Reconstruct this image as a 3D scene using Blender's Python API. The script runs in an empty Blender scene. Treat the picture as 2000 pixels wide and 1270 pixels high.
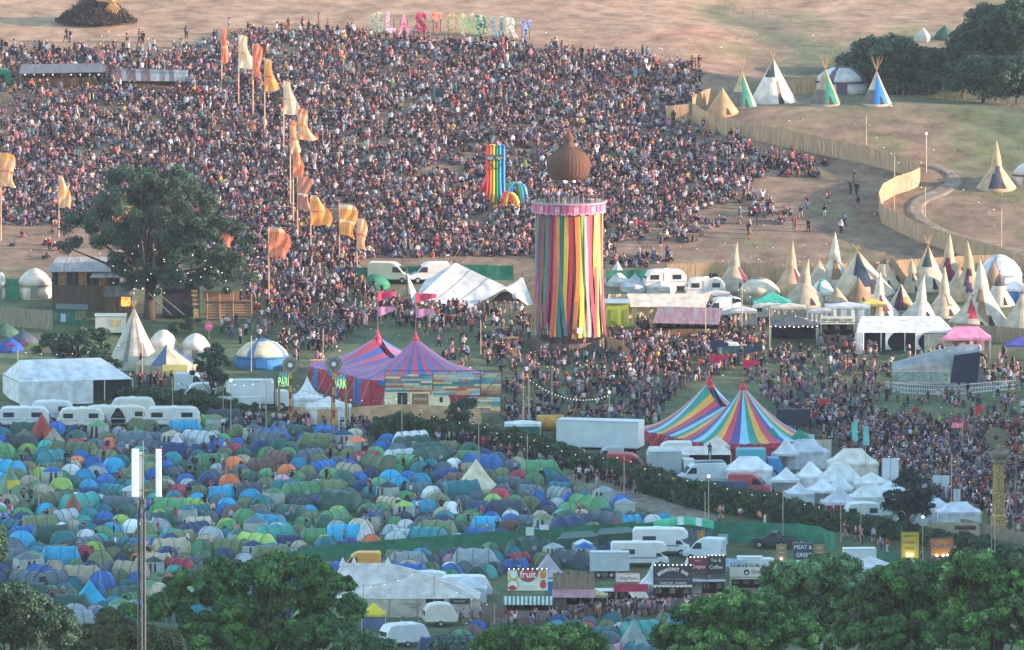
import bpy, math, random
import numpy as np
from mathutils import Vector, Matrix
rnd = random.Random(11); nr = np.random.RandomState(5)
R_ = math.radians; PI = math.pi; cos = math.cos; sin = math.sin
# ---------------------------------------------------------------- camera, sky, sun, exposure
F = 24500.0; PT = R_(6.0)                        # focal length in photo pixels, downward pitch
scene = bpy.context.scene; COL = scene.collection
cam = bpy.data.cameras.new('camera'); camo = bpy.data.objects.new('camera', cam); COL.objects.link(camo)
cam.lens = F/2000*36; cam.sensor_width = 36; cam.sensor_fit = 'HORIZONTAL'; cam.clip_start = 1; cam.clip_end = 20000
camo.location = (0, 0, 0); camo.rotation_euler = (R_(90)-PT, 0, 0); scene.camera = camo
SUN_EL, SUN_AZ = 11.0, 98.0                      # degrees; azimuth clockwise from +Y (away from the camera)
w = bpy.data.worlds.new('World'); scene.world = w; w.use_nodes = True
nt = w.node_tree; bg = nt.nodes['Background']; sk = nt.nodes.new('ShaderNodeTexSky'); sk.sky_type = 'NISHITA'
sk.sun_disc = False; sk.sun_elevation = R_(SUN_EL); sk.sun_rotation = R_(SUN_AZ); sk.air_density = 1.2; sk.dust_density = 0.25; sk.ozone_density = 1.6
nt.links.new(sk.outputs[0], bg.inputs[0]); bg.inputs[1].default_value = 0.15
sun = bpy.data.lights.new('sun', 'SUN'); suno = bpy.data.objects.new('sun', sun); COL.objects.link(suno)
sun.energy = 2.9; sun.angle = R_(1.2); sun.color = (1.0, .71, .57)
_sd = Vector((sin(R_(SUN_AZ))*cos(R_(SUN_EL)), cos(R_(SUN_AZ))*cos(R_(SUN_EL)), sin(R_(SUN_EL))))
suno.rotation_euler = _sd.to_track_quat('Z', 'Y').to_euler(); suno.location = (0, 0, 50)
scene.view_settings.view_transform = 'Standard'; scene.view_settings.look = 'None'; scene.view_settings.gamma = 1
scene.view_settings.exposure = 2.3
scene.cycles.volume_bounces = 1; scene.cycles.max_bounces = 6; scene.cycles.transparent_max_bounces = 8
HAZE = 0.000024
# ---------------------------------------------------------------- the lie of the land
_V = np.array([-900, -300, -100, 80, 250, 430, 500, 620, 830, 1000, 1270, 1500.])
_D = np.array([1900, 1740, 1668, 1610, 1568, 1530, 1515, 1486, 1430, 1384, 1310, 1246.])
_vt = np.arange(-900, 1501, 2.0); _dt = np.interp(_vt, _V, _D)
_k = np.ones(41)/41; _dt = np.convolve(np.pad(_dt, 20, mode='reflect', reflect_type='odd'), _k, 'valid')
def sm(a, b, x): t = np.clip((x-a)/(b-a), 0, 1); return t*t*(3-2*t)
def Dq(u, v):                                    # distance of the ground seen at a photo pixel
    u = np.asarray(u, float); v = np.asarray(v, float)
    d = np.interp(v, _vt, _dt)
    crest = 207 - 12*np.exp(-((u-1700)/160)**2)
    wr = sm(1290, 1500, u)
    d = d + wr*11*(1-sm(crest-16, crest+6, v)) - wr*5*(1-sm(crest-6, 360, v))
    d = d + 7*np.exp(-((v-95)/26)**2)*0 + 5*(1-sm(20, 60, v))*sm(900, 1500, u)
    return d
def P(u, v, dz=0.0, D=None):
    X = (u-1000)/F; Y = (635-v)/F
    d = float(Dq(u, v)) if D is None else D
    t = d/(cos(PT)+Y*sin(PT))
    return Vector((X*t, d, (-sin(PT)+Y*cos(PT))*t + dz))
def mp(u, v): return float(Dq(u, v))/F*1.004      # metres per photo pixel
_gy = None
def uv_of(x, y):                                  # world ground point -> photo pixel (bisection on v)
    x = np.asarray(x, float); y = np.asarray(y, float)
    lo = np.full(x.shape, -890.0); hi = np.full(x.shape, 1490.0)
    for _ in range(26):
        m = (lo+hi)/2; Y = (635-m)/F; t = y/(math.cos(PT)+Y*math.sin(PT)); u = 1000+x/t*F
        d = Dq(u, m); g = d > y; lo = np.where(g, m, lo); hi = np.where(g, hi, m)
    m = (lo+hi)/2; Y = (635-m)/F; t = y/(math.cos(PT)+Y*math.sin(PT))
    return 1000+x/t*F, m, (-math.sin(PT)+Y*math.cos(PT))*t
def G(x, y): return float(uv_of(np.array([x]), np.array([y]))[2][0])
def FG(y): return float(np.interp(y, [0, 30, 200, 400, 550, 800, 1000, 1310], [-3, -12, -40, -62, -84, -116, -139, -172.1]))
# ---------------------------------------------------------------- colours and materials
def lin(h):
    h = h.lstrip('#'); o = []
    for i in (0, 2, 4):
        c = int(h[i:i+2], 16)/255; o.append(c/12.92 if c <= .04045 else ((c+.055)/1.055)**2.4)
    return tuple(o)
MATS = {}
def mat(name, col=None, rough=.8, var=.18, scale=1.2, metal=0., stretch=None, bump=0., emit=0., trans=0., attr=None, col2=None, spec=.3):
    key = (name, col)
    if key in MATS: return MATS[key]
    m = bpy.data.materials.new(name); m.use_nodes = True; n = m.node_tree; L = n.links.new
    bs = n.nodes['Principled BSDF']; bs.inputs['Roughness'].default_value = rough; bs.inputs['Metallic'].default_value = metal
    bs.inputs['Specular IOR Level'].default_value = spec
    tc = n.nodes.new('ShaderNodeTexCoord'); mpg = n.nodes.new('ShaderNodeMapping'); L(tc.outputs['Object'], mpg.inputs[0])
    if stretch: mpg.inputs['Scale'].default_value = stretch
    nz = n.nodes.new('ShaderNodeTexNoise'); nz.inputs['Scale'].default_value = scale; nz.inputs['Detail'].default_value = 4; L(mpg.outputs[0], nz.inputs['Vector'])
    rm = n.nodes.new('ShaderNodeMapRange'); rm.inputs[1].default_value = .3; rm.inputs[2].default_value = .7
    rm.inputs[3].default_value = 1-var; rm.inputs[4].default_value = 1+var*.6; L(nz.outputs['Fac'], rm.inputs[0])
    mx = n.nodes.new('ShaderNodeMix'); mx.data_type = 'RGBA'; mx.blend_type = 'MULTIPLY'; mx.inputs[0].default_value = 1
    if attr: s = n.nodes.new('ShaderNodeAttribute'); s.attribute_name = attr; L(s.outputs['Color'], mx.inputs[6])
    elif col is None: s = n.nodes.new('ShaderNodeObjectInfo'); L(s.outputs['Color'], mx.inputs[6])
    elif col2:
        cr = n.nodes.new('ShaderNodeValToRGB'); cr.color_ramp.elements[0].position = .42; cr.color_ramp.elements[1].position = .58
        cr.color_ramp.elements[0].color = lin(col)+(1,); cr.color_ramp.elements[1].color = lin(col2)+(1,)
        n2 = n.nodes.new('ShaderNodeTexNoise'); n2.inputs['Scale'].default_value = scale*1.7; n2.inputs['Detail'].default_value = 5
        L(mpg.outputs[0], n2.inputs['Vector']); L(n2.outputs['Fac'], cr.inputs[0]); L(cr.outputs[0], mx.inputs[6])
    else: mx.inputs[6].default_value = lin(col)+(1,)
    L(rm.outputs[0], mx.inputs[7]); L(mx.outputs[2], bs.inputs['Base Color'])
    if bump:
        b = n.nodes.new('ShaderNodeBump'); b.inputs['Strength'].default_value = bump; b.inputs['Distance'].default_value = .1
        L(nz.outputs['Fac'], b.inputs['Height']); L(b.outputs[0], bs.inputs['Normal'])
    if emit:
        L(mx.outputs[2], bs.inputs['Emission Color']); bs.inputs['Emission Strength'].default_value = emit
    if trans:
        tr = n.nodes.new('ShaderNodeBsdfTranslucent'); L(mx.outputs[2], tr.inputs[0]); ms = n.nodes.new('ShaderNodeMixShader')
        ms.inputs[0].default_value = trans; L(bs.outputs[0], ms.inputs[1]); L(tr.outputs[0], ms.inputs[2])
        L(ms.outputs[0], n.nodes['Material Output'].inputs[0])
    MATS[key] = m; return m
def canvas(c, n='canvas'): return mat(n, c, .85, .3, .9, bump=.7, trans=.1)
def wood(c, n='weathered_wood'): return mat(n, c, .85, .38, 1.0, stretch=(7, 7, .6), bump=.2)
def metal(c, n='painted_metal'): return mat(n, c, .45, .12, .8, spec=.5)
def corr(c, c2, n='corrugated_sheet'): return mat(n, c, .55, .25, .8, stretch=(3, .3, .3), col2=c2, spec=.5)
# ---------------------------------------------------------------- mesh builder
class MB:
    def __init__(s, *mats): s.v = []; s.f = []; s.i = []; s.mats = list(mats)
    def add(s, vs, fs, m=0):
        b = len(s.v); s.v += [tuple(p) for p in vs]
        for k, f in enumerate(fs): s.f.append(tuple(b+j for j in f)); s.i.append(m[k] if isinstance(m, list) else m)
        return s
    def box(s, c, d, rz=0, m=0, taper=1.0):
        x, y, z = d[0]/2, d[1]/2, d[2]/2; q = []
        for k in (-1, 1):
            t = taper if k > 0 else 1
            for a, b in ((-1, -1), (1, -1), (1, 1), (-1, 1)):
                px, py = a*x*t, b*y*t; q.append((c[0]+px*cos(rz)-py*sin(rz), c[1]+px*sin(rz)+py*cos(rz), c[2]+k*z))
        return s.add(q, [(3, 2, 1, 0), (4, 5, 6, 7), (0, 1, 5, 4), (1, 2, 6, 5), (2, 3, 7, 6), (3, 0, 4, 7)], m)
    def tube(s, a, b, r0, r1=None, n=6, m=0):
        a = Vector(a); b = Vector(b); r1 = r0 if r1 is None else r1; d = (b-a).normalized() if (b-a).length > 1e-6 else Vector((0, 0, 1))
        o = d.orthogonal().normalized(); p = d.cross(o); q = []
        for c, r in ((a, r0), (b, r1)):
            for k in range(n): t = 2*PI*k/n; q.append(c+o*cos(t)*r+p*sin(t)*r)
        return s.add(q, [(k, (k+1) % n, n+(k+1) % n, n+k) for k in range(n)]+[tuple(range(n-1, -1, -1)), tuple(range(n, 2*n))], m)
    def path(s, pts, r, n=5, m=0):
        for a, b in zip(pts[:-1], pts[1:]): s.tube(a, b, r, r, n, m)
        return s
    def grid(s, fn, nu, nv, m=0, close=False):
        q = [fn(i/nu, j/nv) for j in range(nv+1) for i in range(nu+1)]; fs = []; ms = []
        for j in range(nv):
            for i in range(nu):
                a = j*(nu+1)+i; fs.append((a, a+1, a+nu+2, a+nu+1)); ms.append(m(i, j) if callable(m) else m)
        return s.add(q, fs, ms)
    def lathe(s, prof, n=16, m=0, c=(0, 0), ph=0, sx=1, sy=1):
        q = [(c[0]+r*cos(2*PI*k/n+ph)*sx, c[1]+r*sin(2*PI*k/n+ph)*sy, z) for r, z in prof for k in range(n)]; fs = []; ms = []
        for j in range(len(prof)-1):
            for k in range(n): fs.append((j*n+k, j*n+(k+1) % n, (j+1)*n+(k+1) % n, (j+1)*n+k)); ms.append(m(k, j) if callable(m) else m)
        fs.append(tuple(range(n-1, -1, -1))); ms.append(m(0, 0) if callable(m) else m); l = len(prof)-1
        fs.append(tuple(range(l*n, l*n+n))); ms.append(ms[-2] if callable(m) else m)
        return s.add(q, fs, ms)
    def prism(s, pts, y0, y1, m=0, ins=0.0):       # (x,z) outline extruded along y
        n = len(pts); q = [(x, y0, z) for x, z in pts]+[(x, y1, z) for x, z in pts]
        return s.add(q, [tuple(range(n)), tuple(range(2*n-1, n-1, -1))]+[(i, n+i, n+(i+1) % n, (i+1) % n) for i in range(n)], m)
    def slab(s, pts, t, m=0):                      # 3D outline given a thickness along its normal
        p = [Vector(a) for a in pts]; nn = (p[1]-p[0]).cross(p[2]-p[0]).normalized()*t; n = len(p)
        return s.add(p+[a+nn for a in p], [tuple(range(n-1, -1, -1)), tuple(range(n, 2*n))]+[(i, (i+1) % n, n+(i+1) % n, n+i) for i in range(n)], m)
    def quadp(s, a, b, c, d, nu=6, nv=6, sag=0., m=0, curve=0.):
        a, b, c, d = map(Vector, (a, b, c, d))
        def fn(x, y):
            p = (a*(1-x)+b*x)*(1-y)+(d*(1-x)+c*x)*y; p.z -= sag*16*x*(1-x)*y*(1-y)+curve*4*y*(1-y); return p
        return s.grid(fn, nu, nv, m)
    def ball(s, c, r, n=8, m=0, sz=1):
        return s.lathe([(max(.001, r*sin(PI*j/(n//2+1))), c[2]-r*cos(PI*j/(n//2+1))*sz) for j in range(n//2+2)], n, m, (c[0], c[1]))
    def make(s, name, parent=None, label=None, smooth=False, color=None, loc=None):
        me = bpy.data.meshes.new(name); me.from_pydata(s.v, [], s.f)
        for mm in s.mats: me.materials.append(mm)
        if len(s.mats) > 1: me.polygons.foreach_set('material_index', s.i)
        if smooth: me.polygons.foreach_set('use_smooth', [True]*len(me.polygons))
        me.update(); o = bpy.data.objects.new(name, me); COL.objects.link(o)
        if parent: o.parent = parent
        if label: o['label'] = label
        if color: o.color = tuple(color)+(1,)
        if loc is not None: o.location = loc
        return o
LABELS = set()
FOOT = []                                          # ground taken up by things: (x, y, radius)
def tag(o, label=None, cat=None, group=None, kind=None):
    if label: o['label'] = label; LABELS.add(label)
    if cat: o['category'] = cat
    if group: o['group'] = group
    if kind: o['kind'] = kind
    return o
def T(name, label, cat, u=None, v=None, rz=0, group=None, dz=0, loc=None, foot=0):
    o = bpy.data.objects.new(name, None); COL.objects.link(o); o.empty_display_size = .3
    o.location = loc if loc is not None else P(u, v, dz); o.rotation_euler = (0, 0, R_(rz))
    if foot: FOOT.append((o.location.x, o.location.y, foot))
    return tag(o, label, cat, group)
def dup(root, loc, rz=None, label=None):
    r = root.copy(); COL.objects.link(r); r.location = loc
    if rz is not None: r.rotation_euler = (0, 0, rz)
    if label: r['label'] = label
    for ch in list(root.children):
        c = ch.copy(); COL.objects.link(c); c.parent = r
        for g in list(ch.children): d = g.copy(); COL.objects.link(d); d.parent = c
    return r
def struct(o, kind='structure'): o['kind'] = kind; return o
def text(s, size, mt, parent, loc, name='lettering', rot=(90, 0, 0), ext=.02, off=.0, sx=1., space=1., smallcaps=False, label=None):
    cu = bpy.data.curves.new('t', 'FONT'); cu.body = s; cu.size = size; cu.extrude = ext; cu.offset = off; cu.align_x = 'CENTER'; cu.align_y = 'CENTER'
    cu.space_character = space; cu.resolution_u = 2
    t = bpy.data.objects.new('t', cu); COL.objects.link(t); dg = bpy.context.evaluated_depsgraph_get()
    me = bpy.data.meshes.new_from_object(t.evaluated_get(dg)); bpy.data.objects.remove(t); bpy.data.curves.remove(cu)
    me.materials.clear(); me.materials.append(mt); o = bpy.data.objects.new(name, me); COL.objects.link(o)
    o.parent = parent; o.location = loc; o.rotation_euler = tuple(R_(a) for a in rot); o.scale = (sx, 1, 1)
    if label: o['label'] = label
    return o
def scrawl(root, n, size, x, y, z, mt, sx=1.):
    b = MB(mt); q = random.Random(int(n*7+z*100)); w_ = size*.52*sx
    for i in range(n):
        cx = x+(i-(n-1)/2)*w_
        for k in range(3):
            if q.random() < .85: h_ = size*q.uniform(.3, .62); b.box((cx+(k-1)*w_*.27, y, z+q.uniform(-.08, .08)*size), (w_*.13, .03, h_), 0)
        b.box((cx, y-.004, z+q.choice((-.22, 0, .2))*size), (w_*.62, .03, size*.1), 0)
    return b.make('lettering', root)
# ---------------------------------------------------------------- ground: one sheet to the horizon
def inpoly(u, v, poly):
    c = np.zeros(np.shape(u), bool); n = len(poly)
    for i in range(n):
        x1, y1 = poly[i]; x2, y2 = poly[(i+1) % n]
        if y1 == y2: continue
        k = ((y1 > v) != (y2 > v)) & (u < (x2-x1)*(v-y1)/(y2-y1)+x1); c ^= k
    return c
def build_ground():
    us = np.concatenate([[-42000, -20000, -9000, -4500, -2500, -1500, -900], np.arange(-400, 2401, 16), [2800, 3300, 3800, 4600, 6500, 11000, 22000, 44000]]).astype(float)
    vs = np.concatenate([np.arange(1270, -301, -5.0)])
    U, V = np.meshgrid(us, vs); D = Dq(U, V); Y = (635-V)/F; t = D/(cos(PT)+Y*sin(PT)); X = (U-1000)/F*t; Z = (-sin(PT)+Y*cos(PT))*t
    bump = 0.0
    rows = [np.stack([X, D, Z+bump], -1)]
    fr = []
    for y in (1290, 1240, 1180, 1100, 1000, 900, 800, 700, 600, 550, 480, 400, 300, 200, 120, 60, 30, 5):
        if y >= 1305: continue
        uu = (us-1000)/F*y*1.003 if y > 100 else (us-1000)/F*(y+100); fr.append(np.stack([uu, np.full(us.shape, y*1.), np.full(us.shape, FG(y))], -1))
    bk = []
    zl = Z[-1, 0]; yl = D[-1, 0]
    for k, (y, dz) in enumerate(((1800, 10), (1900, 18), (2100, 24), (2600, 20), (4000, 0), (9000, -60))):
        bk.append(np.stack([(us-1000)/F*y, np.full(us.shape, y*1.), Z[-1]+dz], -1))
    allr = np.stack([r for r in reversed(fr)] + list(rows[0]) + bk)
    # rising ground to the right, beyond the frame (keeps the last sun off the valley floor)
    xx, yy = allr[..., 0], allr[..., 1]
    allr[..., 2] += RIDGE*sm(120, 260, xx)*sm(640, 760, yy)*(1-sm(1375, 1450, yy))
    nrw, ncl = allr.shape[:2]
    me = bpy.data.meshes.new('ground'); vv = allr.reshape(-1, 3)
    a = np.arange(nrw*ncl).reshape(nrw, ncl); q = np.stack([a[:-1, :-1], a[:-1, 1:], a[1:, 1:], a[1:, :-1]], -1).reshape(-1, 4)
    me.vertices.add(len(vv)); me.vertices.foreach_set('co', vv.ravel()); me.loops.add(q.size); me.loops.foreach_set('vertex_index', q.ravel().astype(np.int32))
    me.polygons.add(len(q)); me.polygons.foreach_set('loop_start', np.arange(0, q.size, 4, dtype=np.int32)); me.polygons.foreach_set('loop_total', np.full(len(q), 4, np.int32))
    me.polygons.foreach_set('use_smooth', np.ones(len(q), bool)); me.update(calc_edges=True)
    # grass / dry grass / bare soil mix, as the turf itself is coloured
    nf = len(fr); ug = np.zeros((nrw, ncl)); vg = np.zeros((nrw, ncl)); ug[:] = us[None, :]; vg[:nf] = 1300; vg[nf:nf+len(vs)] = V; vg[nf+len(vs):] = -300
    n1 = np.sin(ug/37+np.sin(vg/23)*2)*np.cos(vg/19+ug/91)*.5+np.sin(ug/13.7+vg/7)*.25
    dry = np.array(lin('#9e7e62')); tan = np.array(lin('#836a54')); grn = np.array(lin('#586342')); dgr = np.array(lin('#45573c')); soil = np.array(lin('#7d6a56'))
    c = np.zeros((nrw, ncl, 3)); w1 = sm(470, 640, vg+n1*30)[..., None]
    c[:] = tan; c = c*(1-w1)+grn*w1
    w2 = (1-sm(60, 130, vg+n1*12))[..., None]; c = c*(1-w2)+dry*w2
    w3 = (sm(760, 900, vg+n1*20)*.8)[..., None]; c = c*(1-w3)+np.array(lin('#52603e'))*w3
    # green strip behind the tipis and by the wood
    g = np.exp(-((vg-(20+ (ug-1380)*.36)-n1*10)/26)**2)*sm(1330, 1420, ug)*(1-sm(1900, 1990, ug)*.2); c = c*(1-g[..., None]*.75)+dgr*1.1*g[..., None]*.75
    g = sm(1460, 1600, ug)*np.exp(-((vg-150)/70)**2)*.8; c = c*(1-g[..., None])+np.array(lin('#5e6a4a'))*g[..., None]
    g = sm(1800, 1960, ug+n1*50)*sm(190, 260, vg)*(1-sm(330, 420, vg))*.7; c = c*(1-g[..., None])+np.array(lin('#5d6c47'))*g[..., None]
    g = np.clip(np.sin(ug/83+vg/31)*np.cos(ug/47-vg/19)-.25, 0, 1)*sm(1250, 1500, ug)*(1-sm(480, 560, vg))*.9; c = c*(1-g[..., None])+np.array(lin('#66693f'))*g[..., None]
    # reddish poppy-coloured band on the hill top
    g = np.exp(-((vg-(85-(ug-1000)*.06+ np.maximum(ug-1300,0)*.02))/9)**2)*np.exp(-((ug-1290)/170)**2)*.55; c = c*(1-g[..., None])+np.array(lin('#a8745e'))*g[..., None]
    c *= (1+n1*.2)[..., None]
    at = me.attributes.new('turf', 'FLOAT_COLOR', 'POINT'); at.data.foreach_set('color', np.concatenate([np.clip(c, 0, 1), np.ones((nrw, ncl, 1))], -1).ravel())
    m = mat('turf', 'x', .95, .62, .3, attr='turf', bump=.8); n = m.node_tree
    nz = [k for k in n.nodes if k.type == 'TEX_NOISE'][0]; nz.inputs['Detail'].default_value = 9; nz.inputs['Roughness'].default_value = .72
    me.materials.append(m); o = bpy.data.objects.new('ground', me); COL.objects.link(o); struct(o); return o
RIDGE = 100.0
ground = build_ground()
def haze_box():
    h = MB(None).box((0, 1680, -112.3), (3600, 3640, 231)); h.mats = []; o = h.make('haze'); struct(o, 'stuff')
    m = bpy.data.materials.new('haze'); m.use_nodes = True; n = m.node_tree; n.nodes.clear(); ou = n.nodes.new('ShaderNodeOutputMaterial')
    pv = n.nodes.new('ShaderNodeVolumePrincipled'); pv.inputs['Density'].default_value = HAZE; pv.inputs['Color'].default_value = (.74, .84, 1.0, 1)
    pv.inputs['Anisotropy'].default_value = .0
    n.links.new(pv.outputs[0], ou.inputs['Volume']); o.data.materials.append(m); o.visible_shadow = True; return o
haze_box()
# ---------------------------------------------------------------- people
POSES = {}
def skel(pose):
    J = dict(pel=(0, 0, .95), spi=(0, 0, 1.15), che=(0, 0, 1.36), nec=(0, .0, 1.50), hea=(0, -.02, 1.60), top=(0, -.01, 1.74),
             ls=(-.18, 0, 1.41), rs=(.18, 0, 1.41), le=(-.24, .03, 1.14), re=(.24, .03, 1.14), lw=(-.22, -.06, .92), rw=(.22, -.06, .92), lh=(-.21, -.1, .84), rh=(.21, -.1, .84),
             lp=(-.09, 0, .91), rp=(.09, 0, .91), lk=(-.11, -.02, .5), rk=(.11, -.02, .5), la=(-.12, .02, .09), ra=(.12, .02, .09), lt=(-.13, -.13, .05), rt=(.13, -.13, .05))
    def mv(**k):
        for a, b in k.items(): J[a] = b
    def shift(keys, d):
        for k in keys: J[k] = tuple(J[k][i]+d[i] for i in range(3))
    up = ['pel', 'spi', 'che', 'nec', 'hea', 'top', 'ls', 'rs', 'le', 're', 'lw', 'rw', 'lh', 'rh', 'lp', 'rp']
    if pose == 'walk': mv(lk=(-.1, -.2, .53), la=(-.1, -.22, .12), lt=(-.1, -.37, .1), rk=(.1, .05, .49), ra=(.1, .32, .14), rt=(.1, .22, .04), le=(-.25, .14, 1.16), lw=(-.25, .1, .94), lh=(-.25, .06, .87), re=(.25, -.1, 1.16), rw=(.22, -.28, 1.02), rh=(.21, -.34, .97))
    if pose == 'stride': mv(rk=(.1, -.24, .54), ra=(.1, -.3, .13), rt=(.1, -.45, .12), lk=(-.1, .08, .48), la=(-.1, .38, .2), lt=(-.1, .3, .07), re=(.24, .16, 1.15), rw=(.25, .2, .94), rh=(.25, .18, .86), le=(-.24, -.12, 1.17), lw=(-.18, -.3, 1.1), lh=(-.16, -.36, 1.08))
    if pose == 'arms_up': mv(le=(-.28, -.02, 1.62), lw=(-.24, -.06, 1.86), lh=(-.23, -.06, 1.95), re=(.3, 0, 1.56), rw=(.34, -.05, 1.8), rh=(.35, -.05, 1.89))
    if pose == 'hold': mv(re=(.22, -.08, 1.16), rw=(.12, -.3, 1.24), rh=(.08, -.35, 1.3), lk=(-.15, -.02, .5), la=(-.2, .02, .09), lt=(-.23, -.13, .05))
    if pose == 'phone': mv(re=(.24, -.14, 1.22), rw=(.16, -.3, 1.42), rh=(.14, -.33, 1.5), le=(-.24, -.12, 1.22), lw=(-.1, -.3, 1.4), lh=(-.07, -.33, 1.48))
    if pose == 'hips': mv(le=(-.38, .08, 1.18), lw=(-.2, -.04, 1.02), lh=(-.14, -.07, 1.0))
    if pose in ('sit', 'sit_knees', 'cross', 'recline', 'kneel'):
        shift(up, (0, 0, -.80))
        mv(lk=(-.16, -.42, .38), la=(-.14, -.62, .09), lt=(-.14, -.76, .07), rk=(.16, -.42, .38), ra=(.16, -.62, .09), rt=(.16, -.76, .07))
        if pose == 'sit': mv(rk=(.2, -.45, .12), ra=(.25, -.88, .09), rt=(.26, -.96, .18), lw=(-.25, .2, .14), le=(-.28, .16, .38), lh=(-.26, .22, .06))
        if pose == 'sit_knees': shift(['che', 'nec', 'hea', 'top', 'ls', 'rs'], (0, -.1, 0)); mv(le=(-.26, -.28, .42), lw=(-.12, -.46, .4), lh=(-.06, -.5, .4), re=(.26, -.28, .42), rw=(.12, -.46, .4), rh=(.06, -.5, .4))
        if pose == 'cross': mv(lk=(-.36, -.3, .16), la=(.08, -.42, .08), lt=(.2, -.42, .07), rk=(.36, -.3, .16), ra=(-.08, -.36, .1), rt=(-.2, -.38, .09))
        if pose == 'recline': shift(['che', 'nec', 'hea', 'top', 'ls', 'rs'], (0, .28, -.12)); mv(le=(-.28, .42, .3), lw=(-.28, .44, .12), lh=(-.28, .5, .06), re=(.28, .42, .3), rw=(.28, .44, .12), rh=(.28, .5, .06), lk=(-.12, -.45, .2), la=(-.12, -.85, .09), lt=(-.12, -.95, .18))
        if pose == 'kneel': shift(up, (0, 0, .28)); mv(lk=(-.14, -.25, .1), rk=(.14, -.25, .1), la=(-.12, .12, .08), ra=(.12, .12, .08), lt=(-.12, .26, .05), rt=(.12, .26, .05))
    return J
BONES = [('pel', 'spi'), ('spi', 'che'), ('che', 'nec'), ('nec', 'hea'), ('hea', 'top'), ('che', 'ls'), ('che', 'rs'), ('ls', 'le'), ('rs', 're'), ('le', 'lw'), ('re', 'rw'), ('lw', 'lh'), ('rw', 'rh'),
         ('pel', 'lp'), ('pel', 'rp'), ('lp', 'lk'), ('rp', 'rk'), ('lk', 'la'), ('rk', 'ra'), ('la', 'lt'), ('ra', 'rt')]
RAD = dict(pel=.145, spi=.13, che=.165, nec=.06, hea=.105, top=.075, ls=.075, rs=.075, le=.05, re=.05, lw=.036, rw=.036, lh=.042, rh=.042, lp=.1, rp=.1, lk=.068, rk=.068, la=.045, ra=.045, lt=.042, rt=.042)
def person_mesh(pose, sub, style):
    """style: bit 0 shorts, bit 1 long sleeves, bit 2 long hair; materials 0 top, 1 bottoms, 2 skin, 3 hair, 4 shoes"""
    J = skel(pose); ks = list(J); me = bpy.data.meshes.new('tmp'); me.from_pydata([J[k] for k in ks], [(ks.index(a), ks.index(b)) for a, b in BONES], [])
    o = bpy.data.objects.new('tmp', me); COL.objects.link(o); o.modifiers.new('s', 'SKIN')
    if sub: s = o.modifiers.new('d', 'SUBSURF'); s.levels = s.render_levels = 1
    for i, k in enumerate(ks):
        r = RAD[k]; me.skin_vertices[0].data[i].radius = (r, r*(.72 if k in ('che', 'spi', 'pel') else 1)); me.skin_vertices[0].data[i].use_root = (k == 'pel')
    dg = bpy.context.evaluated_depsgraph_get(); m2 = bpy.data.meshes.new_from_object(o.evaluated_get(dg)); bpy.data.objects.remove(o); bpy.data.meshes.remove(me)
    A_ = np.array([J[a] for a, _ in BONES]); B_ = np.array([J[b] for _, b in BONES])-A_; n_ = len(m2.polygons); C_ = np.empty(n_*3); m2.polygons.foreach_get('center', C_); C_ = C_.reshape(-1, 1, 3)
    T_ = np.clip(((C_-A_)*B_).sum(-1)/(B_*B_).sum(-1), 0, 1); K_ = np.linalg.norm(C_-A_-B_*T_[..., None], axis=-1).argmin(1); idx = []
    for p, j_ in zip(m2.polygons, K_):
        na, nb = BONES[j_]; t = T_[p.index, j_]; k = 0
        if nb in ('hea', 'top') : k = 3 if (nb == 'top' and t > .35) or p.center.y > J['hea'][1]+.03 else 2
        elif nb in ('nec',): k = 0 if t < .6 else 2
        elif nb in ('le', 're'): k = 0 if (style & 2 or t < .55) else 2
        elif nb in ('lw', 'rw'): k = 0 if style & 2 else 2
        elif nb in ('lh', 'rh'): k = 2
        elif nb in ('lp', 'rp'): k = 1
        elif na == 'pel' and nb == 'spi': k = 1 if t < .35 else 0
        elif nb in ('lk', 'rk'): k = 1 if not (style & 1 and t > .75) else 2
        elif nb in ('la', 'ra'): k = 2 if style & 1 else 1
        elif nb in ('lt', 'rt'): k = 4
        if style & 4 and nb == 'nec' and p.center.y > .05: k = 3
        idx.append(k)
    m2.polygons.foreach_set('material_index', idx)
    return m2
TOPS = [('black', '#20202c', 24), ('navy', '#27304e', 14), ('white', '#dcd8da', 12), ('grey', '#7b7a88', 11), ('pale blue', '#8fa8c0', 6), ('denim blue', '#4d6486', 7), ('red', '#b23a42', 5), ('pink', '#d07f90', 6),
        ('cream', '#cfc0b0', 5), ('yellow', '#d8b04a', 1.5), ('orange', '#d2704e', 2), ('green', '#4d7a68', 2.5), ('teal', '#3c8a8c', 3), ('purple', '#675080', 4), ('maroon', '#6d3340', 4), ('brown', '#6b5350', 5), ('lime', '#a9c45a', .4)]
BOTS = [('#1d1e26', 30), ('#343c50', 18), ('#4c5a74', 14), ('#8a7c74', 5), ('#b9b0ac', 4), ('#5a4a4a', 6), ('#3f4a3c', 5), ('#7b4450', 3)]
SKINS = ['#d29a88', '#c88c7a', '#d9a596', '#c08070', '#8a5c4c', '#5e403a']; HAIRS = ['#2a2120', '#4a352e', '#5e443a', '#8a6a52', '#1b1a1e', '#2c2424', '#a89888']
def wch(l, w): return l[nr.choice(len(l), p=np.array(w, float)/sum(w))]
STAND = ['stand', 'walk', 'stride', 'arms_up', 'hold', 'phone', 'hips']; SIT = ['sit', 'sit_knees', 'cross', 'recline', 'kneel']
POSEWORD = dict(stand='standing', walk='walking', stride='striding', arms_up='with raised arms', hold='holding a drink', phone='hands at face', hips='hand on hip', sit='sitting', sit_knees='hugging knees', cross='sitting cross-legged', recline='leaning back', kneel='kneeling')
PM = {}
def pmesh(pose, style, sub):
    k = (pose, style, sub)
    if k not in PM: PM[k] = person_mesh(pose, sub, style)
    return PM[k]
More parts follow.
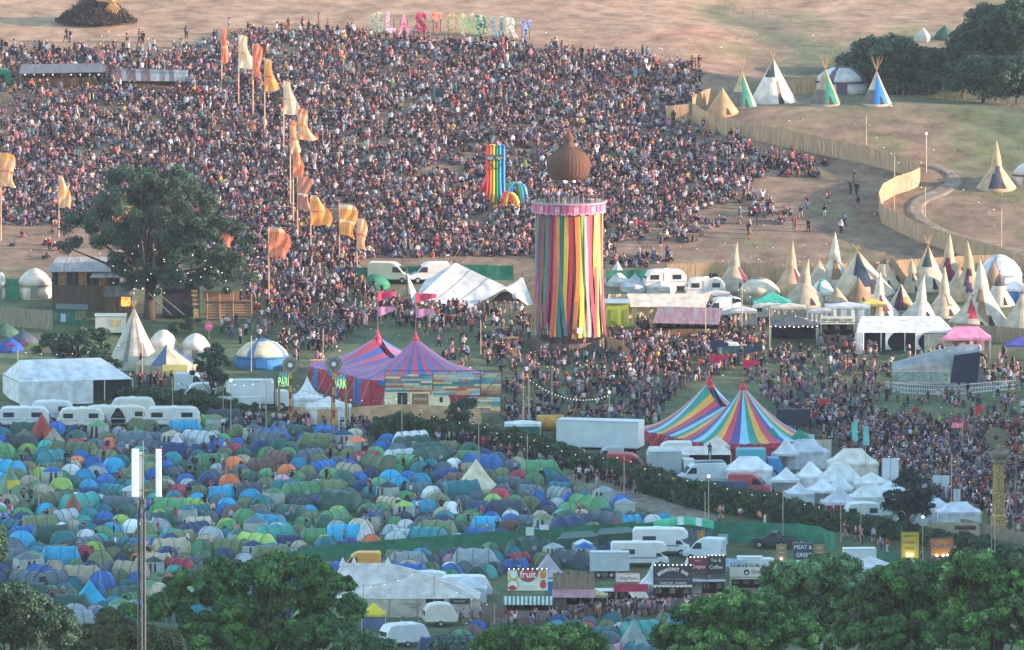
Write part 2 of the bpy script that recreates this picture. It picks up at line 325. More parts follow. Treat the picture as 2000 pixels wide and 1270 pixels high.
def person_mats(m):
    for x in (mat('cotton_top', None, .9, .1, 6), BOTM[nr.randint(len(BOTM))], mat('skin', SKINS[nr.randint(4)], .6, .05), mat('hair', HAIRS[nr.randint(6)], .8, .2, 12), mat('shoes', '#3a3634', .7)): m.materials.append(x)
BOTM = [mat('trousers', c, .9, .1, 6) for c, _ in BOTS]
PVAR = {}
def person(loc, rz, pose, topc, label, group, style=None, scale=1.0, top='cotton_top'):
    style = STYLES[nr.randint(6)] if style is None else style; var = nr.randint(5); k = (pose, style, var)
    if k not in PVAR: PVAR[k] = pmesh(pose, style, 1).copy(); PVAR[k].name = 'person'; person_mats(PVAR[k]); PVAR[k].polygons.foreach_set('use_smooth', [True]*len(PVAR[k].polygons))
    o = bpy.data.objects.new('person', PVAR[k]); COL.objects.link(o); o.location = loc; o.rotation_euler = (0, 0, rz); o.scale = (scale,)*3; o.color = lin(topc)+(1,)
    return tag(o, label, 'person', group)
def crowd_mesh(name, items, label):
    """items: list of (x,y,z,rz,scale,pose,style); one mesh, cloth and skin colours per face"""
    vs = []; qs = []; ts = []; cq = []; ct = []; off = 0
    tc = [lin(c) for _, c, _ in TOPS]; tw = [x for *_, x in TOPS]; bc = [lin(c) for c, _ in BOTS]; bw = [x for _, x in BOTS]
    tpl = {}
    for (x, y, z, rz, sc, pose, style) in items:
        k = (pose, style)
        if k not in tpl:
            m = pmesh(pose, style, 0); co = np.empty(len(m.vertices)*3); m.vertices.foreach_get('co', co); co = co.reshape(-1, 3)
            q4 = [(list(p.vertices), p.material_index) for p in m.polygons if len(p.vertices) == 4]; q3 = [(list(p.vertices), p.material_index) for p in m.polygons if len(p.vertices) == 3]
            tpl[k] = (co, np.array([a for a, _ in q4]), np.array([b for _, b in q4]), np.array([a for a, _ in q3]).reshape(-1, 3), np.array([b for _, b in q3], int))
        co, q, qm, t, tm = tpl[k]; c, s = cos(rz), sin(rz)
        p = np.empty_like(co); w_ = sc*(1.0+.12*nr.rand()); p[:, 0] = (co[:, 0]*c-co[:, 1]*s)*w_+x; p[:, 1] = (co[:, 0]*s+co[:, 1]*c)*w_+y; p[:, 2] = co[:, 2]*sc+z
        pal = np.array([wch(tc, tw), wch(bc, bw), tuple(x*.62 for x in lin(SKINS[wch(range(6), [5, 4, 5, 3, 1, 1])])), lin(HAIRS[nr.randint(7)]), (.03, .03, .03)])
        pal[0] *= .28+.62*nr.rand(); vs.append(p); qs.append(q+off); ts.append(t+off); cq.append(pal[qm]); ct.append(pal[tm] if len(tm) else np.zeros((0, 3))); off += len(co)
    V = np.concatenate(vs); Q = np.concatenate(qs); Tt = np.concatenate(ts); C = np.concatenate(cq+ct)
    me = bpy.data.meshes.new(name); me.vertices.add(len(V)); me.vertices.foreach_set('co', V.ravel()); nl = Q.size+Tt.size; me.loops.add(nl)
    me.loops.foreach_set('vertex_index', np.concatenate([Q.ravel(), Tt.ravel()]).astype(np.int32)); me.polygons.add(len(Q)+len(Tt))
    me.polygons.foreach_set('loop_start', np.concatenate([np.arange(len(Q))*4, Q.size+np.arange(len(Tt))*3]).astype(np.int32))
    me.polygons.foreach_set('loop_total', np.concatenate([np.full(len(Q), 4), np.full(len(Tt), 3)]).astype(np.int32)); me.update(calc_edges=True)
    at = me.attributes.new('cloth', 'FLOAT_COLOR', 'FACE'); at.data.foreach_set('color', np.concatenate([C, np.ones((len(C), 1))], 1).ravel())
    me.materials.append(mat('crowd_clothes', 'x', .9, .05, 5, attr='cloth')); o = bpy.data.objects.new(name, me); COL.objects.link(o)
    return tag(o, label, 'crowd', None, 'stuff')
STYLES = (0, 1, 2, 3, 5, 6)
for _p in STAND+SIT:
    for _s in STYLES: pmesh(_p, _s, 0); pmesh(_p, _s, 1)
# ---------------------------------------------------------------- foliage
def leaf_mesh(name, centres, radii, per, size, cols, flat=.75, seedv=1, up=.25, droop=0.):
    r = np.random.RandomState(seedv); N = int(len(centres)*per); ci = np.repeat(np.arange(len(centres)), per)
    d = r.normal(size=(N, 3)); d /= np.linalg.norm(d, axis=1)[:, None]; d[:, 2] = np.abs(d[:, 2])*(np.where(r.rand(N) < .72, 1, -1))
    rad = np.asarray(radii)[ci]*(r.rand(N)**.35); c = np.asarray(centres)[ci]+d*rad[:, None]*np.array([1, 1, flat])
    nn = d*1.0+r.normal(size=(N, 3))*.65+np.array([0, 0, up]); nn /= np.linalg.norm(nn, axis=1)[:, None]
    a = np.cross(nn, r.normal(size=(N, 3))); a /= np.linalg.norm(a, axis=1)[:, None]; b = np.cross(nn, a); s = size*(.55+.9*r.rand(N))[:, None]
    q = np.stack([c-a*s*.75, c-b*s*.42+nn*s*.12, c+a*s*.75, c+b*s*.42+nn*s*.12], 1); V = q.reshape(-1, 3)
    me = bpy.data.meshes.new(name); me.vertices.add(N*4); me.vertices.foreach_set('co', V.ravel()); me.loops.add(N*4); me.loops.foreach_set('vertex_index', np.arange(N*4, dtype=np.int32))
    me.polygons.add(N); me.polygons.foreach_set('loop_start', np.arange(0, N*4, 4, dtype=np.int32)); me.polygons.foreach_set('loop_total', np.full(N, 4, np.int32)); me.update(calc_edges=True)
    cl = np.array([lin(x) for x in cols]); k = r.randint(len(cl), size=len(centres)); cc = cl[k][ci]*(.5+.75*r.rand(N))[:, None]*(.7+.45*r.rand(len(centres)))[ci][:, None]
    at = me.attributes.new('leaf', 'FLOAT_COLOR', 'FACE'); at.data.foreach_set('color', np.concatenate([cc, np.ones((N, 1))], 1).ravel())
    me.materials.append(mat('leaves', 'x', .65, .08, 3, attr='leaf', trans=.14)); return me
GREEN = ['#3f6238', '#4a6e3e', '#345634', '#557a48', '#2e4c30']
DARKG = ['#345240', '#3c5c46', '#2e4a3a', '#46664c']
def crown(shape, n, rc, seedv):
    """clump centres over a set of big lobes: shape = [(x,y,z,rx,ry,rz)]"""
    r = np.random.RandomState(seedv); w_ = np.array([s[3]*s[4]+s[3]*s[5] for s in shape]); w_ /= w_.sum(); out = []
    for k in r.choice(len(shape), n, p=w_):
        x, y, z, a, b, c = shape[k]; d = r.normal(size=3); d /= np.linalg.norm(d); d[2] = d[2] if d[2] > -.45 else -d[2]; q = (.62+.4*r.rand())
        out.append((x+d[0]*a*q, y+d[1]*b*q, z+d[2]*c*q))
    return np.array(out), rc*(.55+.8*r.rand(n))
def tree(loc, shape, label, n=60, rc=.9, per=220, leaf=.2, cols=GREEN, trunk=(.3, 3.), cat='tree', name='tree', seedv=1, group=None, base=0., limbs=7, fork=.3):
    root = T(name, label, cat, loc=loc, group=group); cs, rs = crown(shape, n, rc, seedv)
    o = bpy.data.objects.new('crown', leaf_mesh('crown', cs, rs, per, leaf, cols, seedv=seedv)); COL.objects.link(o); o.parent = root
    r0, h = trunk; b = MB(mat('bark', '#4b4036', .95, .4, 3, stretch=(4, 4, .7), bump=.5)); b.tube((0, 0, -.4), (0, 0, h*fork), r0*1.25, r0*.85, 9); b.tube((0, 0, h*fork), (0.1*h*.3, 0, h), r0*.85, r0*.45, 8)
    r = random.Random(seedv); hi = sorted(range(len(cs)), key=lambda i: r.random())[:limbs*3]
    for i in hi:
        c = Vector(cs[i]); s = Vector((0, 0, h*(fork+.6*r.random()*(1-fork)))); m1 = s.lerp(c, .5)+Vector((r.uniform(-.3, .3), r.uniform(-.3, .3), .25)); b.tube(s, m1, r0*.38, r0*.22, 6); b.tube(m1, c, r0*.22, r0*.06, 5)
    b.make('trunk', root, smooth=True); return root
# ---------------------------------------------------------------- small tents
TENTC = [('royal blue', '#2363a8', 10), ('navy', '#23406a', 10), ('cyan', '#1f93b8', 8), ('teal', '#22757c', 9), ('leaf green', '#4f8a5a', 12), ('olive', '#64734e', 11), ('lime', '#93b455', 4), ('dark green', '#2c574a', 13), ('slate grey', '#52646c', 11),
         ('pale grey', '#9dabac', 7), ('charcoal', '#344248', 7), ('beige', '#aca287', 5), ('orange', '#e07a45', 1.3), ('red', '#a83a44', 3), ('purple', '#3f4486', 1.5), ('white', '#cfd6d4', 4), ('pink', '#c58fa0', .6), ('brown', '#6a5048', 1.5), ('turquoise', '#3aa79a', 3)]
def darken(m):
    for x in m.node_tree.nodes:
        if x.type == 'MAP_RANGE': x.inputs[3].default_value = .38; x.inputs[4].default_value = .6
def tent_dome(variant):
    L, W, H = [(2.3, 2.1, 1.2), (2.7, 2.4, 1.4), (3.1, 2.9, 1.65)][variant % 3]; root = T('dome_tent', None, None, loc=(0, 0, 0))
    f = mat('flysheet', None, .5, .2, 1.3, bump=.4, trans=.15); dk = mat('tent_trim', '#2f3842', .7)
    def h(a, r): return (max(0, 1-r**2.3))**.62*(1-.07*math.cos(4*a)*0)
    n = 20
    def fn(x, y):
        a = 2*PI*x+PI/4; r = 1-y; e = 1-.09*abs(sin(2*(a-PI/4)))*r; return Vector((L/2*cos(a)*r*e*1.08, W/2*sin(a)*r*e*1.08, H*h(a, r)*(1-.05*abs(sin(2*(a-PI/4)))*r)))
    fp = mat('flysheet_panel', None, .5, .2, 1.3, bump=.4); darken(fp); MB(f, fp).grid(fn, 16, 6, (lambda i, j: 1 if (i % 8) > 3 and j < 5 else 0) if variant == 1 else 0).make('flysheet', root, smooth=True)
    b = MB(dk)
    for s in (1, -1):
        pts = [Vector((L/2*1.09*t*.72, s*W/2*1.09*t*.72, H*h(0, abs(t))*1.0+.015)) for t in [-1, -.9, -.7, -.45, -.2, 0, .2, .45, .7, .9, 1]]; b.path(pts, .028, 4)
    b.make('pole_sleeves', root)
    # porch and door on the -y side
    p = MB(mat('tent_inner', '#1f262c', .9) if variant % 2 else f).grid(lambda x, y: Vector(((x-.5)*W*.62*(1-y*.35), -W/2*1.0-.32*(1-y)**.8*1.2+.15*y, H*.74*math.sin(PI*x)**.6*1.0*(1-(1-y)*.0)*y+0.02)), 8, 4)
    p.make('porch', root, smooth=True); return root
def tent_tunnel(variant):
    L, W, H = [(3.7, 2.2, 1.4), (4.4, 2.6, 1.75), (5.2, 2.8, 1.9), (3.1, 1.9, 1.2)][variant % 4]; root = T('tunnel_tent', None, None, loc=(0, 0, 0))
    f = mat('flysheet', None, .5, .2, 1.3, bump=.4, trans=.15); dk = mat('tent_trim', '#2f3842', .7)
    hoops = [-.36, -.05, .26] if variant % 2 == 0 else [-.38, -.14, .12, .36]
    def prof(s):                                       # height factor along the length, dipping between the hoops
        e = min(hoops); g = max(hoops)
        if s < e: return max(0, (s+.5)/(e+.5))**.75
        if s > g: return max(0, (.5-s)/(.5-g))**.75
        k = min(abs(s-q) for q in hoops); return 1-.55*k
    ss = [-.5, -.46, -.42, -.36, -.28, -.2, -.14, -.05, .05, .12, .2, .26, .36, .42, .46, .5]
    def fn(x, y):
        s = ss[min(15, int(round(x*15)))]; a = PI*y; k = prof(s); return Vector((s*L, -cos(a)*W/2*(.72+.28*k), sin(a)**.72*H*k+.02))
    fp = mat('flysheet_panel', None, .5, .2, 1.3, bump=.4); darken(fp); MB(f, fp).grid(fn, 15, 12, (lambda i, j: 1 if (i > 12 or (variant == 3 and 3 < i < 8)) else 0) if variant % 2 else 0).make('flysheet', root, smooth=True)
    for q in hoops: MB(dk).path([Vector((q*L, -cos(PI*t/8)*W/2*1.01, sin(PI*t/8)**.72*H*1.01+.02)) for t in range(9)], .032, 4).make('hoop', root)
    g = max(hoops)
    d = MB(mat('tent_inner', '#272f36', .9)).grid(lambda x, y: Vector(((g+.035+(.5-g)*(1-y**1.3*.88)*.86)*L, (x-.5)*W*.42, y*H*.72+.04)), 3, 3); d.make('doorway', root)
    MB(mat('tent_window', '#8d9a9c', .3)).box((0, -W*.482, H*.42), (L*.12, .05, H*.2)).make('window', root)
    return root
def tent_cabin(variant):
    L, W, H = [(3.0, 2.8, 1.95), (2.6, 2.5, 1.85)][variant % 2]; root = T('cabin_tent', None, None, loc=(0, 0, 0)); f = mat('flysheet', None, .5, .2, 1.3, bump=.4, trans=.15)
    def fn(x, y): a = 2*PI*x+PI/6; z = y; r = (1.0-.18*y) if y < .7 else (.874*(1-(y-.7)/.3*.97)); return Vector((L/2*cos(a)*r, W/2*sin(a)*r, H*(y/.7*.72 if y < .7 else .72+.28*((y-.7)/.3)**.8)))
    MB(mat('tent_wall', '#9aa39c', .7, .2)).grid(lambda x, y: fn(x, y*.7), 6, 2).make('wall', root); MB(f).grid(lambda x, y: fn(x, .7+y*.3)*1.0+Vector((0, 0, .02)), 6, 3).make('roof', root)
    MB(mat('tent_inner', '#272f36', .9)).slab([(-.45, -W*.47, .05), (.45, -W*.47, .05), (.35, -W*.415, 1.3), (-.35, -W*.415, 1.3)], -.03).make('doorway', root); return root
def bell(loc, R, H, label, col, wall=.5, name='bell_tent', sag=1.25, n=12, group=None, rz=0, col2=None, foot=True, finial=None, cat='tent'):
    root = T(name, label, cat, loc=loc, rz=rz, group=group)
    if foot: FOOT.append((loc[0], loc[1], R))
    pr = [(R, wall), (R*.8, wall+(H-wall)*.2**(sag*.93)), (R*.6, wall+(H-wall)*.4**sag), (R*.4, wall+(H-wall)*.6**sag), (R*.2, wall+(H-wall)*.8**sag), (.04, H)]
    m = [canvas(col), canvas(col2 or col, 'canvas_panel')]
    MB(*m).lathe(pr, n, (lambda k, j: 1 if (col2 and (k % 3 == 2)) else 0)).make('roof', root)
    if wall > .05: MB(canvas(col, 'canvas_wall')).lathe([(R*.985, -.5), (R, wall-.012)], n).make('wall', root)
    MB(mat('tent_inner', '#2a2c2e', .9)).slab([(-.1*R, -R*.99, .02), (.16*R, -R*.98, .02), (.02*R, -R*.58, wall+(H-wall)*.38)], -.04).make('doorway', root)
    MB(wood('#8f7a5c', 'tent_pole')).tube((0, 0, H-.3), (0, 0, H+.22), .04).make('pole', root); return root
# ---------------------------------------------------------------- tipis
GT = 'tipis of the lower tipi village'
def tipi(u, vb, wpx, hpx, label, flap=0, flapdir=1, poles=0, panels=(), body='#bdae94', group=None, rz=0, n=28, flapcol=None, lean=0, name='tipi', door=-70):
    """panels: (angle0, angle1, t0, t1, colour, skew) in degrees (-90 faces the camera) and height fractions"""
    if body == '#bdae94': body = ['#bdae94', '#b09f86', '#c6bba8', '#a3917a', '#b59b7c', '#cbbfae'][int(u*7+vb) % 6]
    k = mp(u, vb); Rr = wpx*k/2*(1.26 if group == GT else 1); vc = vb-Rr*3.4; H = (vc-vb+hpx)*k; loc = P(u, vc); root = T(name, label, 'tipi', loc=loc, group=group, rz=rz, foot=Rr)
    ln = lean*k; cm = canvas(body)
    def pt(a, t, o=0.): r = Rr*(1-t)**1.06+.02+o; a = R_(a); return Vector((cos(a)*r+ln*t, sin(a)*r*.95, H*t))
    nz = 12; used = {}
    body_mb = MB(cm); pm = {}
    for j in range(nz):
        for i in range(n):
            a0 = -180+360*i/n; a1 = a0+360/n; t0 = j/nz; t1 = (j+1)/nz; tc = (t0+t1)/2; ac = (a0+a1)/2; b = body_mb
            for q, (p0, p1, s0, s1, c, sk) in enumerate(panels):
                if p0+sk*tc <= ac <= p1+sk*tc and s0 <= tc <= s1: b = pm.setdefault(q, MB(canvas(c, 'dyed_canvas')))
            b.add([pt(a0, t0), pt(a1, t0), pt(a1, t1), pt(a0, t1)], [(0, 1, 2, 3)])
    body_mb.lathe([(Rr*1.0, -.7), (Rr+.02, .0)], n, ph=PI, sy=.95)
    body_mb.make('cover', root, smooth=True)
    for q, b in pm.items(): b.make('coloured_panel', root, smooth=True)
    # door opening and seam pins
    MB(mat('tent_inner', '#3a332c', .9)).slab([pt(door-7, 0, .02), pt(door+9, 0, .02), pt(door+4, .24, .02), pt(door-2, .24, .02)], -.03).make('doorway', root)
    if flap:
        fh = flap*k; s = flapdir; fc = canvas(flapcol or body, 'smoke_flap'); top = Vector((ln+s*fh*.28, 0, H+fh)); r0 = max(.55, Rr*.27)
        def ff(x, t): a_ = -PI*1.15+PI*1.3*x; rr = r0*(1-t)**.75*(1-.35*t)*(1+.25*sin(PI*t))+.01; return Vector((ln*.75+s*fh*.28*t*t+cos(a_)*rr, sin(a_)*rr*.8, H*.72+(H*.28+fh)*t))
        MB(fc).grid(ff, 8, 9).make('smoke_flap', root, smooth=True)
    if poles:
        ph = poles*k; pw = wood('#a58663', 'tipi_pole')
        for q in range(5 if ph < 2.2 else 3):
            a = 2*PI*q/5+.4; d = Vector((cos(a)*Rr*.99, sin(a)*Rr*.9, 0)); ap = Vector((ln, 0, H)); e = (ap-d).normalized(); MB(pw).tube(ap-e*.3*H*(1 if q else 3), ap+e*ph*1.05, .05, .03).make('pole', root)
    return root
# ---------------------------------------------------------------- gazebos, marquees, fences, poles
def gazebo(u, v, W, Dp, label, col='#d9dcdd', rz=0, eave=2.1, H=3.2, walls=None, wallc=None, sag=1.35, name='gazebo', cat='gazebo', group=None, legs=True, dz=0, ridge=0.0, frontcol=None):
    root = T(name, label, cat, u, v, rz, group, dz=dz, foot=max(W, Dp)*.55); m = canvas(col)
    def fn(x, y):
        t = y; s = x*4; k = int(min(3, s)); q = s-k; cs = [(-1, -1), (1, -1), (1, 1), (-1, 1), (-1, -1)]
        ex = cs[k][0]*(1-q)+cs[k+1][0]*q; ey = cs[k][1]*(1-q)+cs[k+1][1]*q; r = 1-t
        return Vector((W/2*(ex*r+ridge*max(-1, min(1, ex))*t), Dp/2*ey*r, eave+(H-eave)*t**sag-.12*math.sin(PI*q)*(1-t)*0))
    MB(m).grid(fn, 16, 8).make('roof', root)
    b = MB(canvas(frontcol or col, 'valance'))
    for (x0, y0, x1, y1) in ((-1, -1, 1, -1), (1, -1, 1, 1), (1, 1, -1, 1), (-1, 1, -1, -1)):
        b.add([(x0*W/2*1.005, y0*Dp/2*1.005, eave-.28), (x1*W/2*1.005, y1*Dp/2*1.005, eave-.28), (x1*W/2*1.005, y1*Dp/2*1.005, eave+.01), (x0*W/2*1.005, y0*Dp/2*1.005, eave+.01)], [(0, 1, 2, 3)])
    b.make('valance', root)
    if legs:
        for x in (-1, 1):
            for y in (-1, 1): MB(metal('#b9bcbc', 'frame_metal')).box((x*W*.485, y*Dp*.485, eave/2-.15), (.07, .07, eave+.2)).make('leg', root)
    if walls:
        wm = canvas(wallc or col, 'side_wall'); z = (eave-.27)
        for s in walls:
            if s == 'f': q = ((-W*.47, -Dp*.475), (W*.47, -Dp*.475))
            if s == 'b': q = ((-W*.47, Dp*.475), (W*.47, Dp*.475))
            if s == 'l': q = ((-W*.475, Dp*.47), (-W*.475, -Dp*.47))
            if s == 'r': q = ((W*.475, -Dp*.47), (W*.475, Dp*.47))
            n = 12; MB(wm).grid(lambda x, y, q=q: Vector((q[0][0]*(1-x)+q[1][0]*x, q[0][1]*(1-x)+q[1][1]*x+.05*sin(x*30), z*y-.1*(1-y))), n, 1).make('side_wall', root)
    return root
def fence(pts, h, label, col, name='fence', cat='fence', board=.16, group=None, top=.05, kind='wood', post=3.0, v2=None, gaps=True, postc=None, thick=.03):
    """pts: photo pixels of the foot of the fence"""
    W_ = [P(*p) for p in pts]; root = T(name, label, cat, loc=W_[0], group=group); o0 = W_[0]; line = []
    for a, b in zip(W_[:-1], W_[1:]):
        L = (b-a).length; n = max(1, int(L/post)); line += [a.lerp(b, i/n) for i in range(n)]
    line.append(W_[-1]); line = [Vector((p.x, p.y, G(p.x, p.y))) for p in line]; mm = wood(col, 'fence_boards') if kind == 'wood' else canvas(col, 'scrim_netting'); b = MB(mm); pb = MB(wood(postc or '#6f5a45', 'fence_post'))
    for a, c in zip(line[:-1], line[1:]):
        d = c-a; L = math.hypot(d.x, d.y); ang = math.atan2(d.y, d.x)
        if kind == 'wood':
            k = max(1, int(L/board))
            for i in range(k):
                q = a.lerp(c, (i+.5)/k)-o0; hh = h+rnd.uniform(-top, top); b.box((q.x, q.y+rnd.uniform(-.01, .01), q.z+hh/2-.1), (L/k*(.93 if gaps else 1.0), thick, hh+.2), ang)
        else:
            A = a-o0; C = c-o0; b.grid(lambda x, y: Vector((A.x+(C.x-A.x)*x, A.y+(C.y-A.y)*x+.10*sin(x*PI)*sin(y*3), A.z*(1-x)+C.z*x-.05+(h-.07*sin(PI*x)*y)*y)), 4, 3)
    b.make('boards' if kind == 'wood' else 'netting', root)
    posts = line if len(line) <= 95 else line[::2]
    for p in posts: MB(wood(postc or '#6f5a45', 'fence_post')).box((0, .07, h/2), (.10, .10, h+.15)).make('post', root, loc=p-o0)
    return root
def bulbmat(): return mat('lit_bulb', '#fff2dc', .4, 0, emit=1.5)
BULB = None
def bulb(parent, loc, r=.085):
    global BULB
    if BULB is None: o = MB(bulbmat()).ball((0, 0, 0), 1, 6).make('bulb'); BULB = o.data; bpy.data.objects.remove(o)
    o = bpy.data.objects.new('bulb', BULB); COL.objects.link(o); o.parent = parent; o.location = loc; o.scale = (r,)*3; return o
def lamp_pole(u, vt, vb, label, lamp=True, r=.07, col='#b9a98c', name='light_pole', group='bulb-strung poles over the site', dz=0):
    k = mp(u, vb); H = (vb-vt)*k; root = T(name, label, 'pole', u, vb, group=group); MB(wood(col, 'timber_pole')).tube((0, 0, -.3), (0, 0, H), r, r*.75, 7).make('shaft', root)
    MB(metal('#55585a', 'pole_cap')).tube((0, 0, H), (0, 0, H+.08), r*1.1).make('cap', root)
    if lamp: bulb(root, (0, -.05, H+.17), .14)
    return root
def festoon(a, b, n, label, sag=.9, r=.085, group='strings of festoon bulbs'):
    """a, b = (u, v of the foot, height in m)"""
    A = P(a[0], a[1], a[2]); B = P(b[0], b[1], b[2]); root = T('festoon_lights', label, 'string lights', loc=A, group=group); d = B-A
    f = lambda t: Vector((d.x*t, d.y*t, d.z*t-sag*4*t*(1-t))); MB(mat('cable', '#2a2c30', .6)).path([f(i/10) for i in range(11)], .018, 3).make('cable', root)
    for i in range(n): bulb(root, f((i+.5)/n)-Vector((0, 0, .12)), r)
    return root
def panel_sign(u, v, W, H, z, label, back, lines, mt_text, rz=0, posts=True, name='sign_board', border=None, group=None, cat='sign', dzf=0):
    root = T(name, label, cat, u, v, rz, group); MB(metal(back, 'sign_face')).box((0, 0, z+H/2), (W, .08, H)).make('board', root)
    if border: 
        for q in ((0, z+.02, W+.06, .08), (0, z+H-.02, W+.06, .08)): MB(metal(border, 'sign_frame')).box((q[0], -.02, q[1]), (q[2], .13, q[3])).make('frame', root)
        for x in (-W/2, W/2): MB(metal(border, 'sign_frame')).box((x, -.02, z+H/2), (.08, .128, H-.12)).make('frame', root)
    if posts:
        for x in (-W*.45, W*.45): MB(wood('#6b5c4a', 'timber')).box((x, .1, (z+H)/2), (.1, .1, z+H)).make('post', root)
    for (s, size, x, zz, c, *r) in lines: scrawl(root, len(s), size, x, -.06, z+zz, mat('sign_paint', c, .6, .05), (r[0] if r else 1)) if s[0] == '~' else text(s, size, mat('sign_paint', c, .6, .05), root, (x, -.06, z+zz), sx=(r[0] if r else 1))
    return root
def banner(u, vb, wt, vtop, vbot, label, cols, wb=None, sk=0, lean=.0, poleb=None):
    """pennant banner on a tall pole: pole foot at (u,vb), cloth from vtop to vbot"""
    k = mp(u, vb); root = T('banner_flag', label, 'flag', u, vb, group='tall silk banners over the hillside crowd'); H = (vb-vtop)*k; ch = (vbot-vtop)*k; w0 = wt*k; w1 = (wb or wt)*k; s = sk*k
    MB(wood('#c9a58a', 'banner_pole')).tube((0, 0, -.3), (0, 0, H+.1), .085, .05, 7).make('pole', root); ph = u*.37
    def fn(x, y, o=0.):
        w_ = w0+(w1-w0)*y**1.1; bl = 1+.22*sin(y*5.5+ph)*x; return Vector((x*w_*bl+.03, (.34*sin(x*9+y*3+ph)*x+.14*sin(y*8+x*7+ph))*(.35+y), H-y*ch-s*x*y+.22*sin(x*5+ph)*x*y-.25*x*x*(1-y)))
    ms = [mat('banner_silk', c, .6, .22, .8, stretch=(4, 4, .6), trans=.5, col2=c2) for c, c2 in cols]; cuts = [0, .12, .5, .58, 1.0] if len(cols) > 2 else [0, .14, 1, 1, 1]
    def mi(i, j): y = (j+.5)/14; return 0 if y < cuts[1] else (1 if y < cuts[2] or y > cuts[3] else 2) % len(ms)
    MB(*ms).grid(fn, 8, 14, mi).make('cloth', root, smooth=True)
    MB(wood('#c9a58a', 'banner_pole')).tube((0, -.02, H-.02), (w0, -.02, H-.02), .035).make('crossbar', root); return root
def pennant(u, v, H, W, h, label, col, parent_loc=None, drop=0., two=None, base=0., loc=None, name='pennant_flag'):
    root = T(name, label, 'flag', u, v) if loc is None else T(name, label, 'flag', loc=loc); MB(wood('#8d8478', 'flag_pole')).tube((0, 0, base-.1), (0, 0, H), .04, .03, 5).make('pole', root)
    def fl(z0, w_, hh, c):
        MB(mat('flag_cloth', c, .7, .15, 2, trans=.25)).grid(lambda x, y: Vector((x*w_+.03, .12*sin(x*8+z0), z0-(y*hh*(1-x*.62))-drop*x-.05*sin(x*6))), 8, 3).make('cloth', root, smooth=True)
    fl(H, W, h, col)
    if two: fl(H-h*1.55, W*.9, h, two)
    return root
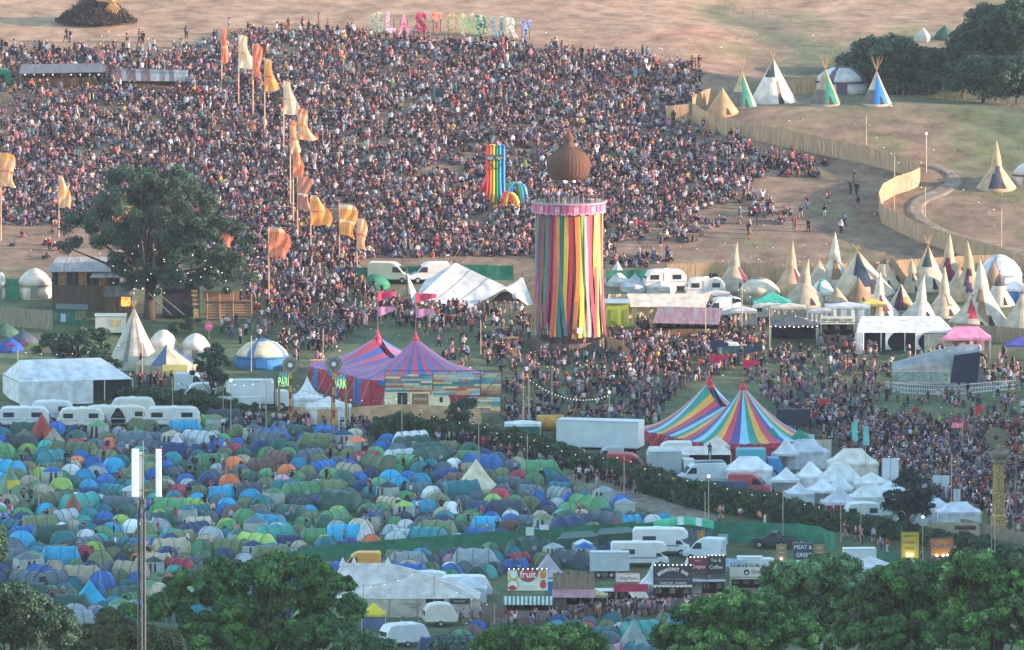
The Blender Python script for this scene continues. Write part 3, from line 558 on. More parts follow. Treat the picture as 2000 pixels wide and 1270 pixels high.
# ---------------------------------------------------------------- vehicles (length along x, nose towards -x)
GL = lambda: mat('vehicle_glass', '#2b343c', .15, .05, spec=.6)
def wheel(root, x, y, r, w_=.22):
    wl = MB(mat('tyre', '#1c1c1e', .9)); a = T_ = None; wl.tube((x, y-w_/2, r), (x, y+w_/2, r), r, r, 14); o = wl.make('wheel', root); MB(metal('#9a9c9c', 'wheel_rim')).tube((x, y-w_/2-.02, r), (x, y+w_/2+.02, r), r*.55, r*.55, 10).make('rim', o); return o
def vehicle(kind, u, v, label, col='#c9cfd2', rz=0, L=None, col2=None, cat='van', foot=True, s=1.0, name=None, dz=0, logo=None):
    root = T(name or kind, label, cat, u, v, rz, foot=2.3 if foot else 0, dz=dz); pm = metal(col, 'vehicle_paint'); g = GL()
    def win(x0, x1, z0, z1, y): MB(g).box(((x0+x1)/2, y, (z0+z1)/2), (x1-x0, .04, z1-z0)).make('window', root)
    if kind == 'panel_van':
        L = L or 5.6; W = 2.0; H = 2.5
        pr = [(-L/2, .45), (-L/2, .95), (-L/2+.75, 1.25), (-L/2+1.45, 2.05), (-L/2+1.9, H-.12), (-L/2+2.3, H), (L/2-.15, H), (L/2, H-.15), (L/2, .45)]
        b = MB(pm).prism(pr, -W/2, W/2); o = b.make('body', root); md = o.modifiers.new('b', 'BEVEL'); md.width = .1; md.segments = 2; md.limit_method = 'ANGLE'
        for y in (-1, 1): MB(g).prism([(-L/2+1.0, 1.32), (-L/2+1.55, 1.98), (-L/2+2.15, 1.98), (-L/2+2.15, 1.32)], y*W/2*1.012-.01, y*W/2*1.012+.01).make('window', root)
        MB(g).slab([(-L/2+.83, -W*.42, 1.37), (-L/2+.83, W*.42, 1.37), (-L/2+1.42, W*.4, 2.06), (-L/2+1.42, -W*.4, 2.06)], .04).make('windscreen', root)
        MB(metal('#8a9094', 'door_seam')).box((L/2+.01, 0, 1.4), (.03, .04, 1.9)).make('rear_door_seam', root); MB(metal('#8a9094', 'door_seam')).box((.4, -W/2-.005, 1.35), (1.3, .03, .04)).make('side_rail', root)
        for y in (-1, 1): MB(mat('tail_lamp', '#a3282c', .3)).box((L/2+.02, y*W*.45, 1.2), (.04, .1, .4)).make('tail_light', root); MB(mat('head_lamp', '#d9dcd8', .2)).box((-L/2-.01, y*W*.38, .85), (.06, .3, .2)).make('headlight', root)
        MB(mat('bumper', '#3a3d40', .7)).box((-L/2-.03, 0, .5), (.14, W*.98, .22)).make('bumper', root); wx = (-L/2+.95, L/2-1.15); wy = W/2-.1; wr = .36
    elif kind == 'caravan':
        L = L or 5.2; W = 2.2; H = 2.45
        pr = [(-L/2+.1, .5), (-L/2, 1.1), (-L/2+.35, 1.75), (-L/2+.7, H-.12), (-L/2+1.3, H), (L/2-1.2, H), (L/2-.5, H-.15), (L/2-.1, 1.7), (L/2, 1.0), (L/2-.1, .5)]
        o = MB(pm).prism(pr, -W/2, W/2).make('body', root); md = o.modifiers.new('b', 'BEVEL'); md.width = .09; md.segments = 2; md.limit_method = 'ANGLE'
        win(-L*.36, -L*.16, 1.35, 1.9, -W/2-.01); win(L*.16, L*.36, 1.35, 1.9, -W/2-.01); MB(metal(col2 or '#9aa4a8', 'trim_stripe')).box((0, -W/2-.01, 1.08), (L*.94, .02, .12)).make('stripe', root)
        MB(metal('#c5c9c8', 'door_panel')).box((.05, -W/2-.02, 1.35), (.6, .04, 1.55)).make('door', root); MB(g).box((-L/2+.2, 0, 1.5), (.06, W*.75, .45)).make('window', root); MB(g).box((L/2-.02, 0, 1.4), (.12, W*.7, .5)).make('window', root)
        MB(metal('#e0e2e0', 'roof_vent')).box((.2, 0, H+.06), (.6, .5, .14)).make('roof_vent', root); MB(metal('#77797a', 'tow_bar')).box((-L/2-.4, 0, .5), (1.0, .1, .08)).make('tow_bar', root); wx = (.1,); wy = W/2-.05; wr = .33
    elif kind == 'motorhome':
        L = L or 6.2; W = 2.25; H = 3.0
        pr = [(-L/2, .5), (-L/2+.1, 1.0), (-L/2+.65, 1.2), (-L/2+1.1, 1.75), (-L/2+.35, 1.95), (-L/2+.25, 2.4), (-L/2+.7, H-.08), (-L/2+1.6, H), (L/2-.2, H), (L/2, H-.3), (L/2, .5)]
        o = MB(pm).prism(pr, -W/2, W/2).make('body', root); md = o.modifiers.new('b', 'BEVEL'); md.width = .09; md.segments = 2; md.limit_method = 'ANGLE'
        MB(g).prism([(-L/2+.75, 1.28), (-L/2+1.15, 1.72), (-L/2+1.6, 1.72), (-L/2+1.6, 1.28)], -W/2-.02, -W/2+.0).make('window', root); MB(g).prism([(-L/2+.75, 1.28), (-L/2+1.15, 1.72), (-L/2+1.6, 1.72), (-L/2+1.6, 1.28)], W/2, W/2+.02).make('window', root)
        win(.1*L, .33*L, 1.6, 2.2, -W/2-.01); win(.1*L, .33*L, 1.6, 2.2, W/2+.01); MB(metal('#e8e8e6', 'roof_vent')).box((.5, 0, H+.07), (.8, .6, .15)).make('roof_vent', root)
        for y in (-1, 1): MB(metal('#55708c', 'trim_stripe')).box((.3, y*(W/2+.005), 1.15), (L*.7, .02, .14)).make('stripe', root)
        wx = (-L/2+1.05, L/2-1.3); wy = W/2-.1; wr = .36
    elif kind == 'box_truck':
        L = L or 7; W = 2.4; H = 3.3; MB(metal(col2 or '#c8ccd0', 'cab_paint')).prism([(-L/2, .5), (-L/2-.02, 1.3), (-L/2+.4, 2.2), (-L/2+1.7, 2.25), (-L/2+1.7, .5)], -W/2*.92, W/2*.92).make('cab', root)
        o = MB(pm).box((.95, 0, 2.0), (L-1.95, W, 2.5)).make('cargo_box', root); md = o.modifiers.new('b', 'BEVEL'); md.width = .05
        MB(g).slab([(-L/2+.02, -W*.4, 1.38), (-L/2+.02, W*.4, 1.38), (-L/2+.36, W*.38, 2.1), (-L/2+.36, -W*.38, 2.1)], .05).make('windscreen', root); win(-L/2+.45, -L/2+1.25, 1.35, 1.95, -W/2*.92-.02)
        MB(metal('#84898c', 'door_seam')).box((L/2-.02, 0, 2.0), (.06, .05, 2.3)).make('rear_door_seam', root); MB(mat('chassis', '#2d2f31', .8)).box((.4, 0, .6), (L-1, W*.7, .25)).make('chassis', root); wx = (-L/2+1.0, L/2-1.4); wy = W/2-.15; wr = .45
    elif kind == 'pickup_truck':
        L = L or 5.3; W = 1.95
        o = MB(pm).prism([(-L/2, .5), (-L/2, .95), (-L/2+.3, 1.12), (-L/2+1.5, 1.18), (-L/2+2.1, 1.8), (.55, 1.84), (.85, 1.2), (L/2, 1.2), (L/2, .5)], -W/2, W/2).make('body', root); md = o.modifiers.new('b', 'BEVEL'); md.width = .08; md.segments = 2; md.limit_method = 'ANGLE'
        for y in (-1, 1): MB(g).prism([(-L/2+1.75, 1.24), (-L/2+2.2, 1.74), (.45, 1.76), (.6, 1.24)], y*W/2*1.01-.01, y*W/2*1.01+.01).make('window', root); MB(mat('tail_lamp', '#a3282c', .3)).box((L/2+.02, y*W*.44, .95), (.05, .16, .3)).make('tail_light', root)
        MB(g).slab([(.64, -W*.4, 1.26), (.46, -W*.38, 1.76), (.46, W*.38, 1.76), (.64, W*.4, 1.26)], -.14).make('rear_window', root); MB(mat('bed_liner', '#15171a', .9)).box((L*.31, 0, 1.21), (L*.33, W*.84, .05)).make('bed', root); MB(metal('#8a8e92', 'bumper')).box((L/2+.06, 0, .6), (.12, W*.9, .2)).make('bumper', root)
        wx = (-L/2+.95, L/2-1.2); wy = W/2-.08; wr = .42
    elif kind == 'trailer':
        L = L or 10; W = 2.5; H = 3.6; MB(pm).box((0, 0, 2.35), (L, W, 2.6)).make('cargo_box', root)
        for z in (1.08, 3.62): MB(metal('#a7b0b4', 'rail')).box((0, -W/2-.01, z), (L+.04, .06, .1)).make('rail', root)
        MB(metal(col2 or '#e6e2da', 'rear_face')).box((L/2+.03, 0, 2.35), (.06, W*.96, 2.45)).make('rear_face', root); MB(mat('chassis', '#3a3d40', .8)).box((.2, 0, .85), (L*.9, W*.6, .3)).make('chassis', root)
        wx = (L/2-1.2, L/2-2.4, -L/2+1.2); wy = W/2-.2; wr = .48
    for x in wx:
        for y in (-wy, wy): wheel(root, x, y, wr)
    root.scale = (s, s, s); return root
# ================================================================ big structures
def cen(u, vb, R): return P(u, vb-R*3.5)
# --- ribbon tower with its wicker onion dome
def ribbon_tower():
    u, vb = 1111, 684; k = mp(u, vb); R = 4.25; c = P(u, vb-R*3.4); root = T('ribbon_tower', 'tall round tower hung with rainbow coloured ribbons under a brown wicker onion dome', 'tower', loc=c, foot=5.2)
    vc = vb-R*3.4; zt = (vc-411)*k; zr = (vc-397)*k
    st = MB(metal('#3b4038', 'steel_frame'))
    for i in range(10):
        a = 2*PI*i/10; st.tube((cos(a)*3.2, sin(a)*3.2, 0), (cos(a)*3.2, sin(a)*3.2, zr), .09)
        for j in range(6):
            b = a+2*PI/10; z0 = zr*j/6; z1 = zr*(j+1)/6; st.tube((cos(a)*3.2, sin(a)*3.2, z0), (cos(b)*3.2, sin(b)*3.2, z1), .05, n=4); st.tube((cos(a)*3.2, sin(a)*3.2, z1), (cos(b)*3.2, sin(b)*3.2, z1), .06, n=4)
    st.make('frame', root)
    MB(wood('#7a5a54')).lathe([(2.1, 0), (2.1, zr-.3)], 20).make('core_wall', root)
    # ribbons
    seq = '#b85a6c #8a8fa6 #c07050 #4fae62 #8d4a86 #7a3d72 #8b5f4c #7b5d4e #2f8a7c #a63f66 #8d3558 #e06a5c #ee9550 #2b8078 #3a7f8c #d83c54 #b22d4c #8e6a48 #e87a3e #f2c34a #7fbf62 #9aa2a0 #d8546c #c2364a #b64b58 #f0dc66 #e9c94e #9fa78c #cf3c58 #e2607a #f09052 #f3d860'.split()
    nrib = 66
    for i in range(nrib):
        a0 = -PI+2*PI*i/nrib; f = ((a0+PI)/PI % 1.0); q = seq[int(f*len(seq)) % len(seq)] if rnd.random() < .95 else rnd.choice(seq); w_ = R*2*PI/nrib*rnd.uniform(1.15, 1.6); ph = rnd.uniform(0, 6); dr = rnd.uniform(-.05, .05)
        mid = abs(a0+PI/2+.45) < .5                       # a few ribbons blown aside show the frame
        lift = rnd.uniform(0, 1.2) if not mid else rnd.uniform(0, 5.5)
        def fn(x, y):
            z = zt*(1-y)+(lift*.25+.9)*y; pin = -.30+.12*y-.12*sin(PI*y)+.42*y*y; sw = .10*sin(y*5+ph)*y+(dr*sin(PI*y)*1.2)+(-.06*sin(PI*y) if a0 < -PI/2 else .03*sin(PI*y)); a = a0+sw*.7+(x-.5)*w_/R*(1-.25*y)
            r = R+pin+.10*sin(y*4+ph*2); return Vector((cos(a)*r, sin(a)*r, z))
        MB(mat('ribbon', q, .65, .14, 1.5, stretch=(2, 2, .4), trans=.2)).grid(fn, 2, 14).make('ribbon', root, smooth=True)
    # scalloped pink valance
    pk = [mat('valance_pink', c, .7, .1) for c in ('#bc6a86', '#a23e60', '#d3a0ae')]; n = 72
    MB(*pk).grid(lambda x, y: Vector((cos(2*PI*x)*(R+.12), sin(2*PI*x)*(R+.12), zr+.28-y*(1.08+.16*abs(sin(x*PI*24))))), n*2, 5, lambda i, j: 2 if ((j in (1, 3) and i % 12 in (3, 5)) or (j == 2 and i % 12 in (3, 4, 5)) or (j == 4 and i % 2)) else (i//2) % 2).make('scalloped_valance', root)
    MB(metal('#9c928c', 'rim_trim')).lathe([(R+.1, zr+.26), (R+.2, zr+.28), (R+.2, zr+.38), (R+.1, zr+.42)], 48).make('rim', root)
    MB(wood('#4b4038')).lathe([(R+.1, zr+.2), (R+.1, zr+.3)], 40).make('deck', root)
    zd = zr+.3; rl = MB(metal('#3a3634', 'railing_metal'))
    for i in range(40): a = 2*PI*i/40; rl.tube((cos(a)*R, sin(a)*R, zd), (cos(a)*R, sin(a)*R, zd+1.15), .03, n=4)
    for z in (.6, 1.15): rl.path([(cos(2*PI*i/40)*R, sin(2*PI*i/40)*R, zd+z) for i in range(41)], .03, 4)
    rl.make('railing', root)
    # dome
    zb = (vc-347)*k; ws = mat('wicker', '#6c4a3a', .95, .5, 1.2, stretch=(9, 9, 16), bump=1.0); top = (vc-251)*k
    Hh = top-zb; pr = [(2.05, 0), (2.35, .1), (2.55, .2), (2.6, .3), (2.5, .4), (2.2, .49), (1.75, .56), (1.2, .62), (.8, .66), (.55, .71), (.47, .76), (.56, .8), (.62, .84), (.46, .89), (.22, .93), (.1, .97), (.04, 1.0)]
    MB(ws).lathe([(r, zb+z*Hh) for r, z in pr], 44).make('onion_dome', root, smooth=True)
    rb = MB(mat('wicker_rib', '#5c4435', .95, .3, 8))
    for i in range(36): a = 2*PI*i/36; rb.path([(cos(a)*(r+.01), sin(a)*(r+.01), zb+z*Hh) for r, z in pr[:9]], .025, 3)
    rb.make('dome_ribs', root)
    for i in range(6): a = 2*PI*(i+.5)/6; MB(wood('#5e4a3a')).tube((cos(a)*1.7, sin(a)*1.7, zd), (cos(a)*1.7, sin(a)*1.7, zb+.1), .09).make('dome_post', root)
    for a in (-1.85, -1.2): bulb(root, (cos(a)*1.75, sin(a)*1.75, zb-.12), .15)
    MB(mat('notice_white', '#e8e2da', .6)).box((1.25, -R-.3, 1.9), (.65, .05, .7)).make('notice', root)
    MB(mat('dark_hatch', '#23262a', .8)).box((-2.6, -R*.86, 1.0), (1.5, .3, .6)).make('hatch', root)
    return c, zd, R
TC, TZ, TR = ribbon_tower()
_a = 16
fence([(1036+150*(.5-.5*cos(PI*i/12)), 676+22*sin(PI*i/12)) for i in range(13)], 1.5, 'curved upright timber paling ring around foot of ribbon tower', '#63544a', board=.22, post=1.5, name='paling_fence')
# --- big tops
def bigtop(uA, vA, uB, vB, R, zpA, eave, cols, wallcols, label, ridge, capc, vtA, vtB, pw=1.75, name='big_top'):
    A = P(uA, vA); B = P(uB, vB); c = (A+B)/2; root = T(name, label, 'big top tent', loc=c); a = A-c; b = B-c; d = (b-a); d.z = 0; Lh = d.length; d.normalize(); nrm = Vector((d.y, -d.x, 0))
    for t in (0, .33, .66, 1): q = A.lerp(B, t); FOOT.append((q.x, q.y, R+.8))
    hA = (vA-vtA)*mp(uA, vA); hB = (vB-vtB)*mp(uB, vB); ne = 20; ns = 8; S = []
    for i in range(ne): f = -PI/2+PI*i/ne; S.append((1, f, None))
    for i in range(ns): S.append((2, None, i/ns))
    for i in range(ne): f = PI/2+PI*i/ne; S.append((0, f, None))
    for i in range(ns): S.append((3, None, i/ns))
    N = len(S)
    def edge(s):                                        # s in segments
        s = s % N; i = int(s); q = s-i; kind = S[i][0]
        if kind in (1, 0):
            f = S[i][1]+PI*q/ne; m = b if kind == 1 else a; h = hB if kind == 1 else hA; dirv = d*cos(f)+nrm*sin(f); return m, dirv, h, 0
        t = (i-(ne if kind == 2 else 2*ne+ns)+q)/ns; tt = t if kind == 2 else 1-t; m = b.lerp(a, tt); dirv = nrm if kind == 2 else -nrm
        h = hB*(1-tt)+hA*tt; sgn = 4*tt*(1-tt); return m, dirv, h*(1-ridge*sgn), sgn
    ez = lambda m: min(a.z, b.z, m.z)+eave+(.0)
    cm = [mat('big_top_vinyl', q, .42, .10, .8, bump=.15, trans=.12, spec=.5) for q in cols]
    def fn(x, y):
        m, dv, h, sg = edge(x*N); r = .055+(1-.055)*(y); zt = m.z+h; ze = eave+min(m.z, 0)*.6-.12*sin(PI*x*N)**2*y
        p = pw*(1-sg*.25); z = ze+(zt-ze)*(1-r)**p*(1.0); return Vector((m.x+dv.x*R*r, m.y+dv.y*R*r, z))
    nn = N*2; MB(*cm).grid(fn, nn, 14, lambda i, j: (i//2) % len(cm) if not (j == 0 and capc) else (i//2) % len(cm)).make('roof', root, smooth=False)
    vm = [mat('valance_vinyl', q, .5, .1) for q in wallcols]
    MB(*vm).grid(lambda x, y: fn(x, 1.0)+Vector((0, 0, -.55*y-.06*abs(sin(x*N*PI)))), nn*2, 2, lambda i, j: (i//4) % len(vm)).make('valance', root)
    MB(*vm).grid(lambda x, y: Vector((fn(x, .97).x, fn(x, .97).y, eave-.45-(eave+1.2)*y)), nn, 2, lambda i, j: (i//3) % len(vm)).make('side_wall', root)
    cp = mat('mast_cap_vinyl', capc, .5, .1)
    for m, h in ((a, hA), (b, hB)):
        z = m.z+h; MB(cp).lathe([(.62, z-1.1), (.42, z-.55), (.34, z-.3), (.42, z-.22), (.36, z-.1), (.22, z+.05), (.14, z+.3), (.18, z+.36), (.05, z+.7)], 14, 0, (m.x, m.y)).make('mast_cap', root, smooth=True)
        MB(metal('#8b8f90', 'mast')).tube((m.x, m.y, m.z-.3), (m.x, m.y, z), .14).make('mast', root)
    for i in range(0, N, 2):
        m, dv, h, sg = edge(i); e = fn(i/N, 1.0); o = Vector((m.x+dv.x*(R+1.6), m.y+dv.y*(R+1.6), min(m.z, 0)*.5-.1)); MB(mat('guy_rope', '#c9c0a8', .8)).tube(e, o, .02, n=3).make('guy_rope', root)
        MB(metal('#a3332f', 'side_pole')).tube(e, (e.x, e.y, -.3+min(0, m.z)), .05).make('side_pole', root)
    return root, A+Vector((0, 0, hA)), B+Vector((0, 0, hB))
RB = ['#cf4455', '#e3a73c', '#2f8f7a', '#86c6d6', '#5a4a88', '#cf4455', '#e3a73c', '#2f8f7a', '#86c6d6', '#5a4a88']
_, rA, rB = bigtop(1386, 856, 1451, 878, 7.8, 0, 1.45, RB, ['#c4384a', '#a83a52'], 'rainbow striped big top with two red capped peaks in front of the field crowd', .36, '#cc3344', 742, 752, pw=1.6)
BR = ['#4d68a4', '#cf5468', '#4d68a4', '#c8505f', '#5671ac', '#cf5468']
_, bA, bB = bigtop(738, 748, 812, 776, 8.0, 0, 2.6, BR, ['#b03048', '#2f6aa8', '#a42c44'], 'blue and pink striped big top with two peaks beside the painted slat screens', .40, '#d23a50', 655, 658, pw=1.7)
for (loc, u, c1, c2, lab) in ((rA, 0, '#cf2c50', '#3a3c50', 'crimson and dark pennants flying on rear mast of rainbow big top'), (rB, 0, '#cf2c50', '#3f4058', 'crimson and dark pennants flying on front mast of rainbow big top')):
    pennant(0, 0, 4.6, 2.1, 1.0, lab, c2, loc=loc, two=c1, drop=.3)
pennant(0, 0, 5.2, 2.1, 1.15, 'red and faded pink pennants on rear mast of blue pink big top', '#dc4262', loc=bA, two='#cf8aa8', drop=.1)
pennant(0, 0, 5.2, 2.4, 1.15, 'red and faded pink pennants on front mast of blue pink big top', '#dc4262', loc=bB, two='#cf8aa8', drop=.2)
# --- rainbow inflatable with sunglasses
def inflatable():
    u = 968; vb = 404; k = mp(u, vb); c = P(u, vb); root = T('rainbow_inflatable', 'giant inflatable rainbow figure with sunglasses and a smile in the hillside crowd', 'inflatable', loc=c, foot=1.8)
    cs = ['#e23a4a', '#f0803a', '#f8d240', '#2fa060', '#58bfe0', '#2474c0']; ms = [mat('inflatable_vinyl', q, .4, .05, spec=.5) for q in cs]; px = lambda a, b: Vector(((a-u)*k, 0, (vb-b)*k))
    xs = [-18.5, -12.2, -6, .3, 6.5, 12.7, 19]
    for i in range(6):
        x0, x1 = xs[i]-.4, xs[i+1]-.4; top = 283+1.5*math.cos(i*2.1); bot = 383+[2, 8, 12, 13, 16, 8][i]
        def fn(t, s, x0=x0, x1=x1, top=top, bot=bot, i=i): a = 2*PI*t; xx = (x0+x1)/2+(x1-x0)/2*cos(a)*1.04; z = top+(bot-top)*s; fl = (max(0, z-350)/45)**2*((i-2.5)*1.6); ez = 1-.16*math.exp(-((z-306)/5)**2)*0; q = px(u+xx*ez+fl, z); q.y = sin(a)*.48; return q
        b = MB(ms[i]).grid(fn, 10, 16); n = 11; b.f.append(tuple(range(0, 10))); b.i.append(0); b.make('stripe', root, smooth=True)
    # raised arm on the left, legs arching to the right
    b = MB(ms[0]); b.tube(px(955, 343), px(941, 374), .42, .32, 8); b.make('arm', root, smooth=True)
    def arch(pts, wd, yy, mi, th):
        P_ = [px(*q) for q in pts]; out = []
        for i in range(12):
            t = i/11*(len(P_)-1); j = min(len(P_)-2, int(t)); f = t-j; pm1 = P_[max(0, j-1)]; p0 = P_[j]; p1 = P_[j+1]; p2 = P_[min(len(P_)-1, j+2)]
            out.append(.5*((2*p0)+(p1-pm1)*f+(2*pm1-5*p0+4*p1-p2)*f*f+(3*p0-pm1-3*p1+p2)*f**3)+Vector((0, yy, 0)))
        m = MB(ms[mi]); m.grid(lambda a, s: out[min(11, int(round(s*11)))]+Vector((cos(2*PI*a)*wd, sin(2*PI*a)*th, 0)), 8, 11); m.make('leg_tube', root, smooth=True)
    for q in range(3): arch([(978+q*5, 402-q), (984+q*4, 380), (989+q*4, 372+q), (996+q*5.5, 381+q), (1000+q*6.5, 406-q)], .28, -1.2, (0, 1, 2)[q], .5)
    for q in range(3): arch([(989+q*4, 378), (996+q*3, 362+q), (1006+q*3, 356+q*.6), (1015+q*5, 366+q), (1018+q*5.5, 403)], .26, .3, (3, 4, 5)[q], .5)
    dk = mat('black_vinyl', '#20242c', .5)
    for s in (-1, 1):
        cx = px(966.5+s*8.7, 307); b = MB(mat('sunglass_lens', '#c9ccc4', .3)); pts = [(cx.x-.46, -.60, cx.z+.34), (cx.x+.46, -.60, cx.z+.34)]+[(cx.x+.46*cos(PI*t/8), -.60, cx.z+.1-.42*sin(PI*t/8)) for t in range(0, 9)]; b.slab(pts, .05); b.make('lens', root)
        MB(dk).path([Vector(q)+Vector((0, -.07, 0)) for q in pts+[pts[0]]], .05, 5).make('glasses_rim', root); MB(mat('dark_lens_top', '#6a7478', .3)).box((cx.x, -.66, cx.z+.24), (.84, .04, .2)).make('eyelid', root)
    MB(dk).path([px(968.5+9.5*cos(PI+PI*t/10), 318+11*sin(PI*t/10))+Vector((0, -.58, 0)) for t in range(11)], .06, 5).make('smile', root)
inflatable()
# --- hilltop letters
def letters():
    base = [('G', 735, 62, 30), ('L', 763, 63, 21), ('A', 789, 66, 24), ('S', 822, 62, 26), ('T', 853, 64, 24), ('O', 883, 64, 26), ('N', 913, 65, 26), ('B', 941, 67, 26), ('U', 971, 70, 25), ('R', 1000, 72, 26), ('Y', 1027, 78, 25)]
    cc = [('#e8e2c4', '#b8a468', 'cream'), ('#d88aa8', '#ecdce0', 'pale pink'), ('#cf5f86', '#e6a8b8', 'pink'), ('#c42a4c', '#e0607a', 'crimson'), ('#e0604a', '#f0a88c', 'coral'), ('#ecd890', '#c48a50', 'straw'), ('#c0d080', '#ece6b0', 'pale lime'),
          ('#256a5c', '#c7d8a8', 'dark green and cream'), ('#4f9096', '#c8dcd4', 'grey blue'), ('#e6dfc4', '#98aca4', 'ivory'), ('#3350a0', '#c9cfe8', 'blue')]
    for (ch, u, vb, wd), (c1, c2, nm) in zip(base, cc):
        k = mp(u, vb); H = 40*k; r = T('giant_letter', 'giant %s patchwork letter %s standing on the hilltop behind the crowd' % (nm, ch), 'letter', u, vb+2, group='giant letters along the hilltop')
        m = mat('patchwork_letter', c1, .8, .15, 5, col2=c2); o = text(ch, 1.0, m, r, (0, 0, 0), 'letter_face', ext=.16, off=.045); xs = [v.co.x for v in o.data.vertices]; ys = [v.co.y for v in o.data.vertices]
        sx = (wd-2)*k/(max(xs)-min(xs)); sy = H/(max(ys)-min(ys)); o.scale = (sx, sy, 1.6); o.location = (-(max(xs)+min(xs))/2*sx, 0, -min(ys)*sy)
        for s in (-1, 1): MB(wood('#6c5d4c', 'letter_prop')).tube((s*wd*k*.3, .25, H*.7), (s*wd*k*.3, 1.5, 0), .05).make('prop', r)
letters()
# --- bonfire pile and straw bird
def bonfire():
    c = P(188, 44); root = T('brushwood_pile', 'huge dark heap of brushwood stacked for a bonfire on the hilltop', 'bonfire pile', loc=c); b = MB(wood('#453c38', 'brushwood')); r = random.Random(4)
    k = mp(188, 44)
    for i in range(2600):
        a = r.uniform(0, 2*PI); q = r.random()**.5; x = cos(a)*q*5.0; y = sin(a)*q*3.5; zt = 3.4*(1-q**1.4)+.25; z = r.uniform(.1 if r.random() < .3 else zt*.7, zt); d = Vector((r.gauss(0, 1)-x*.1, r.gauss(0, 1), r.gauss(0, .55))).normalized()*r.uniform(.5, 1.5); p = Vector((x, y, max(.05, z))); b.tube(p-d*.5, p+d*.5, r.uniform(.03, .09), .02, 3)
    MB(wood('#3a3330', 'brushwood_core')).lathe([(4.0, -.3), (3.7, .4), (2.9, 1.4), (1.6, 2.5), (.4, 3.0)], 9, sy=.7).make('core', root)
    b.make('branches', root)
    bd = T('straw_bird', 'straw bird sculpture with spread wings on posts before the brushwood heap', 'sculpture', 220, 50); st = wood('#cf9c62', 'straw'); m = MB(st)
    for s in (-1, 1):
        for i in range(9): a = R_(12+i*9); m.tube((s*.15, -.1, 3.0), (s*(.15+cos(a)*2.0), -.15, 3.0+sin(a)*1.5), .10, .05, 5)
    m.make('wings', bd); m = MB(st)
    for i in range(9): m.tube(((i-4)*.06, -.1, 2.9), ((i-4)*.24, -.12, .95+abs(i-4)*.28), .11, .07, 5)
    m.make('tail', bd); MB(st).ball((0, -.1, 3.3), .33).make('head', bd)
    for s in (-1, 1): MB(wood('#6f5a48', 'sculpture_post')).tube((s*.75, .2, -.1), (s*.2, .1, 3.2), .07).make('post', bd)
bonfire()
# --- hillside bar shelters, left
def shelters():
    r = T('open_shelter', 'long open bar shelter with grey corrugated roof at the left of the hill', 'shelter', 122, 166, foot=4); k = mp(122, 160); L = 84*2*k
    MB(corr('#565c60', '#6d645e')).slab([(-L/2, -2, 1.55), (L/2, -2, 1.75), (L/2-.4, 1.2, 2.6), (-L/2+.2, 1.2, 2.45)], .08).make('roof', r)
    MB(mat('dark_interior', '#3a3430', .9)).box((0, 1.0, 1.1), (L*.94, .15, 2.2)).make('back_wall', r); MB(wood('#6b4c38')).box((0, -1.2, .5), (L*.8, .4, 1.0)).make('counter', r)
    for i in range(7): MB(wood('#5e4a3a', 'shelter_post')).box((-L/2+.3+i*(L-.6)/6, -1.8, .8), (.12, .12, 1.6)).make('post', r)
    for i in range(9): bulb(r, (-L/2+.8+i*(L-1.6)/8, -1.7, 1.45), .06)
    r = T('corrugated_lean_to', 'sloping rust and white striped corrugated lean-to roof beside the bar shelter', 'shelter', 290, 168, rz=-6, foot=4); L = 150*k
    ms = [corr(a, b_, 'striped_sheet') for a, b_ in (('#6f4a42', '#5a3c36'), ('#8d8b86', '#777c7a'), ('#6f6a64', '#5f534c'))]; cs = [0, 0, 1, 2, 0, 1, 2, 0, 1, 1, 2, 1, 2, 1, 1, 1]
    MB(*ms).grid(lambda x, y: Vector((-L/2+L*x+.5*(1-y), -1.6+2.6*y, .75+1.25*y)), 16, 1, lambda i, j: cs[i]).make('roof', r)
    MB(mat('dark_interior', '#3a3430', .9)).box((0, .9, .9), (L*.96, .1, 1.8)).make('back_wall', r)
    for i in range(5): MB(wood('#5e4a3a', 'shelter_post')).box((-L/2+.6+i*(L-1)/4, -1.4, .35), (.1, .1, .8)).make('post', r)
    r = T('green_shed_tent', 'green canvas shed tent at the left edge beside the bar shelter', 'tent', 6, 163); MB(canvas('#2c7a5e')).prism([(-1.2, 0), (-1.2, 1.3), (-.6, 1.9), (.4, 1.9), (1.0, 1.4), (1.0, 0)], -1, 1).make('canvas', r); MB(mat('tent_inner', '#262c2a', .9)).box((-.1, -1.02, .6), (.7, .05, 1.2)).make('doorway', r)
shelters()
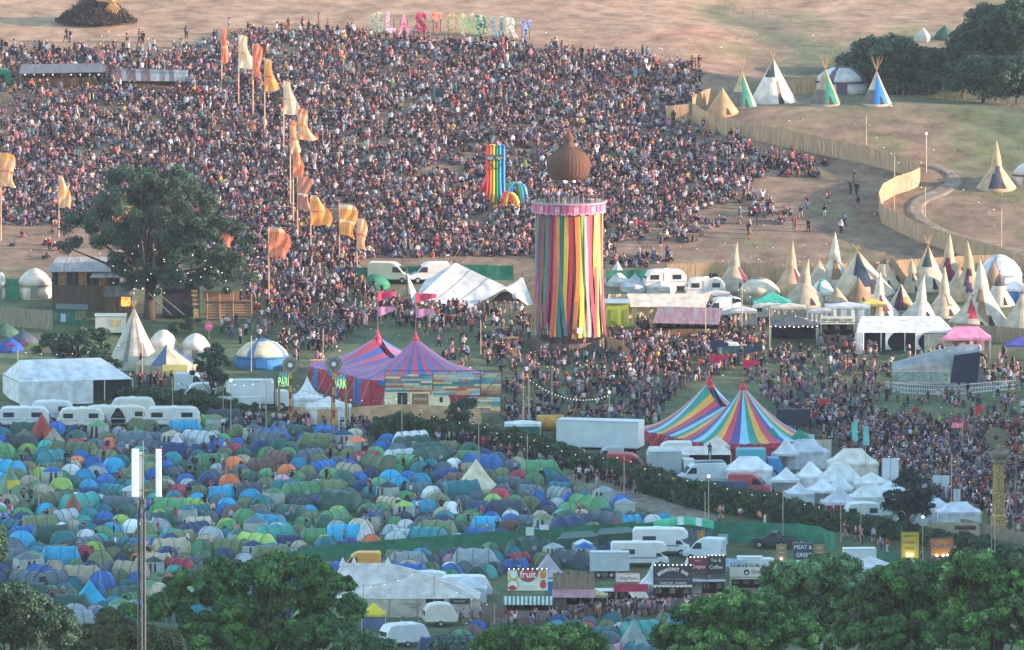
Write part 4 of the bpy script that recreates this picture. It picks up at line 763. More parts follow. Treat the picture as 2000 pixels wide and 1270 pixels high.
# --- white stretch tent behind the square
def stretch_tent():
    u0, v0 = 900, 602; k = mp(u0, v0); root = T('stretch_tent', 'large pale grey stretch marquee with pointed masts behind the crowded square', 'marquee', u0, v0)
    for q in (830, 860, 890, 920, 950, 985): p = P(q, 580); FOOT.append((p.x, p.y, 3.2))
    def pt(u, v, dy): # pixel + offset away from camera in metres
        p = P(u0, v0); y = p.y+dy; X = (u-1000)/F; Y = (635-v)/F; t = y/(cos(PT)+Y*sin(PT)); return Vector((X*t, y, (-sin(PT)+Y*cos(PT))*t))-p
    m = canvas('#c9cbc9', 'stretch_canvas'); b = MB(m)
    TL = pt(889, 513, 5); A = pt(804, 592, .5); B = pt(915, 604, 0); C = pt(991, 561, 3); D = pt(1040, 604, 1); E = pt(1021, 541, 4.5); Fp = pt(830, 548, 6); Gp = pt(795, 533, 3)
    b.quadp(A, B, C, TL, 10, 10, sag=.35); b.quadp(Fp, A+Vector((.0, .3, .0)), TL, TL, 6, 6, sag=.1); b.make('canopy', root, smooth=True)
    b = MB(m); b.quadp(C, pt(1003, 556, 2.8), E, C+Vector((0, .2, 0)), 4, 4); b.quadp(pt(985, 563, 2.9), D, D+Vector((.1, .4, .5)), E, 6, 6, sag=.25); b.make('side_canopy', root, smooth=True)
    b = MB(m); b.quadp(Gp, Gp, pt(815, 575, 2), pt(795, 572, 3), 4, 6); b.quadp(Gp, Gp, pt(805, 590, 1), pt(815, 575, 2), 4, 6); b.make('mast_flap', root, smooth=True)
    for a, q in ((TL, .1), (E, .1), (Gp, .1)): MB(wood('#5f5449', 'tent_mast')).tube((a.x, a.y, a.z-5.2), (a.x, a.y, a.z+.5), .09).make('mast', root)
    seam = MB(mat('seam_dark', '#8b8f8e', .8))
    for q in (.3, .64): seam.path([(A*(1-q)+B*q)*(1-t)+(TL*(1-q)+C*q)*t+Vector((0, -.02, .03-.35*16*q*(1-q)*t*(1-t))) for t in [i/12 for i in range(13)]], .045, 4)
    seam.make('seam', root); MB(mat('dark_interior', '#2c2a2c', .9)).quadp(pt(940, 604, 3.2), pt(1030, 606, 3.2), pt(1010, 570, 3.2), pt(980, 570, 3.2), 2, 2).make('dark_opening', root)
    o = MB(mat('paper_lantern', '#b9b6b4', .7)).ball((0, 0, 0), .42, 10); o.make('lantern', root, loc=pt(1007, 578, 0.5)); MB(mat('paper_lantern', '#b9b6b4', .7)).ball((0, 0, 0), .3, 10).make('lantern', root, loc=pt(1007, 592, 0.5))
stretch_tent()
def scene_pole(u, vt, vb, lean, label, c='#6d6152'):
    k = mp(u, vb); r = T('leaning_pole', label, 'pole', u, vb); MB(wood(c, 'timber_pole')).tube((0, 0, -.2), (lean*k, 0, (vb-vt)*k), .07, .05).make('shaft', r)
scene_pole(808, 481, 540, -30, 'leaning bare mast rising left of the stretch marquee')
scene_pole(1019, 540, 560, 22, 'short leaning prop beside the ribbon tower foot')
# --- driftwood plant sculptures behind the stretch tent
for (u, vb, n, sp, lab, c) in ((880, 520, 9, 36, 'spindly branching sculpture spreading above the stretch marquee', '#9a7a62'), (968, 545, 6, 22, 'yellow tipped branching sculpture right of the stretch marquee', '#c39a5c')):
    r = T('branch_sculpture', lab, 'sculpture', u, vb); k = mp(u, vb); b = MB(wood(c, 'sculpture_wood')); q = random.Random(u)
    for i in range(n): a = R_(15+150*i/(n-1)); e = Vector((cos(a)*sp*k, q.uniform(-.4, .4), sin(a)*sp*.75*k)); b.tube((0, 0, .3), e*.6, .08, .05, 4); b.tube(e*.6, e+Vector((q.uniform(-.3, .3), 0, .3)), .05, .08, 4)
    b.make('branches', r); MB(wood(c, 'sculpture_wood')).tube((0, 0, -.2), (0, 0, .6), .15).make('stem', r)
# --- onion: clap-board hut under the big tree
def hut():
    u, vb = 172, 608; k = mp(u, vb); r = T('timber_hut', 'dark timber bar hut with corrugated tin roofs and painted panels under the big tree', 'hut', u, vb, foot=5); FOOT.append((P(230, 590).x, P(230, 590).y, 4.5)); W = 142*k; x0 = -W/2; wd = wood('#5a4a40', 'hut_boards'); 
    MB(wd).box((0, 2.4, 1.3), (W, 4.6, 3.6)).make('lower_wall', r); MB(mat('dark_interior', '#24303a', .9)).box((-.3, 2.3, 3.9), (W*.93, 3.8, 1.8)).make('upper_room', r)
    for x in (x0+.15, x0+2.6, x0+4.8, x0+6.6): MB(wd).box((x, .25, 3.9), (.22, .2, 1.8)).make('corner_post', r)
    MB(corr('#8a8580', '#a69a90')).slab([(x0-.6, -.7, 4.75), (W*.52, -.7, 4.75), (W*.52, 4.6, 6.0), (x0+.5, 4.6, 6.0)], .08).make('roof', r)
    MB(corr('#a9aaa6', '#8f8f8c')).slab([(x0+4.6, -1.5, 4.15), (W*.62, -1.5, 4.15), (W*.62, .6, 5.0), (x0+5.4, .6, 5.0)], .07).make('awning_roof', r)
    MB(corr('#8b8984', '#767068')).slab([(x0+6.2, -2.2, 1.95), (x0+9.3, -2.2, 1.95), (x0+9.3, .0, 3.0), (x0+6.2, .0, 3.0)], .07).make('porch_roof', r)
    MB(wood('#66503f', 'hut_boards')).box((x0+8.0, -.9, .9), (3.2, 2.0, 2.0)).make('porch', r)
    for i, x in enumerate((x0+1.3, x0+3.7, x0+6.0)):
        MB(mat('mural_panel', '#b8643e', .7, .5, 3, col2='#57664a')).box((x, .0, 4.0), (1.0 if i < 2 else .8, .08, 1.75)).make('painted_panel', r)
    MB(mat('lit_sign', '#f0a040', .5, .6, 5, col2='#c84a2a', emit=.8)).box((x0+8.9, -2.02, 1.35), (1.1, .06, 1.1)).make('lit_panel', r); MB(wood('#a3683c', 'sign_frame_wood')).box((x0+7.55, -2.0, 1.1), (.12, .1, 1.9)).make('frame_post', r)
    r2 = T('green_kiosk', 'small dark green kiosk with felt roof in front of the timber hut', 'kiosk', 140, 634, foot=2); MB(wood('#2f6a58', 'kiosk_boards')).box((0, 1, .9), (3.4, 2, 2.0)).make('wall', r2); MB(mat('roofing_felt', '#5d6a66', .9)).slab([(-1.9, -.2, 1.85), (1.9, -.2, 1.75), (1.9, 2.2, 2.1), (-1.9, 2.2, 2.2)], .1).make('roof', r2); MB(mat('kiosk_notice', '#aebfc4', .7)).box((-1.0, -.03, .8), (.6, .05, 1.0)).make('notice', r2); MB(mat('mural_panel', '#a08a4e', .7, .5, 4, col2='#3d5a50')).box((1.0, -.03, 1.1), (1.0, .05, 1.1)).make('painted_panel', r2)
    r3 = T('white_kiosk', 'white catering cabin with serving hatch behind the large pale tipi', 'kiosk', 216, 655, foot=2); MB(metal('#c9c4b6')).box((0, 1, 1.3), (3.6, 2, 2.0)).make('wall', r3); MB(metal('#d8d4c8', 'cabin_roof')).box((0, 1, 2.36), (3.8, 2.3, .12)).make('roof', r3); MB(mat('warm_hatch', '#c9b27c', .6, .3, 4)).box((.6, -.02, 1.45), (1.3, .06, .8)).make('hatch', r3)
    # log terrace right of the tree
    u, vb = 445, 625; r = T('log_terrace', 'raised log walled terrace with timber deck right of the big tree', 'terrace', u, vb, foot=3.5); b = MB(wood('#a47a58', 'logs'))
    for j in range(7): b.tube((-2.6, 0, .2+j*.32), (2.9, -.1+.02*j, .2+j*.32), .13, .13, 7)
    b.make('log_wall', r); MB(wood('#9a6f55', 'deck_wall')).box((-.8, .9, 2.7), (4.3, .12, 1.3)).make('pink_boards', r); MB(wood('#6b5544')).box((0, .6, 2.2), (5.6, 1.8, .1)).make('deck', r)
    for x in (-2.5, -1, .6, 2.8): MB(wood('#8a6a50', 'terrace_post')).tube((x, -.15, 0), (x, -.15, 3.2), .09).make('post', r)
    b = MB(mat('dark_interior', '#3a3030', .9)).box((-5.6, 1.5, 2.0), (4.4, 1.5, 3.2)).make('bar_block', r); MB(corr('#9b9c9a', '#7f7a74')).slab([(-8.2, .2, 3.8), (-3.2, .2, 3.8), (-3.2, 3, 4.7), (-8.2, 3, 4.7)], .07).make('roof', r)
    for i in (0, 1): MB(wood('#a8a29a', 'stair_rail')).tube((-9.3+i*1.1, -1.4, 3.3), (-6.6+i*1.5, -2.8, .9), .07).make('stair_rail', r)
hut()
# signpost with many boards; round pink sign
r = T('signpost', 'tall wooden signpost stacked with many small boards before the log terrace', 'signpost', 381, 652); k = mp(381, 652)
MB(wood('#a8794f', 'timber')).box((0, 0, 2.6), (.22, .22, 5.3)).make('post', r)
for i in range(8): MB(wood(['#c98a52', '#8a5a44', '#d9a468', '#6d5a4c'][i % 4], 'sign_plank')).box((rnd.uniform(-.08, .08), -.14, 5.1-i*.26), (.72, .05, .2), 0).make('plank', r)
MB(mat('painted_board', '#c9803e', .7, .5, 5, col2='#e3c07a')).box((.12, -.16, 2.4), (.62, .06, 1.2)).make('painted_board', r)
r = T('round_sign', 'round pink disc sign on a thin post right of the signpost', 'sign', 408, 662); MB(wood('#9c8a74', 'timber')).tube((0, 0, 0), (0, 0, 2.0), .05).make('post', r); MB(metal('#d4527e', 'sign_face')).tube((0, -.03, 1.5), (0, .03, 1.5), .5, .5, 20).make('disc', r); MB(metal('#e8b6c4', 'sign_print')).box((0, -.05, 1.55), (.6, .03, .1)).make('print', r)
# --- painted slat screens, trailer and brown wall by the blue big top
def slat_screens():
    cs = ['#3f8f96', '#c9ac7c', '#d87a6a', '#e8d6a0', '#4a9aa6', '#b9c4b8', '#c4604e', '#2f7f88', '#e0c27a', '#8fb3b0', '#d99a74']
    r = T('slat_screen', 'long scaffold screen clad in multicoloured horizontal slats beside blue pink big top', 'screen', 862, 806, foot=1.5); k = mp(862, 806); q = random.Random(8)
    for u in (790, 830, 880, 920, 960): p = P(u, 790); FOOT.append((p.x, p.y, 2.4))
    X = lambda u: (u-862)*k; Z = lambda v: (806-v)*k; fr = MB(metal('#5a4a44', 'scaffold_tube')); ms = [mat('slat_paint', c, .5, .2, 2, spec=.5) for c in cs]
    def panel(u0, u1, v0, v1, dy, name):
        b = MB(*ms); v = v0
        while v < v1:
            u = u0
            while u < u1: e = min(u1, u+q.uniform(14, 50)); b.box(((X(u)+X(e))/2, dy+q.uniform(-.05, .05), Z(v)-.1), (X(e)-X(u)-.05, .05, .22), 0, q.randrange(len(cs))); u = e
            v += 4.4
        b.make(name, r)
    panel(752, 845, 731, 768, 0, 'slat_panel'); panel(846, 938, 728, 770, -.1, 'slat_panel'); panel(938, 980, 729, 770, .4, 'slat_panel'); panel(915, 978, 776, 806, 0, 'slat_panel')
    for u in (752, 799, 846, 893, 938, 980): fr.tube((X(u), .2, -.2), (X(u), .2, Z(724)), .06)
    for v in (724, 770, 790): fr.tube((X(752), .22, Z(v)), (X(980), .22, Z(v)), .05)
    for u in (846, 880, 915, 945): fr.tube((X(u), .15, Z(770)), (X(u+33), .15, Z(726)), .045); fr.tube((X(u+33), .15, Z(770)), (X(u), .15, Z(806)), .045)
    fr.make('scaffold_frame', r)
    r = T('catering_trailer', 'cream catering trailer with dark and brown menu boards beneath the slat screens', 'food trailer', 815, 806, foot=3); W = 128*k
    o = MB(metal('#efe0b4', 'trailer_paint')).prism([(-W/2, .5), (-W/2, 2.45), (W/2-.9, 2.45), (W/2-.2, 2.0), (W/2, 1.3), (W/2, .5)], 0, 2.2).make('body', r); MB(mat('menu_dark', '#2c3038', .6)).box((-1.7, -.03, 1.45), (1.15, .06, 1.7)).make('menu_board', r)
    m = MB(wood('#9a7452', 'menu_wood')).box((.35, -.03, 1.45), (1.9, .06, 1.5)).make('menu_board', r); text('FOXPER', .42, mat('sign_paint', '#e8dcc4', .6), r, (.35, -.09, 1.55)); MB(GL()).box((2.75, -.02, 1.5), (.35, .05, .6)).make('window', r); wheel(r, .2, .15, .33); wheel(r, .2, 2.0, .33)
    bell(P(868, 800), 1.9, 2.0, 'low green pyramid tent in front of the catering trailer', '#3f6f58', wall=.1, name='pyramid_tent', n=4, rz=45, sag=1.05)
    r = T('scrim_wall', 'long tan hessian wall in front of the blue pink big top', 'fence', 560, 824); p0 = P(560, 824); b = MB(canvas('#c9a27c', 'hessian')); pts = [(566, 826), (640, 832), (700, 827), (760, 822), (820, 822), (880, 826), (940, 832)]
    for a, c in zip(pts[:-1], pts[1:]):
        A = P(*a)-p0; C = P(*c)-p0; FOOT.append((P(*a).x, P(*a).y, 1.2)); b.grid(lambda x, y: Vector((A.x+(C.x-A.x)*x, A.y+(C.y-A.y)*x+.06*sin(x*PI*3), A.z*(1-x)+C.z*x+y*1.95-.05)), 8, 2)
    b.make('hessian', r)
    for a in pts: MB(wood('#8a6d52', 'fence_post')).tube((0, .12, 0), (0, .12, 2.1), .06).make('post', r, loc=P(*a)-p0)
slat_screens()
# --- totem masts with discs and the upright lettering
def totem(u, vt, vb, label, disc=True, cols=('#8a3a34', '#b98a3c'), r_=.17):
    k = mp(u, vb); H = (vb-vt)*k; r = T('totem_pole', label, 'totem', u, vb); b = MB(*[mat('totem_paint', c, .6, .2, 4) for c in cols]); n = 9
    for i in range(n): b.lathe([(r_*(1+.25*(i % 2)), H*i/n), (r_*(1.15-.2*(i % 2)), H*(i+1)/n)], 9, i % 2)
    b.make('shaft', r)
    if disc:
        MB(mat('disc_stone', '#8f8672', .6, .4, 5)).tube((0, -.12, H), (0, .12, H), .95, .95, 22).make('disc', r); MB(mat('disc_inner', '#6c665c', .6, .3, 6)).tube((0, -.17, H), (0, .0, H), .62, .62, 18).make('disc_inlay', r); MB(mat('disc_centre', '#dfe4e2', .3)).tube((0, -.22, H), (0, .0, H), .27, .27, 14).make('disc_centre', r)
    return r
totem(567, 712, 832, 'slim totem pole with stone disc top beside white pagoda tent'); totem(652, 710, 846, 'slim totem pole with stone disc top before blue pink big top')
totem(545, 740, 826, 'bare striped totem pole left of the white pagoda tent', False, ('#7b8a4a', '#a8703e'), .13); totem(676, 745, 842, 'bare striped totem pole by the ladder', False, ('#7b8a4a', '#a8703e'), .13)
for (u, vt, vb, lab) in ((556, 738, 828, 'green lit upright lettering on a frame between the left totem poles'), (664, 742, 843, 'green lit upright lettering on a frame between the right totem poles')):
    r = T('letter_sign', lab, 'sign', u, vb); k = mp(u, vb); z = (vb-vt-8)*k
    text('PARK', 1.45, mat('neon_green', '#b6d65a', .5, .25, 3, col2='#4fae9a', emit=.35), r, (0, -.1, z), sx=.42, ext=.05, off=.02); text('PARK', 1.25, mat('neon_teal', '#5aa6a8', .5, .2, 3, emit=.15), r, (.03, .12, z+.65), sx=.42, ext=.05)
    MB(wood('#5b5148', 'sign_frame_wood')).box((0, .05, z-.35), (2.1, .1, .1)).make('rail', r); MB(wood('#5b5148', 'sign_frame_wood')).box((0, .05, z+.35), (2.1, .1, .1)).make('rail', r)
    for x in (-.95, .95): MB(wood('#5b5148', 'sign_frame_wood')).tube((x, .08, 0), (x, .08, z+.9), .05).make('post', r)
r = T('step_ladder', 'tall pale step ladder standing by the totem poles', 'ladder', 668, 858); b = MB(metal('#c6cac8', 'ladder_metal'))
for s in (-1, 1):
    for d in (-1, 1): b.tube((s*.45, d*.9, 0), (s*.2, 0, 4.3), .045, n=4)
for i in range(11): t = i/11; b.tube((-.45+.25*t, -.9*(1-t), 4.3*t), (.45-.25*t, -.9*(1-t), 4.3*t), .03, n=4)
b.make('frame', r)
# --- white frame marquee, left
def frame_marquee(u, vb, W, Dp, ez, rz_, H, label, rz, col='#cfd3d4', openr=.35, foot=5):
    r = T('frame_marquee', label, 'marquee', u, vb, rz, foot=foot); c = canvas(col, 'marquee_vinyl')
    MB(c).quadp((-W/2, -Dp/2, ez), (W/2, -Dp/2, ez), (W/2-rz_, 0, H), (-W/2+rz_*.4, 0, H), 12, 4, sag=.04).make('front_roof', r); MB(c).quadp((W/2, Dp/2, ez), (-W/2, Dp/2, ez), (-W/2+rz_*.4, 0, H), (W/2-rz_, 0, H), 12, 4).make('rear_roof', r)
    MB(c).slab([(W/2, -Dp/2, ez), (W/2, Dp/2, ez), (W/2-rz_, 0, H)], .03).make('gable', r); MB(c).slab([(-W/2, Dp/2, ez), (-W/2, -Dp/2, ez), (-W/2+rz_*.4, 0, H)], .03).make('gable', r)
    wx = W*(1-openr)-W/2; MB(canvas(col, 'marquee_wall')).grid(lambda x, y: Vector((-W/2+x*(wx+W/2), -Dp/2+.04*sin(x*26), -.3+y*(ez+.28))), 24, 1).make('front_wall', r); MB(canvas(col, 'marquee_wall')).box((-W/2+.02, 0, ez/2-.1), (.04, Dp*.98, ez)).make('side_wall', r)
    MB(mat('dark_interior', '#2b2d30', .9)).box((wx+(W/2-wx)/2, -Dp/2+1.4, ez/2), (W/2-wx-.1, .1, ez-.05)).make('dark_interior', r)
    for i in range(5): MB(metal('#c8cccc', 'frame_metal')).box((-W/2+i*W/4, -Dp/2-.03, ez/2), (.09, .09, ez)).make('leg', r)
    return r
k = mp(110, 790); frame_marquee(132, 776, 13.4, 9.0, 2.4, 2.8, 4.5, 'big white frame marquee with an open right bay at the left edge', 15, foot=6); FOOT.append((P(20, 780).x, P(20, 780).y, 5)); FOOT.append((P(200, 780).x, P(200, 780).y, 4))
# --- yurts and round tents
def yurt(u, vb, wpx, hpx, label, col='#d6d0c4', band=None, cap=None, wallc=None, wall=.42, n=20, name='yurt', radial=None, group=None):
    k = mp(u, vb); R = wpx*k/2; vc = vb-R*3.5; H = (vc-vb+hpx)*k; r = T(name, label, 'round tent', u, vc, group=group, foot=R); w_ = H*wall
    MB(canvas(col), canvas(radial or col, 'trim_canvas')).lathe([(R*1.02, w_-.05), (R*.9, w_+(H-w_)*.34), (R*.62, w_+(H-w_)*.72), (R*.3, w_+(H-w_)*.95), (R*.14, H)], n, (lambda q, j: 1 if radial and q % 5 == 3 else 0)).make('roof', r, smooth=True)
    MB(canvas(wallc or col, 'yurt_wall')).lathe([(R, -.6), (R, w_)], n).make('wall', r, smooth=True)
    if band: MB(canvas(band, 'band_canvas')).lathe([(R*1.04, w_-.12), (R*1.04, w_+.1)], n).make('band', r)
    if cap: MB(canvas(cap, 'cap_canvas')).lathe([(R*.34, w_+(H-w_)*.94), (R*.16, H+.03), (.05, H+.1)], n).make('cap', r)
    MB(mat('door_cloth', band or '#7d7464', .8)).box((0, -R*1.02, w_*.45), (R*.42, .12, w_*.95)).make('door', r); return r
yurt(1643, 191, 102, 62, 'cream yurt with purple bands and door on the upper terrace', '#cfc8c2', '#5a4658', '#6a5468', radial='#6b5668')
yurt(2003, 363, 50, 44, 'white yurt cut by the right edge beyond the lone tipi', '#c8c4bc', '#6a6258')
yurt(1952, 566, 88, 68, 'white domed yurt with blue bands behind the right hand tipis', '#cfcfcc', '#7f93b0', '#b8c4cc', radial='#8fa3bc', wall=.35)
yurt(1483, 592, 82, 50, 'beige yurt with grey cap among the left of the tipis', '#c9bca4', None, '#6d6c70', '#a39a8a', wall=.3)
yurt(1606, 588, 46, 42, 'small green and white domed tent between tipis', '#cfd8d2', None, '#3fa98e', radial='#3fa98e', wall=.2)
yurt(68, 586, 68, 61, 'pleated cream yurt beside the green tarp left of the hut', '#d4cbbb', '#8f8778', '#cfc6b8', wall=.42)
yurt(2, 584, 24, 52, 'white yurt cut by the left edge near the hut', '#d2ccc0', None, None)
yurt(319, 706, 58, 62, 'off white hexagonal yurt right of the large pale tipi', '#d0ccc0', None, None, n=8)
yurt(382, 706, 58, 55, 'off white yurt with two dark windows near the round pink sign', '#d2cdc0', None, None, n=8)
r = yurt(512, 724, 104, 62, 'round cream tent with blue radial stripes and blue walls', '#c9bd9e', '#2f6ea0', '#4d78a4', '#3a78ac', .36, 20, 'round_tent', '#5b80a4')
# low cream tent with blue stripes open to the crowd
bell(cen(326, 742, 3.6), 3.7, 3.4, 'low wide beige tent with navy stripes above a yellow board', '#bdb195', wall=1.2, name='star_tent', n=12, col2='#3f5f80', sag=1.05)
bell(cen(272, 722, 1.7), 1.75, 3.2, 'small cream bell tent in front of the large pale tipi', '#d8ccb0', wall=.4)
for (u, vb, W, H, c, lab) in ((342, 744, 2.9, 1.75, '#cdbd6e', 'plain yellow board on posts below the low beige tent'),):
    r = T('notice_board', lab, 'board', u, vb+8); MB(mat('yellow_board', c, .7, .15)).box((0, 0, 1.5), (W, .08, H)).make('board', r)
    for x in (-1.2, 1.2): MB(wood('#6b5c4a', 'timber')).box((x, .1, .9), (.09, .09, 1.8)).make('post', r)
# --- pagodas and gazebos
def pagoda(u, vb, wpx, hpx, label, col='#dfe1e0', ev=.32, rz=45, cat='gazebo'):
    k = mp(u, vb); W = wpx*k; H = hpx*k; return gazebo(u, vb-W*1.4, W, W, label, col, rz-45, ev*H, H-W*1.4*k*.95, walls='fblr', sag=2.1, name='pagoda_tent', cat=cat)
pagoda(600, 800, 62, 66, 'white pagoda tent with tall point between totem poles')
gazebo(642, 824, 5.2, 3.6, 'low white flat peaked tent behind the right totem pole', '#d9d6d0', eave=1.9, H=3.0, walls='f')
# ================================================================ tipis
GT = 'tipis of the lower tipi village'; MR = '#6e3144'; NV = '#3a4354'; BR_ = '#8a6f54'; DG = '#4a5350'
def tp(*a, **k): k.setdefault('group', GT); return tipi(*a, **k)
UG = 'tipis on the upper terrace'
tipi(1411, 229, 68, 58, 'tan canvas conical tent leftmost on the upper terrace', body='#a98a66', group=UG, name='conical_tent')
tipi(1449, 214, 58, 76, 'grey and white tipi with green side panel beside the tallest upper tipi', poles=26, panels=((-95, -40, 0, .95, '#2f7a66', 0), (-180, -95, 0, .42, '#6d6a62', 0)), group=UG)
tipi(1510, 211, 94, 98, 'tallest white tipi of the upper terrace with dark grey crown', poles=14, panels=((-150, -78, .62, 1, '#4a4f52', 0), (-82, -60, .0, .52, '#8c7a68', 0)), body='#d9cfbf', group=UG, rz=0)
tipi(1612, 209, 64, 74, 'grey and white tipi with green side panel in front of the yurt', poles=28, panels=((-95, -40, 0, .95, '#2f7a66', 0), (-180, -95, 0, .42, '#6d6a62', 0)), group=UG)
tipi(1712, 208, 58, 70, 'grey and white tipi with bright blue side panel right of the yurt', poles=28, panels=((-100, -40, 0, .95, '#2f78c0', 0), (-180, -100, 0, .42, '#6d6a62', 0)), group=UG)
tipi(1946, 374, 78, 64, 'lone white tipi with dark diagonal band above the curved fence', flap=37, flapdir=0, panels=((-120, -72, 0, 1, '#4b4d58', 20),), group=None)
tp(1434, 571, 62, 66, 'cream tipi with maroon edge leftmost of the tipi village', flap=34, flapdir=.7, panels=((-45, -10, .2, .85, MR, -10),))
tp(1545, 583, 66, 76, 'cream tipi with maroon strip behind the beige yurt', flap=38, flapdir=.3, panels=((-70, -42, .35, .95, MR, 0),))
tp(1630, 562, 66, 70, 'cream tipi with brown strip and tall twisted flap', flap=40, flapdir=.1, panels=((-100, -70, .15, 1, BR_, 0),))
tp(1686, 582, 100, 94, 'wide cream tipi with large navy diagonal panel', poles=14, panels=((-100, -50, .15, 1, NV, -22),), lean=-12)
tp(1743, 553, 48, 54, 'small all brown tipi behind the village centre', body='#8f7558')
tp(1812, 570, 64, 92, 'cream tipi with dark grey crown and long bare poles', poles=20, panels=((-130, -70, .5, 1, DG, 0),), rz=0)
tp(1853, 560, 62, 72, 'cream tipi with maroon panel and tall flap beside the dark crowned one', flap=34, flapdir=.2, panels=((-110, -60, .1, 1, MR, -25),))
tp(1781, 572, 36, 52, 'narrow cream tipi with twisted dark flap', flap=16, flapdir=-.3, panels=((-90, -60, .4, 1, DG, 0),))
tp(1571, 602, 74, 62, 'cream tipi with swept back flap next to small peaked tent', flap=36, flapdir=.9)
tp(1677, 597, 48, 56, 'plain brown tipi in front of the navy panelled one', body='#8d7458')
tp(1634, 602, 46, 42, 'little cream pointed tent with brown wall band', panels=((-180, 180, 0, .28, '#8d7c68', 0),), name='pointed_tent')
tp(1892, 590, 64, 84, 'cream tipi with dark maroon crown and tall flap', flap=38, flapdir=-.3, panels=((-120, -60, .62, 1, '#5a3040', 0), (-100, -70, .2, .6, '#57465a', -30)))
tp(1952, 600, 50, 68, 'cream tipi with charcoal cap left of the right hand yurt', poles=6, panels=((-180, 180, .62, 1, '#4e4c52', 0),))
tp(1760, 610, 46, 56, 'cream tipi with maroon and orange lower panels', panels=((-130, -80, 0, .9, '#5a3a50', 0), (-80, -30, .0, .5, '#b88656', 0)))
tp(1717, 622, 64, 58, 'cream tipi with maroon side stripe in the front row', flap=34, flapdir=.3, panels=((-75, -48, .2, .95, '#7a3450', -20),))
tp(1844, 622, 62, 62, 'cream tipi with tall upright flap in the front row', flap=42, flapdir=.1, panels=((-70, -50, .3, .9, BR_, -20),))
tp(1916, 648, 92, 108, 'large cream tipi with long brown diagonal band', flap=36, flapdir=-.3, panels=((-95, -62, 0, 1, '#8e7353', -30),))
tp(1799, 624, 62, 48, 'cream tipi with leaning flap right of the maroon striped one', flap=40, flapdir=.6)
tp(1899, 651, 92, 72, 'cream tipi with open red panel at the front', poles=12, panels=((-95, -60, .35, .95, '#c23a4c', -30),))
tp(1997, 655, 74, 84, 'white tipi cut by the right edge of the picture', poles=16)
tipi(262, 724, 108, 124, 'large pale tipi with a dark vertical seam beside the big tree', poles=16, body='#b9b3a4', panels=((-72, -52, .0, .98, '#7c7a76', -14), (-110, -106, .1, .9, '#8b8880', 0)))
# ================================================================ wooden fences
fence([(1352, 236), (1388, 260), (1450, 272), (1528, 286), (1620, 306), (1685, 319), (1748, 336), (1782, 346), (1797, 362), (1780, 371), (1750, 380), (1725, 394), (1716, 412), (1722, 436), (1752, 452), (1790, 470), (1838, 486), (1890, 502), (1950, 518), (2030, 545)], 2.25, 'long curving tan board fence winding down the right hillside', '#a98d70', board=.22)
fence([(1300, 238), (1345, 234)], 2.0, 'short pale board fence closing the left end of the upper terrace', '#c09a72'); fence([(1352, 222), (1400, 200)], 2.0, 'short board fence running up beside the tan conical tent', '#a5815f')
fence([(1530, 186), (1570, 184), (1603, 182)], 2.0, 'board fence between the tallest upper tipi and the yurt', '#ad8a66')
fence([(1302, 548), (1400, 545), (1455, 545), (1470, 548), (1600, 548), (1700, 545), (1790, 538), (1880, 532), (1945, 530)], 2.0, 'tan board fence behind the tipi village', '#b0926f', board=.22)
fence([(1850, 660), (1940, 668), (2020, 675)], 1.9, 'grey board fence behind the pink gazebo', '#96836c', board=.22); fence([(1186, 690), (1215, 700), (1228, 720)], 2.0, 'short paling fence right of the ribbon tower', '#9a7a5c')
fence([(-20, 636), (40, 640), (103, 644)], 2.3, 'grey board fence left of the timber hut', '#8d8272', board=.3); fence([(945, 700), (1010, 696)], 1.0, 'low paling fence left of the tower', '#7f6650')
fence([(1800, 1012), (1870, 1036), (1940, 1052), (2030, 1072)], 1.4, 'low hessian coloured board fence along the hedge at the lower right', '#8e8370', board=.4)
fence([(380, 756), (240, 748)], 1.1, 'low grey fence under the low beige tent', '#7d7568', board=.3)
# wire and post fences on the hill
def wire_fence(pts, n, label, h=1.6, col='#6a675c'):
    W_ = [P(*p) for p in pts]; r = T('wire_fence', label, 'fence', loc=W_[0]); line = []
    for a, b in zip(W_[:-1], W_[1:]): line += [a.lerp(b, i/n) for i in range(n)]
    line.append(W_[-1]); line = [Vector((p.x, p.y, G(p.x, p.y)))-W_[0] for p in line]
    for p in line: MB(wood(col, 'fence_post')).tube((0, 0, -.2), (0, 0, h), .05, n=5).make('post', r, loc=p)
    b = MB(metal('#6f7068', 'wire'))
    for z in (.5, 1.0, h-.08): b.path([p+Vector((0, 0, z)) for p in line], .018, 3)
    b.make('wire', r)
wire_fence([(1740, 186), (1800, 190), (1870, 196), (1940, 200), (2010, 222)], 5, 'thin post and wire fence below the dark wood at the right')
wire_fence([(1415, 30), (1470, 42), (1545, 62)], 3, 'thin post and wire fence on the far hill near the top edge'); wire_fence([(1625, 110), (1700, 148), (1745, 172)], 4, 'thin wire fence running down behind the blue panelled tipi', 2.0)
def rail_fence(pts, label, h=1.2, col='#5f5348'):
    W_ = [P(*p) for p in pts]; r = T('rail_fence', label, 'fence', loc=W_[0]); o = W_[0]
    for a, c in zip(W_[:-1], W_[1:]):
        for z in (.45, 1.0): MB(wood(col, 'rail')).tube(a-o+Vector((0, 0, z)), c-o+Vector((0, 0, z)), .055, n=4).make('rail', r)
    for p in W_: MB(wood(col, 'fence_post')).box((0, 0, h/2), (.14, .14, h+.1)).make('post', r, loc=p-o)
rail_fence([(1442, 706), (1476, 704), (1508, 704), (1545, 707), (1585, 703), (1620, 708)], 'dark post and rail fence in front of the black awning bar')
rail_fence([(1180, 672), (1215, 676), (1250, 674), (1290, 676)], 'dark post and rail fence right of the ribbon tower')
